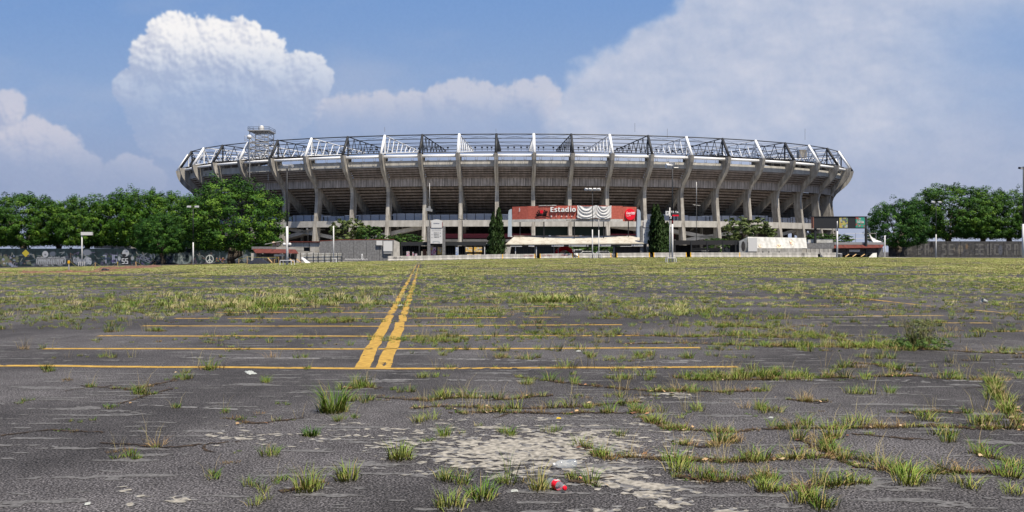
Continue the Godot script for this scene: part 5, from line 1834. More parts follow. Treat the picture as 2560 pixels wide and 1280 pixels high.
func build_poles() -> void:
	# left tall pole, white below and black above
	var b := G(718, 663)
	var m := top_of(718, 566, b)
	var h := top_of(718, 417, b)
	var t := pole("lamp_post", "tall floodlight pole, white below and black above, in front of the big tree's right side", "lamp post", b, [[-0.2, m, 0.2, "white paint"], [m, h, 0.12, "black steel"]])
	head(t, b + Vector3(-0.1, h, 0.1), Vector3(0.9, 0.5, 0.45), 0.4)
	head(t, b + Vector3(0.6, h + 0.1, 0), Vector3(0.7, 0.45, 0.45), 0.4, -0.6)
	head(t, b + Vector3(-0.5, h + 0.1, -0.3), Vector3(0.6, 0.45, 0.45), 0.4, 0.8)
	for s in [-1, 1]:
		var k := mb(true)
		lathe(k, [[0.0, 0.26], [0.2, 0.18], [0.26, 0.0], [0.2, -0.18], [0.0, -0.26]], Transform3D(Basis(), b + Vector3(s * 0.42, top_of(718, 611, b), 0.1)), 10)
		part(t, "loudspeaker", k, M["white paint"])
	guard(t, b, 0.85, top_of(718, 651, b))
	# right twin poles
	b = G(1681, 656)
	m = top_of(1681, 560, b)
	h = top_of(1681, 414, b)
	t = pole("lamp_post", "thicker of the twin poles at right, carrying black sign and floodlight high above", "lamp post", b, [[-0.2, m, 0.135, "white paint"], [m, top_of(1681, 549, b), 0.125, "dark red"], [top_of(1681, 549, b), h, 0.1, "black steel"]])
	head(t, b + Vector3(-0.5, h - 0.1, 0.1), Vector3(0.9, 0.55, 0.5), 0.5, 0.3, "white paint")
	head(t, b + Vector3(-0.05, h + 0.25, 0), Vector3(0.75, 0.5, 0.5), 0.3, -0.2)
	var ab := mb()
	bar(ab, b + Vector3(-1.0, h - 0.3, 0), b + Vector3(0.8, h - 0.3, 0), 0.05, 5)
	part(t, "cross_arm", ab, M["galvanised"])
	var dd := -b.z
	board(t, "black_sign", 1676.5, 527.5, 1697, 537, dd - 0.35, 0.1, M["black steel"])
	board(t, "red_strip", 1681, 537, 1697, 540.5, dd - 0.36, 0.08, M["signal red"])
	words(t, "sign_lettering", "11 1a", bold, 0.3, flat_frame(W(1677.5, 534.5, dd - 0.36)), M["letter white"], 0.02, 1.0)
	board(t, "black_band", 1673.8, 541, 1679.5, 551, dd - 0.3, 0.3, M["black steel"])
	words(t, "sign_lettering", "2", bold, 0.36, flat_frame(W(1674.8, 548.5, dd - 0.31)), M["letter white"], 0.02)
	guard(t, b + Vector3(-0.2, 0, 0), 0.6, top_of(1680, 645, b))
	var b2 := G(1674.5, 656)
	t = pole("sign_post", "thinner white twin pole at right with a small white sign on top", "sign post", b2, [[-0.2, top_of(1674, 519, b2), 0.075, "white paint"]])
	board(t, "white_sign", 1664, 527.5, 1673.5, 538.5, -b2.z - 0.2, 0.15, M["white paint"])
	words(t, "sign_lettering", "29", bold, 0.14, flat_frame(W(1667, 534, -b2.z - 0.22)), M["print grey"], 0.02)
	# pole with four white floodlights before the sign board
	b = base_at(1481, 160)
	m = top_of(1481, 574, b)
	h = top_of(1481, 475, b)
	t = pole("lamp_post", "tall thin pole with a crossbar of four white floodlights before the red sign", "lamp post", b, [[-0.2, m, 0.12, "white paint"], [m, h, 0.07, "black steel"]])
	var cb := mb()
	bar(cb, b + Vector3(-1.4, h, 0), b + Vector3(1.4, h, 0), 0.06, 5)
	part(t, "cross_arm", cb, M["galvanised"])
	for x in [-1.25, -0.45, 0.45, 1.25]:
		head(t, b + Vector3(x, h + 0.1, 0.15), Vector3(0.62, 0.42, 0.4), 0.5, x * -0.5, "white paint")
	guard(t, b, 0.45, 0.9)
	b = base_at(1497, 160)
	t = pole("flag_pole", "bare thin white pole right of the floodlight pole before the red sign", "pole", b, [[-0.2, top_of(1497, 575, b), 0.1, "white paint"], [top_of(1497, 575, b), top_of(1497, 549, b), 0.07, "galvanised"]])
	guard(t, b, 0.45, 0.9)
	# box sign pole at left
	b = G(205, 665)
	t = pole("sign_post", "white pole with a long white box sign in front of the teal mural wall", "sign post", b, [[-0.2, top_of(207, 580, b), 0.16, "white paint"]])
	board(t, "box_sign", 202, 580, 229.5, 588, -b.z - 0.3, 0.6, M["white paint"])
	var sc := mb()
	bar(sc, b + Vector3(0.3, top_of(207, 580, b), 0), b + Vector3(0.35, top_of(207, 574, b), 0), 0.07, 5)
	part(t, "top_bracket", sc, M["charcoal"])
	guard(t, b + Vector3(-0.1, 0, 0), 0.5, 0.95)
	# twin-headed lamps
	for q in [[483, 660, 606, 520, 165, "twin-headed lamp post left of the big round tree"], [2340, 641, 586, 508, 196, "twin-headed lamp post in front of the tallest tree at right"]]:
		b = base_at(q[0], q[4])
		m = top_of(q[0], q[2], b)
		h = top_of(q[0], q[3], b)
		t = pole("lamp_post", q[5], "lamp post", b, [[-0.2, m, 0.13, "white paint"], [m, h, 0.08, "black steel"]])
		var ca := mb()
		bar(ca, b + Vector3(-0.75, h + 0.2, 0), b + Vector3(0.75, h + 0.2, 0), 0.05, 5)
		part(t, "cross_arm", ca, M["charcoal"])
		for x in [-0.8, 0.8]:
			head(t, b + Vector3(x, h + 0.25, 0.1), Vector3(0.75, 0.32, 0.5), 0.2, 0.0, "white paint")
	b = base_at(834, 162)
	t = pole("flag_pole", "plain white pole in front of the slanted grey wall", "pole", b, [[-0.2, top_of(834, 565, b), 0.13, "white paint"]])
	guard(t, b + Vector3(0.25, 0, 0), 0.3, 0.8)
	b = base_at(1074, 186)
	t = pole("mast", "thin dark mast with a grey loudspeaker cluster above the left totem sign", "mast", b, [[-0.2, top_of(1074, 530, b), 0.1, "black steel"], [top_of(1074, 530, b), top_of(1074, 458, b), 0.08, "galvanised"]])
	for q in [[-0.55, 0.2, 0.6, 0.7], [0.0, 0.4, 0.5, 1.1], [0.45, 0.0, 0.4, 0.6]]:
		var k := mb()
		box(k, b + Vector3(q[0], top_of(1074, 526, b) + q[1], 0.15), Vector3(q[2], q[3], 0.5))
		part(t, "loudspeaker", k, M["galvanised"])
	b = base_at(1156, 184)
	t = pole("lamp_post", "small dark lamp post with two short arms right of the left totem sign", "lamp post", b, [[-0.2, top_of(1156, 551, b), 0.09, "charcoal"]])
	h = top_of(1156, 549, b)
	var aa := mb()
	bar(aa, b + Vector3(-0.7, h + 0.05, 0), b + Vector3(0.8, h + 0.05, 0), 0.06, 5)
	part(t, "cross_arm", aa, M["charcoal"])
	for x in [-0.75, 0.8]:
		head(t, b + Vector3(x, h + 0.1, 0), Vector3(0.4, 0.25, 0.5), 0.3, 0.0, "charcoal")
	b = base_at(1741, 186)
	t = pole("mast", "thin grey mast rising before the stands right of the twin poles", "mast", b, [[-0.2, top_of(1741, 512, b), 0.07, "black steel"], [top_of(1741, 512, b), top_of(1735, 455, b), 0.09, "galvanised"]])
	var ma := mb()
	bar(ma, b + Vector3(-0.8, top_of(1741, 512, b), 0), b + Vector3(0.9, top_of(1741, 514, b), 0), 0.05, 4)
	part(t, "cross_arm", ma, M["galvanised"])
	b = base_at(2093, 162)
	t = pole("flag_pole", "white pole standing before the black scoreboard", "pole", b, [[-0.2, top_of(2093, 578, b), 0.17, "white paint"], [top_of(2093, 578, b), top_of(2093, 553, b), 0.13, "galvanised"]])
	guard(t, b + Vector3(0.35, 0, 0), 0.4, 0.85)
	b = base_at(2212, 186)
	t = pole("flag_pole", "short white pole at the left end of the grey mural wall", "pole", b, [[-0.2, top_of(2212, 589, b), 0.15, "white paint"]])
	b = base_at(2558, 168)
	h = top_of(2556, 418, b)
	m = top_of(2558, 560, b)
	t = pole("lamp_post", "tall floodlight pole at the right edge, taller than the trees", "lamp post", b, [[-0.2, m, 0.25, "white paint"], [m, h, 0.13, "black steel"]])
	head(t, b + Vector3(-0.6, h - 0.2, 0), Vector3(0.8, 0.4, 0.5), 0.3, 0.4, "charcoal")
	head(t, b + Vector3(0.3, h - 0.1, 0), Vector3(0.8, 0.4, 0.5), 0.3, -0.4, "charcoal")
	b = base_at(770, 184)
	t = pole("lamp_post", "thin dark lamp post in front of a stadium rib behind the grey cabins", "lamp post", b, [[-0.2, top_of(770, 573, b), 0.06, "black steel"]])
	head(t, b + Vector3(-0.15, top_of(770, 572, b), 0), Vector3(0.35, 0.25, 0.4), 0.3, 0.0, "charcoal")

# ------------------------------------------------------------------ vehicles behind the gates
func car(called: String, label: String, at: Vector3, turn: float, paint: String, tall: float) -> void:
	var t := thing(called, label, "car" if tall < 1.6 else "van", at, "vehicles parked behind the gates", turn)
	var L := 4.4
	var body := mb()
	var h := tall
	var o := [Vector2(-2.2, 0.35), Vector2(2.2, 0.35), Vector2(2.2, 0.75), Vector2(2.1, 0.9), Vector2(1.25, 0.98), Vector2(-2.1, 1.0), Vector2(-2.2, 0.85)]
	prism(body, o, 1.72)
	part_mesh(t, "body", finish(body), M[paint])
	var cab := mb()
	prism(cab, [Vector2(1.2, 0.98), Vector2(0.55, h), Vector2(-1.6, h), Vector2(-2.08, 1.0)], 1.5)
	part_mesh(t, "roof", finish(cab), M[paint])
	for s in [-1, 1]:
		var g := mb()
		prism(g, [Vector2(1.0, 1.04), Vector2(0.52, h - 0.1), Vector2(-1.5, h - 0.1), Vector2(-1.85, 1.04)], 0.03, flat_frame(Vector3(0, 0, s * 0.755)))
		part_mesh(t, "side_window", finish(g), M["glass dark"])
	var ws := mb()
	hexa(ws, [Vector3(1.24, 1.0, -0.68), Vector3(1.24, 1.0, 0.68), Vector3(1.2, 1.0, 0.68), Vector3(1.2, 1.0, -0.68)], [Vector3(0.62, h - 0.08, -0.62), Vector3(0.62, h - 0.08, 0.62), Vector3(0.58, h - 0.08, 0.62), Vector3(0.58, h - 0.08, -0.62)])
	part_mesh(t, "windscreen", finish(ws), M["glass dark"])
	for x in [-1.35, 1.35]:
		for s in [-1, 1]:
			var w := mb(true)
			bar(w, Vector3(x, 0.32, s * 0.66), Vector3(x, 0.32, s * 0.9), 0.32, 14)
			var wh := part_mesh(t, "wheel", finish(w), M["tyre"])
			var r := mb()
			bar(r, Vector3(x, 0.32, s * 0.88), Vector3(x, 0.32, s * 0.91), 0.19, 10)
			part_mesh(wh, "rim", finish(r), M["galvanised"])
	for s in [-1, 1]:
		var lp := mb()
		box(lp, Vector3(2.2, 0.72, s * 0.62), Vector3(0.04, 0.14, 0.3))
		part_mesh(t, "headlight", finish(lp), M["white paint"])

func build_vehicles() -> void:
	car("parked_van", "white van seen through the entrance just right of the red arch", base_at(1446, 196), 0.5, "car white", 1.9)
	car("parked_car", "white car seen through the entrance opening left of the white poles", base_at(1474, 193), -0.2, "car white", 1.5)
	car("parked_car", "silver car seen through the entrance opening right of the white poles", base_at(1512, 194), 0.3, "car silver", 1.5)
	car("parked_car", "white car behind the bars of the right canopy, leftmost of three", base_at(1744, 181), 0.1, "car white", 1.5)
	car("parked_car", "silver car behind the bars of the right canopy, middle of three", base_at(1763, 182), 0.2, "car silver", 1.48)
	car("parked_car", "white car behind the bars of the right canopy, rightmost of three", base_at(1786, 181), -0.1, "car white", 1.45)
# ------------------------------------------------------------------ the lot: asphalt, paint, cracks, weeds and litter
func asphalt_textures() -> void:
	var side := 1024
	var r := RandomNumberGenerator.new()
	r.seed = 17
	var a := noise(0.012, 4, FastNoiseLite.TYPE_SIMPLEX_SMOOTH, 18).get_seamless_image(side, side)
	var c := noise(0.11, 2, FastNoiseLite.TYPE_CELLULAR, 19).get_seamless_image(side, side)
	var c2 := noise(0.23, 2, FastNoiseLite.TYPE_CELLULAR, 20).get_seamless_image(side, side)
	var gr := noise(0.13, 2, FastNoiseLite.TYPE_SIMPLEX_SMOOTH, 24).get_seamless_image(side, side)
	var sp := noise(0.2, 1, FastNoiseLite.TYPE_SIMPLEX_SMOOTH, 25).get_seamless_image(side, side)
	var im := Image.create(side, side, false, Image.FORMAT_RGB8)
	var hm := Image.create(side, side, false, Image.FORMAT_RGB8)
	for y in side:
		for x in side:
			var p := c.get_pixel(x, y).r
			var q := c2.get_pixel(x, y).r
			var stone := smoothstep(0.42, 0.12, p)
			var fine := smoothstep(0.4, 0.15, q)
			var g := smoothstep(0.36, 0.66, gr.get_pixel(x, y).r)
			var t := 0.022 + 0.03 * a.get_pixel(x, y).r + g * 0.115 + stone * 0.04 + fine * 0.02
			t += 0.22 * smoothstep(0.69, 0.78, sp.get_pixel(x, y).r)
			t *= r.randf_range(0.8, 1.2)
			t *= 0.83
			im.set_pixel(x, y, lin(t * 1.04, t * 0.985, t * 1.02))
			var hh := clampf(0.25 + stone * 0.45 + fine * 0.3, 0, 1)
			hm.set_pixel(x, y, Color(hh, hh, hh))
	hm.bump_map_to_normal_map(5.0)
	# large stains, patches and faint bands, laid over the grain
	var d := 1024
	var s1 := noise(0.006, 5, FastNoiseLite.TYPE_SIMPLEX_SMOOTH, 21).get_seamless_image(d, d)
	var s2 := noise(0.02, 4, FastNoiseLite.TYPE_SIMPLEX_SMOOTH, 22).get_seamless_image(d, d / 8)
	s2.resize(d, d, Image.INTERPOLATE_CUBIC)
	var s3 := noise(0.035, 4, FastNoiseLite.TYPE_SIMPLEX_SMOOTH, 23).get_seamless_image(d, d)
	var dm := Image.create(d, d, false, Image.FORMAT_RGB8)
	for y in d:
		for x in d:
			var k := 0.72 + 0.2 * smoothstep(0.25, 0.75, s1.get_pixel(x, y).r)
			k += 0.08 * smoothstep(0.55, 0.8, s3.get_pixel(x, y).r) - 0.07 * smoothstep(0.45, 0.2, s3.get_pixel(x, y).r)
			k = clampf(k, 0.3, 1.0)
			var w := smoothstep(0.6, 0.85, s2.get_pixel(y, x).r) * 0.0
			dm.set_pixel(x, y, Color(k + w, k + w * 0.97, k + w * 0.93))
	var m := mat("asphalt", Color.WHITE, 0.92)
	m.albedo_texture = ImageTexture.create_from_image(im)
	m.normal_enabled = true
	m.normal_texture = ImageTexture.create_from_image(hm)
	m.normal_scale = 1.2
	m.metallic_specular = 0.3
	m.detail_enabled = true
	m.detail_blend_mode = BaseMaterial3D.BLEND_MODE_MUL
	m.detail_uv_layer = BaseMaterial3D.DETAIL_UV_2
	m.detail_albedo = ImageTexture.create_from_image(dm)

func build_ground() -> void:
	asphalt_textures()
	var xs := []
	var zs := []
	for i in range(-40, 41):
		xs.append(signf(i) * pow(absf(i) / 40.0, 2.2) * 3000.0 if absi(i) > 16 else i / 16.0 * 400.0 * 0.0 + signf(i) * pow(absf(i) / 40.0, 2.2) * 3000.0)
	for z in [60.0, 20.0, 0.0]:
		zs.append(z)
	for i in 50:
		zs.append(-6.0 - i * 5.0)
	for z in [-270.0, -320.0, -400.0, -600.0, -1000.0, -2000.0, -3800.0]:
		zs.append(z)
	var st := mb(true)
	for j in zs.size() - 1:
		for i in xs.size() - 1:
			var p := []
			for q in [[i, j], [i + 1, j], [i + 1, j + 1], [i, j + 1]]:
				p.append(on_ground(xs[q[0]], zs[q[1]]))
			for k in [0, 2, 1, 0, 3, 2]:
				var v: Vector3 = p[[0, 3, 2, 1][k]] if false else p[k]
				st.set_uv(Vector2(v.x, v.z) / 3.7)
				st.set_uv2(Vector2(v.x, v.z) / 41.0 + Vector2(0.3, 0.1))
				st.add_vertex(v)
	# clockwise seen from above
	var src := st
	src.index()
	src.generate_normals()
	src.generate_tangents()
	var o := MeshInstance3D.new()
	o.name = "ground"
	o.mesh = src.commit()
	o.material_override = M["asphalt"]
	add_child(o, true)
	tag(o, "weedy cracked grey asphalt of the empty car park", "ground", "", "structure")

# shapes cut from a field by marching squares: the outline of worn paint
func flakes(x0: float, x1: float, z0: float, z1: float, cell: float, field: Callable, lift: float) -> SurfaceTool:
	var st := mb(true)
	var nx := int((x1 - x0) / cell)
	var nz := int((z1 - z0) / cell)
	var row := PackedFloat32Array()
	var prev := PackedFloat32Array()
	for j in nz + 1:
		row = PackedFloat32Array()
		row.resize(nx + 1)
		for i in nx + 1:
			row[i] = field.call(x0 + i * cell, z0 + j * cell)
		if j > 0:
			for i in nx:
				var f := [prev[i], prev[i + 1], row[i + 1], row[i]]
				if f[0] <= 0 and f[1] <= 0 and f[2] <= 0 and f[3] <= 0:
					continue
				var c := [Vector2(x0 + i * cell, z0 + (j - 1) * cell), Vector2(x0 + (i + 1) * cell, z0 + (j - 1) * cell), Vector2(x0 + (i + 1) * cell, z0 + j * cell), Vector2(x0 + i * cell, z0 + j * cell)]
				var poly := []
				for k in 4:
					var m := (k + 1) % 4
					if f[k] > 0:
						poly.append(c[k])
					if (f[k] > 0) != (f[m] > 0):
						poly.append((c[k] as Vector2).lerp(c[m], f[k] / (f[k] - f[m])))
				for k in range(1, poly.size() - 1):
					for q in [poly[0], poly[k], poly[k + 1]]:
						st.add_vertex(Vector3(q.x, gy(q.x, q.y) + lift, q.y))
		prev = row
	return st

func build_plaza() -> void:
	# pale paving of the forecourt behind the gates
	var st := mb(true)
	for i in 14:
		for j in 8:
			var p := []
			for q in [[i, j], [i + 1, j], [i + 1, j + 1], [i, j + 1]]:
				var x: float = -62.0 + q[0] * 11.0
				var z: float = -180.0 - q[1] * 15.0
				p.append(Vector3(x, gy(x, z) + 0.03, z))
			for k in [0, 1, 2, 0, 2, 3]:
				st.add_vertex(p[k])
	var o := MeshInstance3D.new()
	o.name = "forecourt_paving"
	o.mesh = upward(st)
	o.material_override = M["pale concrete"]
	add_child(o, true)
	tag(o, "", "", "", "structure")

func build_paint() -> void:
	var wear := noise(7.0, 4, FastNoiseLite.TYPE_SIMPLEX_SMOOTH, 31)
	var chips := noise(1.1, 1, FastNoiseLite.TYPE_CELLULAR, 39)
	chips.cellular_return_type = FastNoiseLite.RETURN_DISTANCE2_SUB
	var big := noise(0.8, 3, FastNoiseLite.TYPE_SIMPLEX_SMOOTH, 32)
	rough_mat("yellow line", weathered(256, lin(0.31, 0.19, 0.038), lin(0.46, 0.29, 0.06), 0.1, 0.5, 33, 10.0), 1.5, 0.8)
	rough_mat("faded yellow", weathered(256, lin(0.3, 0.2, 0.06), lin(0.42, 0.29, 0.1), 0.1, 0.4, 34, 10.0), 1.5, 0.8)
	rough_mat("worn white paint", weathered(512, lin(0.17, 0.158, 0.135), lin(0.36, 0.335, 0.29), 0.0, 0.45, 35, 22.0), 1.6, 0.85)
	rough_mat("grey wear", weathered(256, lin(0.12, 0.118, 0.12), lin(0.19, 0.187, 0.185), 0.0, 0.5, 36, 16.0), 1.2, 0.9)
	rough_mat("grey scuff", weathered(256, lin(0.075, 0.073, 0.074), lin(0.15, 0.147, 0.147), 0.0, 0.8, 46, 20.0), 1.0, 0.9)
	# [photo start x, y, photo end x, y, width, wear, material]
	var lines := [
		[902, 921, 968, 800, 0.23, 0.05, "yellow line"], [968, 800, 1022, 700, 0.23, 0.12, "yellow line"], [1022, 700, 1042, 660, 0.22, 0.2, "yellow line"],
		[959, 920, 1003, 806, 0.23, 0.1, "yellow line"], [1003, 806, 1037, 702, 0.23, 0.14, "yellow line"], [1037, 702, 1048, 660, 0.22, 0.2, "yellow line"],
		[-60, 914, 903, 922, 0.17, 0.06, "yellow line"], [903, 922, 1845, 918, 0.15, 0.12, "yellow line"],
		[110, 872, 930, 873, 0.17, 0.06, "yellow line"], [945, 873, 1752, 870, 0.17, 0.12, "yellow line"],
		[245, 840, 955, 841, 0.18, 0.1, "yellow line"], [1010, 840, 1640, 839, 0.16, 0.3, "yellow line"],
		[355, 815, 960, 816, 0.17, 0.12, "yellow line"], [1010, 815, 1555, 812, 0.18, 0.16, "yellow line"],
		[438, 796, 970, 797, 0.18, 0.2, "yellow line"], [1020, 796, 1400, 793, 0.18, 0.3, "yellow line"],
		[528, 781, 980, 782, 0.18, 0.25, "yellow line"], [1030, 781, 1330, 779, 0.18, 0.35, "yellow line"],
		[600, 769, 990, 769, 0.2, 0.3, "faded yellow"], [1035, 768, 1440, 766, 0.2, 0.3, "faded yellow"],
		[640, 757, 1000, 757, 0.22, 0.3, "faded yellow"], [1040, 748, 1330, 747, 0.22, 0.3, "faded yellow"],
		[1900, 724, 2080, 738, 0.22, 0.34, "faded yellow"], [2080, 738, 2330, 766, 0.22, 0.26, "yellow line"], [2330, 766, 2620, 792, 0.2, 0.38, "faded yellow"],
		[1360, 657, 1480, 680, 0.3, 0.35, "faded yellow"],
		[0, 730, 240, 724, 0.22, 0.3, "faded yellow"], [240, 724, 500, 712, 0.24, 0.3, "faded yellow"],
		[1810, 746, 1925, 745, 0.2, 0.3, "faded yellow"], [1930, 764, 2120, 763, 0.18, 0.25, "faded yellow"], [2140, 790, 2360, 789, 0.16, 0.25, "faded yellow"], [2330, 807, 2480, 808, 0.16, 0.25, "faded yellow"], [2420, 828, 2600, 828, 0.15, 0.3, "faded yellow"], [2010, 776, 2240, 775, 0.16, 0.3, "faded yellow"],
		[1034, 897, 1720, 907, 0.16, 0.42, "grey wear"], [1700, 902, 2010, 905, 0.16, 0.42, "grey wear"], [1990, 951, 2600, 955, 0.16, 0.4, "grey wear"], [470, 894, 850, 897, 0.18, 0.42, "grey wear"], [0, 1007, 330, 1014, 0.08, 0.42, "grey wear"], [330, 1014, 740, 1030, 0.08, 0.45, "grey wear"], [740, 1024, 900, 1031, 0.08, 0.4, "grey wear"], [200, 887, 480, 893, 0.12, 0.5, "grey wear"], [850, 948, 1440, 955, 0.1, 0.46, "grey wear"], [1460, 990, 1560, 1000, 0.1, 0.5, "grey wear"],
		[2010, 792, 2210, 792, 0.12, 0.2, "worn white paint"], [2015, 798, 2225, 798, 0.1, 0.25, "worn white paint"], [2030, 805, 2240, 806, 0.1, 0.25, "worn white paint"], [2050, 813, 2260, 814, 0.1, 0.25, "worn white paint"]]
	for l in lines:
		var a := G(l[0], l[1])
		var b := G(l[2], l[3])
		var dir := Vector2(b.x - a.x, b.z - a.z)
		var len := dir.length()
		dir /= len
		var across_dir := dir.orthogonal()
		var lw: float = l[4]
		var half := lw / 2.0
		var far := maxf(-a.z, -b.z)
		var cell := clampf(far * 0.0026, 0.028, 0.16)
		var st := mb(true)
		var n := maxi(int(len / cell), 2)
		var m := maxi(int(lw / cell), 2) + 2
		var prev := []
		for i in n + 1:
			var row := []
			for j in m + 1:
				var u := len * i / n
				var v := (float(j) / m - 0.5) * (lw + cell * 2.0)
				var bend := 0.05 * big.get_noise_2d(u * 0.5 + l[0], l[1])
				var p := Vector2(a.x, a.z) + dir * u + across_dir * (v + bend)
				var f := (half - absf(v)) / half * 1.6
				var q := wear.get_noise_2d(p.x, p.y) * 0.5 + big.get_noise_2d(p.x, p.y) * 0.42
				var chip := chips.get_noise_2d(p.x, p.y)
				f = minf(f, 0.54 - l[5] * 1.5 - q * 1.25)
				f = minf(f, (chip + 0.992) * 12.0)
				f = minf(f, f - q * 0.25 + 0.1)
				row.append([p, f])
			if i > 0:
				for j in m:
					var c := [prev[j], prev[j + 1], row[j + 1], row[j]]
					var poly := []
					for k in 4:
						var e: Array = c[(k + 1) % 4]
						if c[k][1] > 0:
							poly.append(c[k][0])
						if (c[k][1] > 0) != (e[1] > 0):
							poly.append((c[k][0] as Vector2).lerp(e[0], c[k][1] / (c[k][1] - e[1])))
					for k in range(1, poly.size() - 1):
						for q in [poly[0], poly[k], poly[k + 1]]:
							st.add_vertex(Vector3(q.x, gy(q.x, q.y) + 0.004, q.y))
			prev = row
		var o := MeshInstance3D.new()
		o.name = "painted_line"
		o.mesh = upward(st)
		o.material_override = M[l[6]]
		add_child(o, true)
		tag(o, "", "", "", "structure")
	# pale scuffs that run across the lot where the binder has worn off
	var scuff := noise(1.0, 4, FastNoiseLite.TYPE_SIMPLEX_SMOOTH, 40)
	var wide := func(x: float, z: float) -> float:
		return scuff.get_noise_2d(x * 0.7, z * 5.5) + 0.35 * scuff.get_noise_2d(x * 7.0, z * 16.0 + 30.0) + 0.2 * scuff.get_noise_2d(x * 0.2, z * 0.3 + 90.0) - 0.33
	var o3 := MeshInstance3D.new()
	o3.name = "worn_asphalt"
	o3.mesh = upward(flakes(-10.0, 10.0, -17.0, -5.2, 0.035, wide, 0.003))
	o3.material_override = M["grey scuff"]
	add_child(o3, true)
	tag(o3, "", "", "", "structure")
	# worn white paint in the foreground
	var streak := noise(1.0, 5, FastNoiseLite.TYPE_SIMPLEX_SMOOTH, 37)
	var seam := noise(3.4, 1, FastNoiseLite.TYPE_CELLULAR, 38)
	seam.cellular_return_type = FastNoiseLite.RETURN_DISTANCE2_SUB
	var spots := [[1330, 1125, 240, 45, 1.0], [1480, 1100, 150, 26, 0.7], [1050, 1095, 210, 24, 0.45], [1300, 1158, 210, 18, 0.8], [1540, 1200, 120, 24, 0.7], [1620, 1225, 60, 20, 0.8], [1690, 1262, 70, 20, 0.6], [1450, 1180, 110, 16, 0.7], [640, 1092, 130, 18, 0.35], [332, 1234, 30, 12, 0.75], [446, 1252, 26, 9, 0.9], [324, 1262, 16, 8, 0.7], [1815, 1276, 50, 12, 0.7], [1690, 988, 60, 9, 0.6], [1500, 1276, 120, 8, 0.5], [960, 1110, 60, 12, 0.45]]
	var field := func(x: float, z: float) -> float:
		var px := 1280.0 + x / -z * LENS
		var py := HOR + EYE / -z * LENS
		var f := 0.0
		for s in spots:
			var e: float = pow((px - s[0]) / s[2], 2) + pow((py - s[1]) / s[3], 2)
			if e < 4.0:
				f = maxf(f, s[4] * exp(-e * 0.7))
		if f < 0.05:
			return -1.0
		var wob := streak.get_noise_2d(x * 3.0 + 7.0, z * 3.0) * 0.12
		var crack := seam.get_noise_2d(x + wob, z * 1.7 + wob * 2.0)
		return f + streak.get_noise_2d(x * 1.6, z * 5.0) * 0.75 + streak.get_noise_2d(x * 8.0 + 40.0, z * 14.0) * 0.95 - 0.54 - 1.1 * smoothstep(-0.9, -0.985, crack)
	var o2 := MeshInstance3D.new()
	var halo := func(x: float, z: float) -> float:
		return field.call(x, z) + 0.13 + 0.25 * streak.get_noise_2d(x * 14.0, z * 22.0)
	var o4 := MeshInstance3D.new()
	o4.name = "paint_dust"
	o4.mesh = upward(flakes(-3.0, 2.2, -10.2, -5.3, 0.03, halo, 0.0034))
	o4.material_override = M["grey wear"]
	add_child(o4, true)
	tag(o4, "", "", "", "structure")
	o2.name = "worn_white_paint"
	o2.mesh = upward(flakes(-3.0, 2.2, -10.2, -5.3, 0.022, field, 0.004))
	o2.material_override = M["worn white paint"]
	add_child(o2, true)
	tag(o2, "", "", "", "structure")

func upward(st: SurfaceTool) -> ArrayMesh:
	# turn every face of a flat sheet to look up
	var a := st.commit_to_arrays()
	var v: PackedVector3Array = a[Mesh.ARRAY_VERTEX]
	var n := PackedVector3Array()
	n.resize(v.size())
	n.fill(Vector3.UP)
	for i in range(0, v.size(), 3):
		if (v[i + 1] - v[i]).cross(v[i + 2] - v[i]).y > 0.0:
			var t := v[i + 1]
			v[i + 1] = v[i + 2]
			v[i + 2] = t
	var arr := []
	arr.resize(Mesh.ARRAY_MAX)
	arr[Mesh.ARRAY_VERTEX] = v
	arr[Mesh.ARRAY_NORMAL] = n
	var m := ArrayMesh.new()
	if v.size():
		m.add_surface_from_arrays(Mesh.PRIMITIVE_TRIANGLES, arr)
	return m

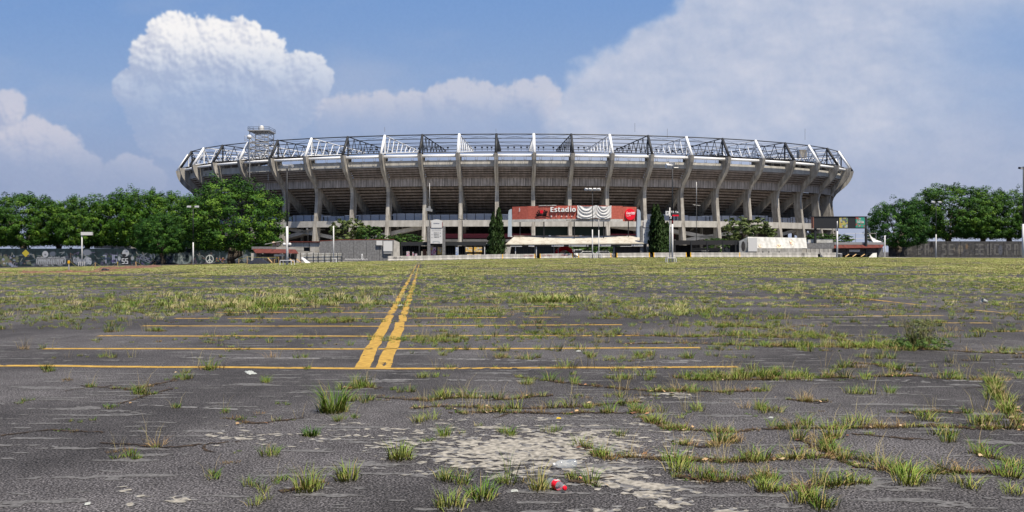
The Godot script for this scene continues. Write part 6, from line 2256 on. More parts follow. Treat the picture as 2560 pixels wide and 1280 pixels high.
# cracks, as runs of photo points, with how thickly grass grows in each
const CRACKS := [
	[[1034, 1021], [1090, 1017], [1160, 1018], [1250, 1022], [1335, 1021], [1446, 1018], [1530, 1010], [1606, 1006]],
	[[1121, 1033], [1250, 1031], [1383, 1035], [1500, 1032], [1611, 1035]],
	[[1060, 1000], [1150, 994], [1267, 999], [1383, 989]],
	[[1300, 944], [1431, 960], [1528, 970], [1606, 977], [1710, 982]],
	[[1606, 1043], [1640, 1060], [1674, 1072], [1700, 1074], [1797, 1081], [1942, 1072], [2063, 1072], [2185, 1069], [2330, 1067], [2440, 1072], [2560, 1070]],
	[[1548, 1144], [1645, 1149], [1710, 1152], [1821, 1154], [1942, 1149], [2078, 1142], [2136, 1164], [2185, 1174], [2330, 1183], [2451, 1181], [2570, 1194]],
	[[2078, 1140], [2060, 1110], [2090, 1090]],
	[[1729, 950], [1845, 950], [1990, 948], [2185, 941], [2305, 941]],
	[[1640, 975], [1700, 977], [1800, 980], [1918, 977]],
	[[1961, 868], [2136, 868], [2233, 873], [2349, 876], [2475, 883], [2560, 885]],
	[[1748, 805], [1908, 820], [1971, 825], [2039, 839], [2121, 854]],
	[[1500, 836], [1700, 842], [1894, 839], [1971, 846]],
	[[1560, 860], [1700, 858], [1845, 863], [1961, 866]],
	[[2470, 946], [2494, 989], [2524, 1028], [2560, 1077]],
	[[2136, 907], [2185, 912], [2257, 926]],
	[[1966, 999], [2020, 1003], [2073, 1006]],
	[[2446, 1137], [2524, 1154]],
	[[1990, 1215], [2030, 1240], [2059, 1270]],
	[[860, 973], [905, 968], [950, 972]],
	[[1407, 1188], [1450, 1205], [1494, 1217]],
	[[1456, 1115], [1490, 1135], [1528, 1149]],
	[[1700, 1110], [1760, 1120], [1830, 1100]],
	[[1690, 1190], [1760, 1205], [1850, 1200], [1930, 1190]],
	[[1890, 1230], [1960, 1225], [2060, 1215], [2180, 1208]],
	[[700, 1232], [760, 1220], [800, 1205]],
	[[940, 994], [1030, 1000], [1080, 1004]],
	[[200, 965], [330, 975], [420, 955], [470, 930]],
	[[300, 1010], [380, 985], [430, 972]],
	[[560, 1046], [640, 1060], [760, 1046]],
	[[0, 1090], [120, 1076], [260, 1082]],
	[[250, 1108], [420, 1120], [600, 1104]],
	[[2250, 1032], [2330, 1030], [2430, 1034]],
	[[2130, 1085], [2230, 1095], [2330, 1100]],
	[[2000, 1100], [2060, 1130], [2130, 1150]]]
const THICK := [1.0, 0.8, 0.8, 0.8, 1.2, 1.3, 1.6, 1.2, 1.0, 1.3, 1.5, 1.2, 1.2, 2.2, 1.0, 0.9, 1.3, 1.8, 1.6, 1.2, 1.6, 0.9, 1.2, 0.8, 0.7, 0.4, 0.25, 0.25, 0.35, 0.15, 0.2, 0.9, 0.5, 0.5]

var spots_near := []      # [x, z, scale, kind]

func build_cracks() -> void:
	var r := RandomNumberGenerator.new()
	r.seed = 61
	var life := noise(1.1, 2, FastNoiseLite.TYPE_SIMPLEX_SMOOTH, 62)
	for i in CRACKS.size():
		var pts := []
		for q in CRACKS[i]:
			pts.append(G(q[0], q[1]))
		var st := mb(true)
		var along := 0.0
		for k in pts.size() - 1:
			var a: Vector3 = pts[k]
			var b: Vector3 = pts[k + 1]
			var n := int(a.distance_to(b) / 0.055) + 1
			var side := (b - a).cross(Vector3.UP).normalized()
			var pl := Vector3.ZERO
			var pr := Vector3.ZERO
			for m in n + 1:
				var p := a.lerp(b, float(m) / n) + side * (r.randfn() * 0.014)
				var w := (r.randf_range(0.01, 0.035) + 0.05 * maxf(0.0, life.get_noise_2d(p.x * 3.0 + 9.0, p.z * 3.0))) * (0.5 + 0.6 * minf(THICK[i], 1.5))
				var l2 := p - side * w
				var r2 := p + side * w * r.randf_range(0.6, 1.2)
				if m > 0 and r.randf() < 0.93:
					for v in [pl, pr, r2, pl, r2, l2]:
						st.add_vertex(Vector3(v.x, gy(v.x, v.z) + 0.0065, v.z))
				pl = l2
				pr = r2
				if r.randf() < 0.035:
					var a0 := p
					var turn := side.rotated(Vector3.UP, r.randfn() * 0.5) * (1.0 if r.randf() < 0.5 else -1.0)
					for q in r.randi_range(3, 7):
						turn = turn.rotated(Vector3.UP, r.randfn() * 0.35)
						var a1 := a0 + turn * 0.06
						var o2 := turn.cross(Vector3.UP) * r.randf_range(0.006, 0.016)
						for v in [a0 - o2, a0 + o2, a1 + o2, a0 - o2, a1 + o2, a1 - o2]:
							st.add_vertex(Vector3(v.x, gy(v.x, v.z) + 0.0055, v.z))
						a0 = a1
				var lush := smoothstep(-0.4, 0.4, life.get_noise_2d(p.x, p.z * 2.0))
				if r.randf() < 0.6 * minf(THICK[i], 1.2):
					spots_near.append([p.x + r.randfn() * 0.03, p.z + r.randfn() * 0.03, r.randf_range(0.3, 0.9), 2])
				if r.randf() < (0.15 + 0.6 * lush) * THICK[i]:
					spots_near.append([p.x + r.randfn() * 0.04, p.z + r.randfn() * 0.04, r.randf_range(0.3, 0.85), r.randi() % 2])
				if r.randf() < 0.2 * THICK[i] * lush:
					spots_near.append([p.x, p.z, r.randf_range(0.5, 1.15), 3 + r.randi() % 2])
				if r.randf() < 0.06 * THICK[i] * lush:
					spots_near.append([p.x + r.randfn() * 0.03, p.z + r.randfn() * 0.03, r.randf_range(0.5, 1.2), 6])
				if r.randf() < 0.045 * THICK[i]:
					spots_near.append([p.x, p.z, r.randf_range(0.7, 1.2), 5])
		var o := MeshInstance3D.new()
		o.name = "pavement_crack"
		o.mesh = upward(st)
		o.material_override = M["crack soil"]
		add_child(o, true)
		tag(o, "", "", "", "structure")

func tuft(blades: int, h: float, spread: float, lean: float, wide: float, cols: Array, sd: int, root := Vector3(0.2, 0.15, 0.06)) -> ArrayMesh:
	var r := RandomNumberGenerator.new()
	r.seed = sd
	var v := PackedVector3Array()
	var n := PackedVector3Array()
	var c := PackedColorArray()
	var ix := PackedInt32Array()
	for b in blades:
		var a := r.randf() * TAU
		var o := Vector3(cos(a), 0, sin(a)) * spread * sqrt(r.randf())
		var a2 := a + r.randfn() * 0.7
		var out := Vector3(cos(a2), 0, sin(a2))
		var hh := h * r.randf_range(0.45, 1.1)
		var ln := lean * r.randf_range(0.3, 1.3) * hh
		var m := o + out * ln * 0.35 + Vector3(0, hh * 0.6, 0)
		var e := o + out * ln + Vector3(0, hh * r.randf_range(0.85, 1.0), 0)
		var s := out.cross(Vector3.UP).rotated(Vector3.UP, r.randfn() * 0.8) * wide * r.randf_range(0.6, 1.2)
		var col: Vector3 = (cols[0] as Vector3).lerp(cols[1], r.randf())
		if cols.size() > 2 and r.randf() < 0.18:
			col = cols[2]
		var k := v.size()
		v.append_array([o - s, o + s, m - s * 0.75, m + s * 0.75, e])
		var nn := (Vector3.UP * 1.3 + out * 0.5 + Vector3(r.randfn(), 0, r.randfn()) * 0.25).normalized()
		n.append_array([nn, nn, nn, nn, nn])
		var cb := root.lerp(col, 0.45)
		c.append_array([Color(cb.x, cb.y, cb.z), Color(cb.x, cb.y, cb.z), Color(col.x, col.y, col.z), Color(col.x, col.y, col.z), Color(col.x * 1.2, col.y * 1.12, col.z)])
		ix.append_array([k, k + 2, k + 1, k + 1, k + 2, k + 3, k + 2, k + 4, k + 3])
	var arr := []
	arr.resize(Mesh.ARRAY_MAX)
	arr[Mesh.ARRAY_VERTEX] = v
	arr[Mesh.ARRAY_NORMAL] = n
	arr[Mesh.ARRAY_COLOR] = c
	arr[Mesh.ARRAY_INDEX] = ix
	var me := ArrayMesh.new()
	me.add_surface_from_arrays(Mesh.PRIMITIVE_TRIANGLES, arr)
	return me

const GREEN := [Vector3(0.06, 0.15, 0.02), Vector3(0.13, 0.24, 0.035), Vector3(0.3, 0.25, 0.1)]
const LIME := [Vector3(0.13, 0.22, 0.04), Vector3(0.24, 0.32, 0.075), Vector3(0.36, 0.3, 0.13)]
const DRY := [Vector3(0.4, 0.37, 0.2), Vector3(0.55, 0.49, 0.29), Vector3(0.33, 0.36, 0.14)]
const RUST := [Vector3(0.12, 0.065, 0.035), Vector3(0.26, 0.16, 0.07), Vector3(0.2, 0.19, 0.05)]
const OLIVE := [Vector3(0.25, 0.31, 0.11), Vector3(0.4, 0.42, 0.18), Vector3(0.5, 0.45, 0.25)]

func scatter(called: String, mesh: Mesh, list: Array, label: String) -> void:
	# list of [x, z, size, tint]
	if list.is_empty():
		return
	var mm := MultiMesh.new()
	mm.transform_format = MultiMesh.TRANSFORM_3D
	mm.use_colors = true
	mm.mesh = mesh
	mm.instance_count = list.size()
	var buf := PackedFloat32Array()
	buf.resize(list.size() * 16)
	var r := RandomNumberGenerator.new()
	r.seed = list.size()
	var k := 0
	for q in list:
		var s: float = q[2]
		var b := Basis(Vector3.UP, r.randf() * TAU).scaled(Vector3(s * q[4] if q.size() > 4 else s, s * r.randf_range(0.8, 1.15), s * q[4] if q.size() > 4 else s))
		var p := Vector3(q[0], gy(q[0], q[1]) - 0.004, q[1])
		var t: float = q[3]
		for v in [b.x.x, b.y.x, b.z.x, p.x, b.x.y, b.y.y, b.z.y, p.y, b.x.z, b.y.z, b.z.z, p.z, t, t * r.randf_range(0.94, 1.04), t * 0.95, 1.0]:
			buf[k] = v
			k += 1
	mm.buffer = buf
	var o := MultiMeshInstance3D.new()
	o.name = called
	o.multimesh = mm
	o.material_override = M["grass"]
	add_child(o, true)
	tag(o, label, "grass", "", "stuff")

func build_grass() -> void:
	var r := RandomNumberGenerator.new()
	r.seed = 77
	var kinds := [
		tuft(28, 0.075, 0.055, 0.8, 0.0036, GREEN, 1), tuft(26, 0.085, 0.06, 0.9, 0.0036, LIME, 2), tuft(30, 0.05, 0.08, 1.2, 0.0036, RUST, 3),
		tuft(34, 0.145, 0.075, 0.85, 0.0034, GREEN, 4), tuft(32, 0.135, 0.085, 1.0, 0.0034, LIME, 5), tuft(7, 0.34, 0.06, 0.6, 0.0018, [Vector3(0.3, 0.28, 0.13), Vector3(0.42, 0.36, 0.2)], 6)]
	kinds.append(leaf_crown(0.07, 0.035, 0.07, 12, 16, 0.011, 66, 0.2, 0.2, [Vector3(0.05, 0.1, 0.02), Vector3(0.09, 0.16, 0.03), Vector3(0.16, 0.2, 0.05)]))
	kinds.append(tuft(26, 0.13, 0.08, 1.3, 0.0028, [Vector3(0.3, 0.2, 0.1), Vector3(0.46, 0.35, 0.18)], 7))
	var lists := [[], [], [], [], [], [], [], []]
	for s in spots_near:
		(lists[s[3]] as Array).append([s[0], s[1], s[2], r.randf_range(0.85, 1.1)])
	# lone tufts of the foreground, as in the photograph: x, y, size, kind
	for q in [[905, 962, 1.1, 3], [890, 972, 0.9, 3], [925, 968, 1.0, 4], [850, 1052, 0.8, 3], [883, 1045, 0.8, 0], [1060, 1052, 1.0, 4], [1110, 1090, 0.9, 3], [1075, 1103, 0.7, 0], [640, 1218, 0.7, 3], [655, 1248, 0.8, 4], [1110, 1200, 0.8, 4], [1155, 1205, 0.8, 3], [1350, 1222, 0.8, 4], [1275, 1208, 0.8, 3], [1320, 962, 0.9, 4], [1420, 955, 0.8, 3], [1432, 990, 0.8, 0], [1470, 1022, 0.8, 4], [1560, 1015, 0.8, 3], [1625, 888, 1.2, 4], [1600, 890, 0.9, 3], [1485, 893, 1.1, 4], [1470, 885, 0.8, 3], [1262, 893, 0.9, 4], [1105, 888, 0.9, 4], [1060, 943, 0.8, 4], [975, 973, 0.8, 0], [1020, 980, 0.8, 3], [1085, 1000, 0.8, 3], [1110, 992, 0.9, 4], [1270, 1085, 0.8, 3], [1385, 1084, 0.7, 3], [1250, 1078, 0.7, 0], [1545, 1088, 0.8, 3], [1590, 1030, 1.0, 3], [905, 1000, 0.9, 3], [880, 1003, 0.8, 4], [930, 1000, 0.7, 0], [690, 1202, 0.8, 0], [560, 1160, 0.6, 2], [310, 1145, 1.0, 0], [295, 1130, 0.8, 2], [110, 925, 1.0, 3], [130, 930, 0.9, 0], [455, 950, 1.0, 3], [440, 946, 0.9, 0], [355, 985, 1.2, 3], [372, 988, 0.9, 0], [280, 1020, 1.0, 0], [60, 1005, 0.9, 0], [515, 922, 1.0, 0], [775, 922, 0.9, 0], [660, 955, 0.8, 3], [710, 1010, 0.6, 0], [560, 1030, 0.9, 0], [440, 1020, 0.8, 0], [320, 1150, 0.8, 0], [525, 1195, 0.9, 0], [680, 1140, 0.9, 3], [600, 1128, 0.4, 0], [200, 1055, 0.6, 0], [230, 968, 0.9, 0], [170, 950, 0.8, 2], [1780, 890, 0.8, 3], [1900, 1025, 0.8, 3], [1930, 1028, 0.9, 4], [1745, 1025, 0.9, 4], [1730, 1035, 0.7, 0], [2140, 1060, 1.1, 4], [2320, 1050, 1.3, 4], [2310, 1040, 1.0, 3], [2440, 1062, 1.0, 3], [2470, 1055, 1.0, 4], [2370, 1090, 1.0, 4], [2385, 1105, 0.9, 3], [2015, 1065, 1.1, 3], [1960, 1072, 0.9, 3], [1870, 1040, 0.5, 0], [2260, 1205, 1.3, 4], [2245, 1180, 1.0, 3], [2230, 1030, 0.7, 0], [1910, 1200, 1.0, 3], [1905, 1225, 0.9, 4], [1830, 1205, 0.9, 3], [2050, 1215, 1.0, 3], [2150, 1150, 1.0, 3], [2190, 1160, 0.9, 4], [2080, 1130, 1.2, 3], [1760, 1200, 0.9, 3], [2545, 1195, 1.1, 3], [2540, 1235, 1.0, 4], [2400, 1215, 1.0, 4], [2320, 1205, 0.9, 3], [2560, 1170, 1.0, 4], [2000, 1250, 1.1, 4], [2040, 1265, 1.2, 3], [1700, 1180, 1.1, 4], [1705, 1160, 1.1, 3], [2500, 1000, 1.1, 4], [2520, 1030, 1.2, 4], [2490, 965, 1.1, 3]]:
		var p := G(q[0], q[1])
		for k in 3:
			(lists[q[3]] as Array).append([p.x + r.randfn() * 0.05, p.z + r.randfn() * 0.05, q[2] * r.randf_range(0.6, 1.0), r.randf_range(0.9, 1.1)])
		if q[2] > 0.75 and r.randf() < 0.7:
			(lists[5] as Array).append([p.x, p.z, q[2] * r.randf_range(0.6, 1.1), 1.0])
	# thin scatter of small weeds, then ever thicker grass towards the far side
	var n1 := noise(0.16, 3, FastNoiseLite.TYPE_SIMPLEX_SMOOTH, 78)
	var n2 := noise(0.05, 3, FastNoiseLite.TYPE_SIMPLEX_SMOOTH, 79)
	var far := [[], [], []]
	var mid := [[], [], [], []]
	for band in [[5.4, 11.0, 5.0], [11.0, 26.0, 15.0], [26.0, 60.0, 11.0], [60.0, 172.0, 3.2]]:
		var d0: float = band[0]
		var d1: float = band[1]
		var count := int(0.74 * (d1 * d1 - d0 * d0) * band[2])
		for i in count:
			var d := sqrt(lerpf(d0 * d0, d1 * d1, r.randf()))
			var x := r.randf_range(-0.74, 0.74) * d
			# rows: weeds follow joints that run across the view
			var row := n1.get_noise_2d(x * 0.55, d * 3.2) + 0.6 * n2.get_noise_2d(x * 1.0 + 50.0, d * 2.0)
			var left := smoothstep(-1.0, -4.0, x) * smoothstep(22.0, 15.0, d)
			var cover := smoothstep(9.0, 37.0, d)
			var th := lerpf(0.34, -0.12, cover) + left * 0.4 - 0.16 * smoothstep(-2.0, 1.0, x) * smoothstep(9.0, 13.0, d) * smoothstep(34.0, 24.0, d)
			if d > 60.0:
				th = -0.06
			if r.randf() > smoothstep(th - 0.3, th + 0.34, row + r.randfn() * 0.06):
				continue
			# yellow double line stays mostly bare
			var lx := -2.2 - (d - 12.0) * 0.11
			if absf(x - lx) < 0.45 and r.randf() < 0.85 - 0.4 * smoothstep(16.0, 30.0, d) + 0.45 * smoothstep(40.0, 70.0, d):
				continue
			var tint := r.randf_range(0.85, 1.1) * (1.0 + 0.3 * n2.get_noise_2d(x * 1.4 + 400.0, d * 1.1))
			if d < 11.0:
				(lists[[0, 1, 2, 2, 6, 1][r.randi() % 6]] as Array).append([x, -d, r.randf_range(0.3, 0.8), tint])
			elif d < 26.0:
				var k := r.randi() % 10
				if k < 8:
					(lists[[0, 1, 2, 1, 4, 3, 0, 1][k]] as Array).append([x, -d, r.randf_range(0.4, 1.0), tint])
				elif row > th + 0.15:
					(lists[5] as Array).append([x, -d, r.randf_range(0.6, 1.1), tint])
			elif d < 60.0:
				var tall := 1.0 + 0.5 * smoothstep(0.1, 0.5, n2.get_noise_2d(x * 2.0, d * 2.0 + 200.0))
				(mid[[0, 1, 2, 3, 2, 0][r.randi() % 6]] as Array).append([x, -d, r.randf_range(0.3, 0.7) * tall, tint * 1.18])
			else:
				(far[r.randi() % 3] as Array).append([x, -d, r.randf_range(0.6, 1.1), tint * 1.06, 1.7])
	# the pale tall stand left of the double line, and the green strips
	for q in [[690, 752, 3.4, 2.2, 150, 1.5], [560, 765, 2.2, 1.4, 40, 1.1], [720, 762, 2.4, 1.4, 50, 1.2], [800, 800, 1.6, 0.5, 60, 0.9], [870, 805, 1.0, 0.3, 60, 0.9], [1180, 782, 1.3, 0.8, 70, 0.9], [1130, 790, 1.2, 0.6, 40, 0.8], [1060, 850, 0.9, 0.4, 150, 0.6], [1100, 852, 0.6, 0.3, 80, 0.7], [1400, 835, 1.0, 0.5, 110, 0.7], [1330, 845, 0.8, 0.5, 80, 0.6], [1690, 780, 1.5, 1.4, 80, 1.0], [1580, 790, 0.6, 0.9, 60, 0.9], [1380, 752, 0.8, 0.6, 50, 1.9], [330, 770, 3.0, 2.0, 80, 0.8], [420, 782, 2.6, 1.2, 70, 0.7], [80, 780, 2.2, 1.6, 60, 0.8], [60, 750, 3.0, 2.0, 60, 1.0], [250, 745, 4.0, 2.0, 60, 0.9], [150, 800, 1.8, 0.6, 120, 0.6], [170, 815, 1.2, 0.6, 50, 0.6], [1850, 815, 1.8, 0.6, 160, 0.8], [2000, 840, 1.2, 0.5, 120, 0.8], [2060, 865, 1.6, 0.3, 200, 0.8], [1560, 900, 0.5, 0.2, 30, 0.6], [1800, 840, 1.2, 0.3, 80, 0.7], [2180, 865, 0.7, 0.25, 60, 0.9], [1960, 940, 0.7, 0.2, 70, 0.8], [1800, 945, 0.7, 0.15, 70, 0.9]]:
		var p := G(q[0], q[1])
		for i in q[4]:
			var k := r.randi() % 6
			if p.z < -22.0:
				(mid[[0, 2, 3, 2, 1, 0][k]] as Array).append([p.x + r.randfn() * q[2] * 0.6, p.z + r.randfn() * q[3], q[5] * r.randf_range(0.6, 1.1), r.randf_range(0.9, 1.15)])
			else:
				(lists[k] as Array).append([p.x + r.randfn() * q[2] * 0.6, p.z + r.randfn() * q[3] * 0.7, q[5] * r.randf_range(0.6, 1.2), r.randf_range(0.9, 1.1)])
	# ragged clusters, drawn out along the joints that run across the view
	for i in 420:
		var d := sqrt(lerpf(81.0, 900.0, r.randf()))
		var x := r.randf_range(-0.72, 0.72) * d
		if x < -2.4 and r.randf() < 0.72 * smoothstep(24.0, 17.0, d):
			continue
		if d < 11.5 and x < 0.5:
			continue
		var lx2 := -2.2 - (d - 12.0) * 0.11
		if absf(x - lx2) < 0.5:
			continue
		var joint := roundf(d / 1.1) * 1.1 + r.randfn() * 0.09
		var n := r.randi_range(2, 9)
		var big := r.randf_range(0.55, 1.25)
		for k in n:
			var kind: int = [3, 4, 3, 4, 1, 0, 2, 6, 7, 3][r.randi() % 10]
			(lists[kind] as Array).append([x + r.randfn() * 0.2, -joint + r.randfn() * 0.07, big * r.randf_range(0.5, 1.15), r.randf_range(0.9, 1.1)])
		if r.randf() < 0.75:
			for k in r.randi_range(1, 3):
				(lists[5] as Array).append([x + r.randfn() * 0.2, -joint + r.randfn() * 0.07, r.randf_range(0.6, 1.25), 1.0])
	for i in 130:
		var s: Array = spots_near[r.randi() % spots_near.size()]
		(lists[5] as Array).append([s[0], s[1], r.randf_range(0.5, 1.2), 1.0])
		(lists[7] as Array).append([s[0] + 0.05, s[1], r.randf_range(0.4, 1.0), 1.0])
	var names := ["short_green_grass", "short_lime_grass", "dry_grass", "green_grass", "lime_grass", "seed_stalk_grass", "broadleaf_weed", "dead_grass"]
	var labs := ["short green weeds growing from the cracks of the asphalt", "short yellow-green weeds growing from the cracks of the asphalt", "short dry straw-coloured weeds in the cracks of the asphalt", "taller green grass tufts along the asphalt cracks", "taller yellow-green grass tufts along the asphalt cracks", "thin pale seed stalks standing above the grass tufts", "small dark broad-leaved weeds in the cracks of the asphalt", "dead straw-coloured grass tufts along the asphalt cracks"]
	for i in 8:
		scatter(names[i], kinds[i], lists[i], labs[i])
	var mk := [tuft(40, 0.13, 0.16, 0.9, 0.0065, LIME, 11), tuft(40, 0.15, 0.17, 0.9, 0.0065, OLIVE, 12), tuft(34, 0.14, 0.18, 0.9, 0.0065, GREEN, 13), tuft(36, 0.2, 0.16, 0.8, 0.005, DRY, 14)]
	for i in 4:
		scatter("middle_grass", mk[i], mid[i], ["yellow-green grass over the middle of the lot", "olive grass over the middle of the lot", "green grass over the middle of the lot", "dry straw grass over the middle of the lot"][i])
	var fk := [tuft(44, 0.1, 0.34, 1.0, 0.011, OLIVE, 21), tuft(44, 0.1, 0.34, 1.0, 0.011, DRY, 22), tuft(40, 0.11, 0.34, 1.0, 0.011, LIME, 23)]
	for i in 3:
		scatter("far_grass", fk[i], far[i], ["olive grass covering the far side of the lot", "dry straw grass covering the far side of the lot", "yellow-green grass covering the far side of the lot"][i])
	# clumps that stand out enough to be things of their own
	var bp := G(2296, 872)
	var bush := thing("bush", "dark green bushy weed, the largest plant on the lot, at the right", "bush", bp)
	var bushy := [Vector3(0.1, 0.13, 0.05), Vector3(0.17, 0.21, 0.08), Vector3(0.27, 0.28, 0.13)]
	part_mesh(bush, "foliage", leaf_crown(0.27, 0.4, 0.27, 130, 26, 0.011, 811, 0.5, 0.7, bushy), M["leaves"], Transform3D(Basis(), Vector3(0.04, 0.3, 0)))
	part_mesh(bush, "low_foliage", leaf_crown(0.6, 0.14, 0.4, 110, 30, 0.014, 812, 0.4, 0.4, [Vector3(0.06, 0.11, 0.03), Vector3(0.1, 0.18, 0.04), Vector3(0.17, 0.24, 0.06)]), M["leaves"], Transform3D(Basis(), Vector3(0, 0.1, 0)))
	part_mesh(bush, "stems", tuft(240, 0.72, 0.18, 0.45, 0.0022, [Vector3(0.12, 0.14, 0.05), Vector3(0.24, 0.23, 0.11)], 813), M["grass"])
	clump("grass_clump", "tall bright green grass clump left of centre below the double yellow line", "grass clump", 832, 1030, 0.34, 0.13, 170, GREEN, 0.004, 802)
	clump("grass_clump", "small dense green clump alone in bare asphalt left of the white paint patch", "grass clump", 775, 1090, 0.1, 0.075, 90, [Vector3(0.03, 0.1, 0.02), Vector3(0.08, 0.17, 0.03)], 0.004, 803)
	clump("grass_clump", "yellow-green clump standing on the left part of the white paint patch", "grass clump", 1000, 1148, 0.17, 0.09, 100, LIME, 0.0035, 804)
	clump("grass_clump", "spiky straw-rooted clump at the lower left, beside the fading crack", "grass clump", 768, 1226, 0.2, 0.09, 90, LIME, 0.0035, 805)
	clump("grass_clump", "spiky clump between the lower left clump and the white paint patch", "grass clump", 870, 1200, 0.17, 0.08, 80, LIME, 0.0035, 806)
	clump("grass_clump", "wide clump at the bottom edge left of the cola bottle, with long thin blades", "grass clump", 1205, 1246, 0.15, 0.1, 80, GREEN, 0.0035, 807)
	clump("grass_clump", "clump with a few long straw blades just left of the cola bottle", "grass clump", 1345, 1228, 0.24, 0.06, 24, [Vector3(0.24, 0.24, 0.08), Vector3(0.36, 0.3, 0.14)], 0.0035, 808)
	clump("grass_clump", "straggly clump cut by the bottom edge left of the middle", "grass clump", 1125, 1270, 0.15, 0.1, 80, LIME, 0.0035, 809)
	clump("grass_clump", "thin dark stalked clump on the lower edge of the white paint patch", "grass clump", 1275, 1214, 0.3, 0.03, 12, [Vector3(0.05, 0.11, 0.03), Vector3(0.12, 0.18, 0.04)], 0.003, 810)

func clump(called: String, label: String, cat: String, px: float, py: float, h: float, spread: float, blades: int, cols: Array, wide: float, sd: int) -> void:
	var p := G(px, py)
	var t := thing(called, label, cat, p)
	part_mesh(t, "blades", tuft(blades, h, spread, 0.7, wide, cols, sd), M["grass"])
	part_mesh(t, "low_leaves", tuft(int(blades * 0.5), h * 0.4, spread * 1.25, 1.0, wide * 1.2, cols, sd + 50), M["grass"])

func bottle(label: String, px: float, py: float, axis: Vector3, length: float, with_label: bool) -> void:
	var p := G(px, py)
	var t := thing("plastic_bottle", label, "bottle", p)
	var y := axis.normalized()
	var u := across(y)
	var r := 0.034
	var at := Transform3D(Basis(u[0], y, u[0].cross(y)), Vector3(0, r + 0.004, 0) - y * length * 0.5)
	var L := length
	var st := mb(true)
	var prof := [[0.0, 0.0], [r * 0.8, 0.002], [r * 0.97, 0.012 * L / 0.2]]
	if with_label:
		prof.append_array([[r, 0.16 * L], [r * 0.9, 0.34 * L], [r, 0.44 * L], [r * 0.98, 0.62 * L], [r * 0.7, 0.78 * L], [r * 0.36, 0.9 * L], [r * 0.34, 0.95 * L]])
	else:
		for i in 8:
			prof.append([r, (0.1 + i * 0.08) * L])
			prof.append([r * 0.9, (0.14 + i * 0.08) * L])
		prof.append_array([[r * 0.8, 0.8 * L], [r * 0.38, 0.9 * L], [r * 0.36, 0.95 * L]])
	lathe(st, prof, at, 20)
	part_mesh(t, "clear_body", finish(st), M["clear plastic"])
	var cp := mb(true)
	lathe(cp, [[0.0, 0.925 * L], [r * 0.48, 0.925 * L], [r * 0.5, 0.94 * L], [r * 0.48, L], [r * 0.4, 1.01 * L], [0.0, 1.01 * L]] if with_label else [[0.0, 0.92 * L], [r * 0.42, 0.92 * L], [r * 0.42, L], [0.0, 1.005 * L]], at, 16)
	part_mesh(t, "cap", finish(cp), M["signal red"] if with_label else M["white paint"])
	if with_label:
		var lb := mb(true)
		lathe(lb, [[r * 1.02, 0.36 * L], [r * 1.035, 0.4 * L], [r * 1.035, 0.6 * L], [r * 1.0, 0.62 * L]], at, 24)
		part_mesh(t, "paper_label", finish(lb), M["signal red"])
		var sw := mb()
		for i in 3:
			ribbon(sw, [Vector2(-0.02, 0.42 * L + i * 0.012), Vector2(0.0, 0.45 * L + i * 0.012), Vector2(0.02, 0.43 * L + i * 0.012)], 0.005, Transform3D(at.basis, at.origin + Vector3(0, 0.0, 0) + Vector3.UP * r * 1.045) if false else Transform3D(Basis(y.cross(Vector3.UP).normalized(), y, Vector3.UP), at.origin + Vector3.UP * r * 1.045))
		part_mesh(t, "label_script", finish(sw), M["letter white"])

func crumple(called: String, label: String, cat: String, px: float, py: float, wx: float, wz: float, h: float, col: StandardMaterial3D, sd: int) -> void:
	var p := G(px, py)
	var nz := noise(1.0, 3, FastNoiseLite.TYPE_SIMPLEX_SMOOTH, sd)
	var st := mb()
	var n := 12
	var g := []
	for j in n + 1:
		var row := []
		for i in n + 1:
			var u := float(i) / n - 0.5
			var v := float(j) / n - 0.5
			var e := 1.0 - pow(2.0 * maxf(absf(u), absf(v)), 4)
			row.append(Vector3(u * wx + nz.get_noise_2d(u * 9.0, v * 9.0) * wx * 0.12, 0.006 + h * (0.35 + 0.65 * absf(nz.get_noise_2d(u * 5.0 + 9.0, v * 5.0)) * 2.2) * (0.25 + 0.75 * e), v * wz + nz.get_noise_2d(u * 9.0 + 70.0, v * 9.0) * wz * 0.12))
		g.append(row)
	for j in n:
		for i in n:
			quad(st, g[j][i], g[j][i + 1], g[j + 1][i + 1], g[j + 1][i], Vector3.UP)
	var o := single(called, st, col, p, label, cat)
	o.rotation.y = sd * 0.7

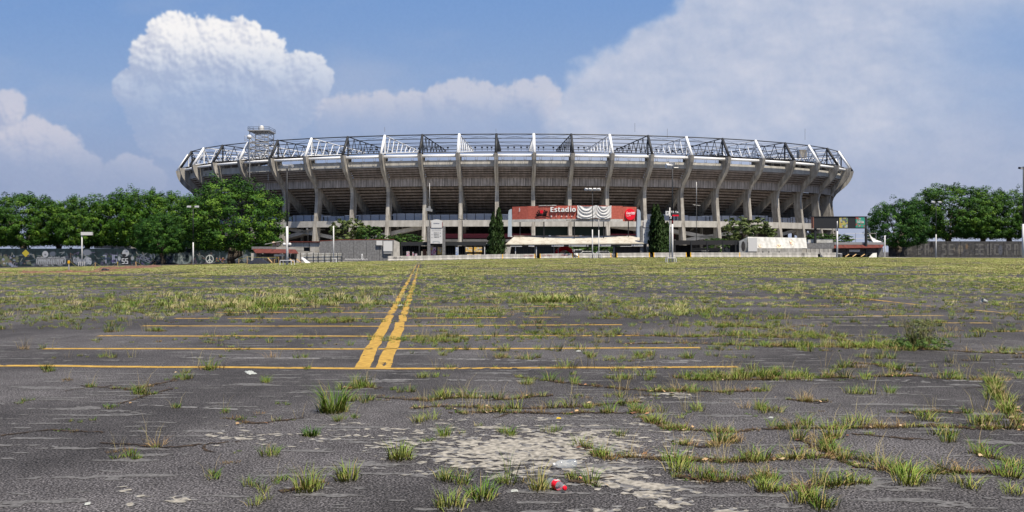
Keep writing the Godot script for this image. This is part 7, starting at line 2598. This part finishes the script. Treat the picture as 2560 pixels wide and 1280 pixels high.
func build_litter() -> void:
	bottle("small cola bottle with red cap and red label lying at the bottom right of centre", 1393, 1226, Vector3(0.55, 0, 0.85), 0.2, true)
	bottle("empty clear ribbed water bottle lying on the white paint patch", 1412, 1172, Vector3(-0.96, 0, 0.25), 0.2, false)
	var paper := mat("litter white", lin(0.42, 0.44, 0.42), 0.6)
	paper.cull_mode = BaseMaterial3D.CULL_DISABLED
	crumple("plastic_bag", "flattened pale plastic bag lying just below the nearest yellow line at left", "plastic bag", 626, 934, 0.31, 0.11, 0.03, paper, 3)
	crumple("paper_scrap", "small white scrap of paper at the bottom left edge", "paper scrap", 217, 1263, 0.035, 0.05, 0.01, paper, 5)
	crumple("paper_scrap", "white paper scrap on the asphalt right of the wide crack at right", "paper scrap", 1928, 1046, 0.06, 0.04, 0.012, paper, 6)
	crumple("paper_scrap", "small white scrap between the clump and the cola bottle at the bottom", "paper scrap", 1286, 1232, 0.03, 0.05, 0.02, paper, 7)
	crumple("paper_scrap", "white scrap left of the big green clump beside the far yellow line", "paper scrap", 1446, 880, 0.06, 0.08, 0.03, paper, 8)
	crumple("paper_scrap", "pale scrap near the yellow double line far up the lot", "paper scrap", 1000, 766, 0.2, 0.12, 0.05, paper, 9)
	var cup := mb(true)
	var cp := G(2467, 760)
	lathe(cup, [[0.0, 0.0], [0.05, 0.0], [0.07, 0.15], [0.074, 0.16]], Transform3D(Basis(Vector3(0, 0, 1), 1.2), Vector3(0, 0.07, 0)), 14)
	single("paper_cup", cup, paper, cp, "white paper cup lying on bare asphalt near the right edge", "cup")
	var yl := mat("yellow leaf", lin(0.7, 0.5, 0.04), 0.7)
	yl.cull_mode = BaseMaterial3D.CULL_DISABLED
	crumple("yellow_leaf", "small bright yellow leaf on the asphalt above the white paint patch", "leaf", 1397, 1048, 0.035, 0.045, 0.012, yl, 11)
	# dead leaves and grit gathered by the cracks
	var r := RandomNumberGenerator.new()
	r.seed = 91
	var lf := mb()
	tri(lf, Vector3(-0.02, 0.004, -0.008), Vector3(0.022, 0.012, 0), Vector3(0, 0.006, 0.012), Vector3.UP)
	tri(lf, Vector3(-0.02, 0.004, -0.008), Vector3(0.004, 0.014, -0.014), Vector3(0.022, 0.012, 0), Vector3.UP)
	var list := []
	for s in spots_near:
		if r.randf() < 0.35:
			list.append([s[0] + r.randfn() * 0.06, s[1] + r.randfn() * 0.06, r.randf_range(0.5, 1.5), r.randf_range(0.6, 1.5)])
	var me := finish(lf)
	var mm := MultiMesh.new()
	mm.transform_format = MultiMesh.TRANSFORM_3D
	mm.use_colors = true
	mm.mesh = me
	mm.instance_count = list.size()
	for i in list.size():
		var q: Array = list[i]
		mm.set_instance_transform(i, Transform3D(Basis(Vector3.UP, r.randf() * TAU).scaled(Vector3.ONE * q[2]), Vector3(q[0], 0.006, q[1])))
		var c := [Color(0.3, 0.15, 0.08), Color(0.36, 0.24, 0.13), Color(0.14, 0.07, 0.045), Color(0.42, 0.32, 0.2)][r.randi() % 4] as Color
		mm.set_instance_color(i, c * q[3])
	var o := MultiMeshInstance3D.new()
	o.name = "dead_leaves"
	o.multimesh = mm
	o.material_override = M["dead leaf"]
	add_child(o, true)
	tag(o, "brown dead leaves and bits lying along the cracks", "dead leaves", "", "stuff")
	# soil thrown up by a trench at left, with stakes and tape
	var nz := noise(1.4, 4, FastNoiseLite.TYPE_SIMPLEX_SMOOTH, 93)
	var runs := [[[-30, 684], [60, 683], [120, 683], [190, 682], [265, 680], [330, 677]], [[250, 676], [300, 673], [345, 671], [400, 667]], [[370, 667], [400, 665], [450, 661], [520, 659.5], [590, 658.5]]]
	var labs := ["reddish brown ridge of dug soil at the left edge of the lot", "dark brown heap of dug soil between the wooden stakes at left", "low ridge of dug soil along the foot of the teal mural wall"]
	for i in 3:
		var st := mb(true)
		var pts := []
		for q in runs[i]:
			pts.append(G(q[0], q[1]))
		var rows := []
		var n := 70
		for k in n + 1:
			var f := float(k) / n * (pts.size() - 1)
			var a: Vector3 = pts[mini(int(f), pts.size() - 2)]
			var b: Vector3 = pts[mini(int(f), pts.size() - 2) + 1]
			var c := a.lerp(b, f - mini(int(f), pts.size() - 2))
			var side := (b - a).cross(Vector3.UP).normalized()
			var hh: float = (0.42 + 0.5 * maxf(nz.get_noise_2d(c.x * 0.5, c.z * 0.5), -0.6)) * [0.42, 0.6, 0.22][i] * smoothstep(0.0, 6.0, k) * smoothstep(0.0, 6.0, n - k)
			var row := []
			for m in 9:
				var v := m / 4.0 - 1.0
				var q: Vector3 = c + side * v * [1.0, 1.2, 0.8][i]
				row.append(Vector3(q.x, gy(q.x, q.z) - 0.05 + hh * maxf(0.0, 1.0 - v * v) * (1.0 + 0.5 * nz.get_noise_2d(q.x * 2.0, q.z * 2.0)), q.z))
			rows.append(row)
		for k in n:
			for m in 8:
				quad(st, rows[k][m], rows[k + 1][m], rows[k + 1][m + 1], rows[k][m + 1], Vector3.UP)
		single_w("soil_ridge", st, M["soil"], pts[2], labs[i], "soil heap")
	var stakes := [[43, 667, 645, "white-footed stake with an orange top at the far left, before the teal wall"], [172, 678, 650, "pale stake with an orange top standing at the end of the reddish soil ridge"], [238, 671, 656, "bare wooden stake just right of the white box sign pole"], [294, 668, 654, "wooden stake with yellow tape below the numbered player on the mural"], [340, 671, 654, "tilted orange wooden stake among the soil heaps"], [389, 662, 654, "short wooden stake before the trunk of the low bushy tree"], [597, 662, 647, "wooden stake at the left end of the yellow tape span by the dark tarp"], [618, 660, 641, "tall wooden stake at the left corner of the tarp heap"], [686, 659, 648, "wooden stake right of the tarp heap, the left of two"], [697, 659, 642, "wooden stake right of the tarp heap, the right of two"]]
	var tops := []
	for q in stakes:
		var b := G(q[0], maxf(q[1], 660.0)) if q[0] < 560 else base_at(q[0], 150)
		var t := thing("wooden_stake", q[3], "stake", b, "stakes round the dug trench")
		var h: float = clampf(W(q[0], q[2], -b.z).y - b.y, 0.7, 2.2)
		var s := mb()
		box(s, b + Vector3(0, h / 2.0, 0), Vector3(0.09, h, 0.09), Basis(Vector3.BACK, 0.08 if q[0] == 340 else 0.0))
		part(t, "post", s, M["timber"] if q[0] > 200 else M["barrier concrete"])
		if q[0] < 300 and q[0] != 238:
			var k := mb()
			box(k, b + Vector3(0, h * 0.82, 0), Vector3(0.15, h * 0.26, 0.15))
			part(t, "bright_wrap", k, M["yellow paint"] if q[0] != 294 else M["tape yellow"])
		tops.append(b + Vector3(0, h * 0.95, 0))
	for q in [[1, 2], [2, 3], [4, 5], [6, 7], [7, 9], [8, 9]]:
		var a: Vector3 = tops[q[0]]
		var b: Vector3 = tops[q[1]]
		var s := mb()
		var pv := a
		for i in range(1, 9):
			var f := i / 8.0
			var p := a.lerp(b, f) - Vector3(0, (0.9 if q[0] < 5 else 0.12) * sin(f * PI), 0)
			quad(s, pv, p, p + Vector3(0, 0.045, 0), pv + Vector3(0, 0.045, 0), Vector3.BACK)
			pv = p
		single_w("warning_tape", s, M["tape yellow"], a, ["sagging yellow tape between the pale stake and the bare stake", "sagging yellow tape below the box sign pole", "yellow tape drooping from the tilted orange stake", "yellow tape sloping down to the left of the tarp heap", "taut yellow tape stretched above the dark tarp heap", "short yellow tape between the two stakes right of the tarp heap"][[1, 2, 4, 6, 7, 8].find(q[0])], "warning tape")
	var tp := mb(true)
	var tb := base_at(646, 152)
	var grid := []
	for j in 15:
		var row := []
		for i in 25:
			var u := i / 12.0 - 1.0
			var v := j / 7.0 - 1.0
			var hh := 1.25 * pow(maxf(0.0, 1.0 - sqrt(u * u + v * v)), 0.75) + 0.1 * nz.get_noise_2d(u * 4.0, v * 4.0) + 0.07 * sin(atan2(v, u) * 17.0) * minf(1.0, 2.0 * maxf(0.0, 1.0 - sqrt(u * u + v * v)))
			var q := tb + Vector3(u * 2.3, 0, v * 1.8)
			row.append(Vector3(q.x, gy(q.x, q.z) + maxf(hh, 0.02), q.z))
		grid.append(row)
	for j in 14:
		for i in 24:
			quad(tp, grid[j][i], grid[j][i + 1], grid[j + 1][i + 1], grid[j + 1][i], Vector3.UP)
	single_w("tarp_heap", tp, M["tarp"], tb, "heap under a dark grey tarpaulin in front of the red-roofed booth", "tarpaulin heap")
	var bb := mb(true)
	var bp := G(260, 679)
	lathe(bb, [[0.0, 0.34], [0.16, 0.3], [0.24, 0.16], [0.18, 0.0]], Transform3D(Basis(), Vector3.ZERO), 10)
	lathe(bb, [[0.0, 0.28], [0.15, 0.24], [0.2, 0.12], [0.15, 0.0]], Transform3D(Basis(), Vector3(0.36, 0, 0.1)), 10)
	single("rubbish_bag", bb, M["tarp"], bp, "pair of knotted black rubbish bags below the soil heap at left", "rubbish bag")
# ------------------------------------------------------------------ the scene
func _ready() -> void:
	rng.seed = 1
	var cam := Camera3D.new()
	cam.name = "camera"
	cam.position = Vector3(0, EYE, 0)
	cam.keep_aspect = Camera3D.KEEP_HEIGHT
	cam.fov = rad_to_deg(2.0 * atan(640.0 / LENS))
	cam.rotation.x = -atan((640.0 - HOR) / LENS)
	cam.near = 0.1
	cam.far = 6000.0
	add_child(cam)
	var env := Environment.new()
	env.background_mode = Environment.BG_SKY
	var sky := Sky.new()
	var pan := PanoramaSkyMaterial.new()
	pan.panorama = make_sky()
	sky.sky_material = pan
	env.sky = sky
	env.tonemap_mode = Environment.TONE_MAPPER_LINEAR
	env.tonemap_exposure = EXPOSURE
	env.sdfgi_enabled = true
	env.ssao_enabled = true
	env.ssil_enabled = true
	var we := WorldEnvironment.new()
	we.name = "environment"
	we.environment = env
	add_child(we)
	var sun := DirectionalLight3D.new()
	sun.name = "sun"
	sun.light_energy = 1.5
	sun.light_color = Color(1.0, 0.955, 0.88)
	sun.light_angular_distance = 0.5
	sun.shadow_enabled = true
	add_child(sun)
	sun.look_at_from_position(Vector3.ZERO, Vector3(-0.27, -0.9, -0.36))
	make_materials()
	build_ground()
	build_plaza()
	build_stadium()
	build_trees()
	build_walls()
	build_kiosks()
	build_gates()
	totem(1091, true, 173.0, "white totem sign between two grey pillars, left of the entrance")
	totem(1622, false, 173.0, "white totem sign half hidden by cypresses, right of the entrance")
	build_entrance()
	build_sign()
	build_scoreboard()
	build_barriers()
	build_poles()
	build_vehicles()
	build_paint()
	build_cracks()
	build_grass()
	build_litter()
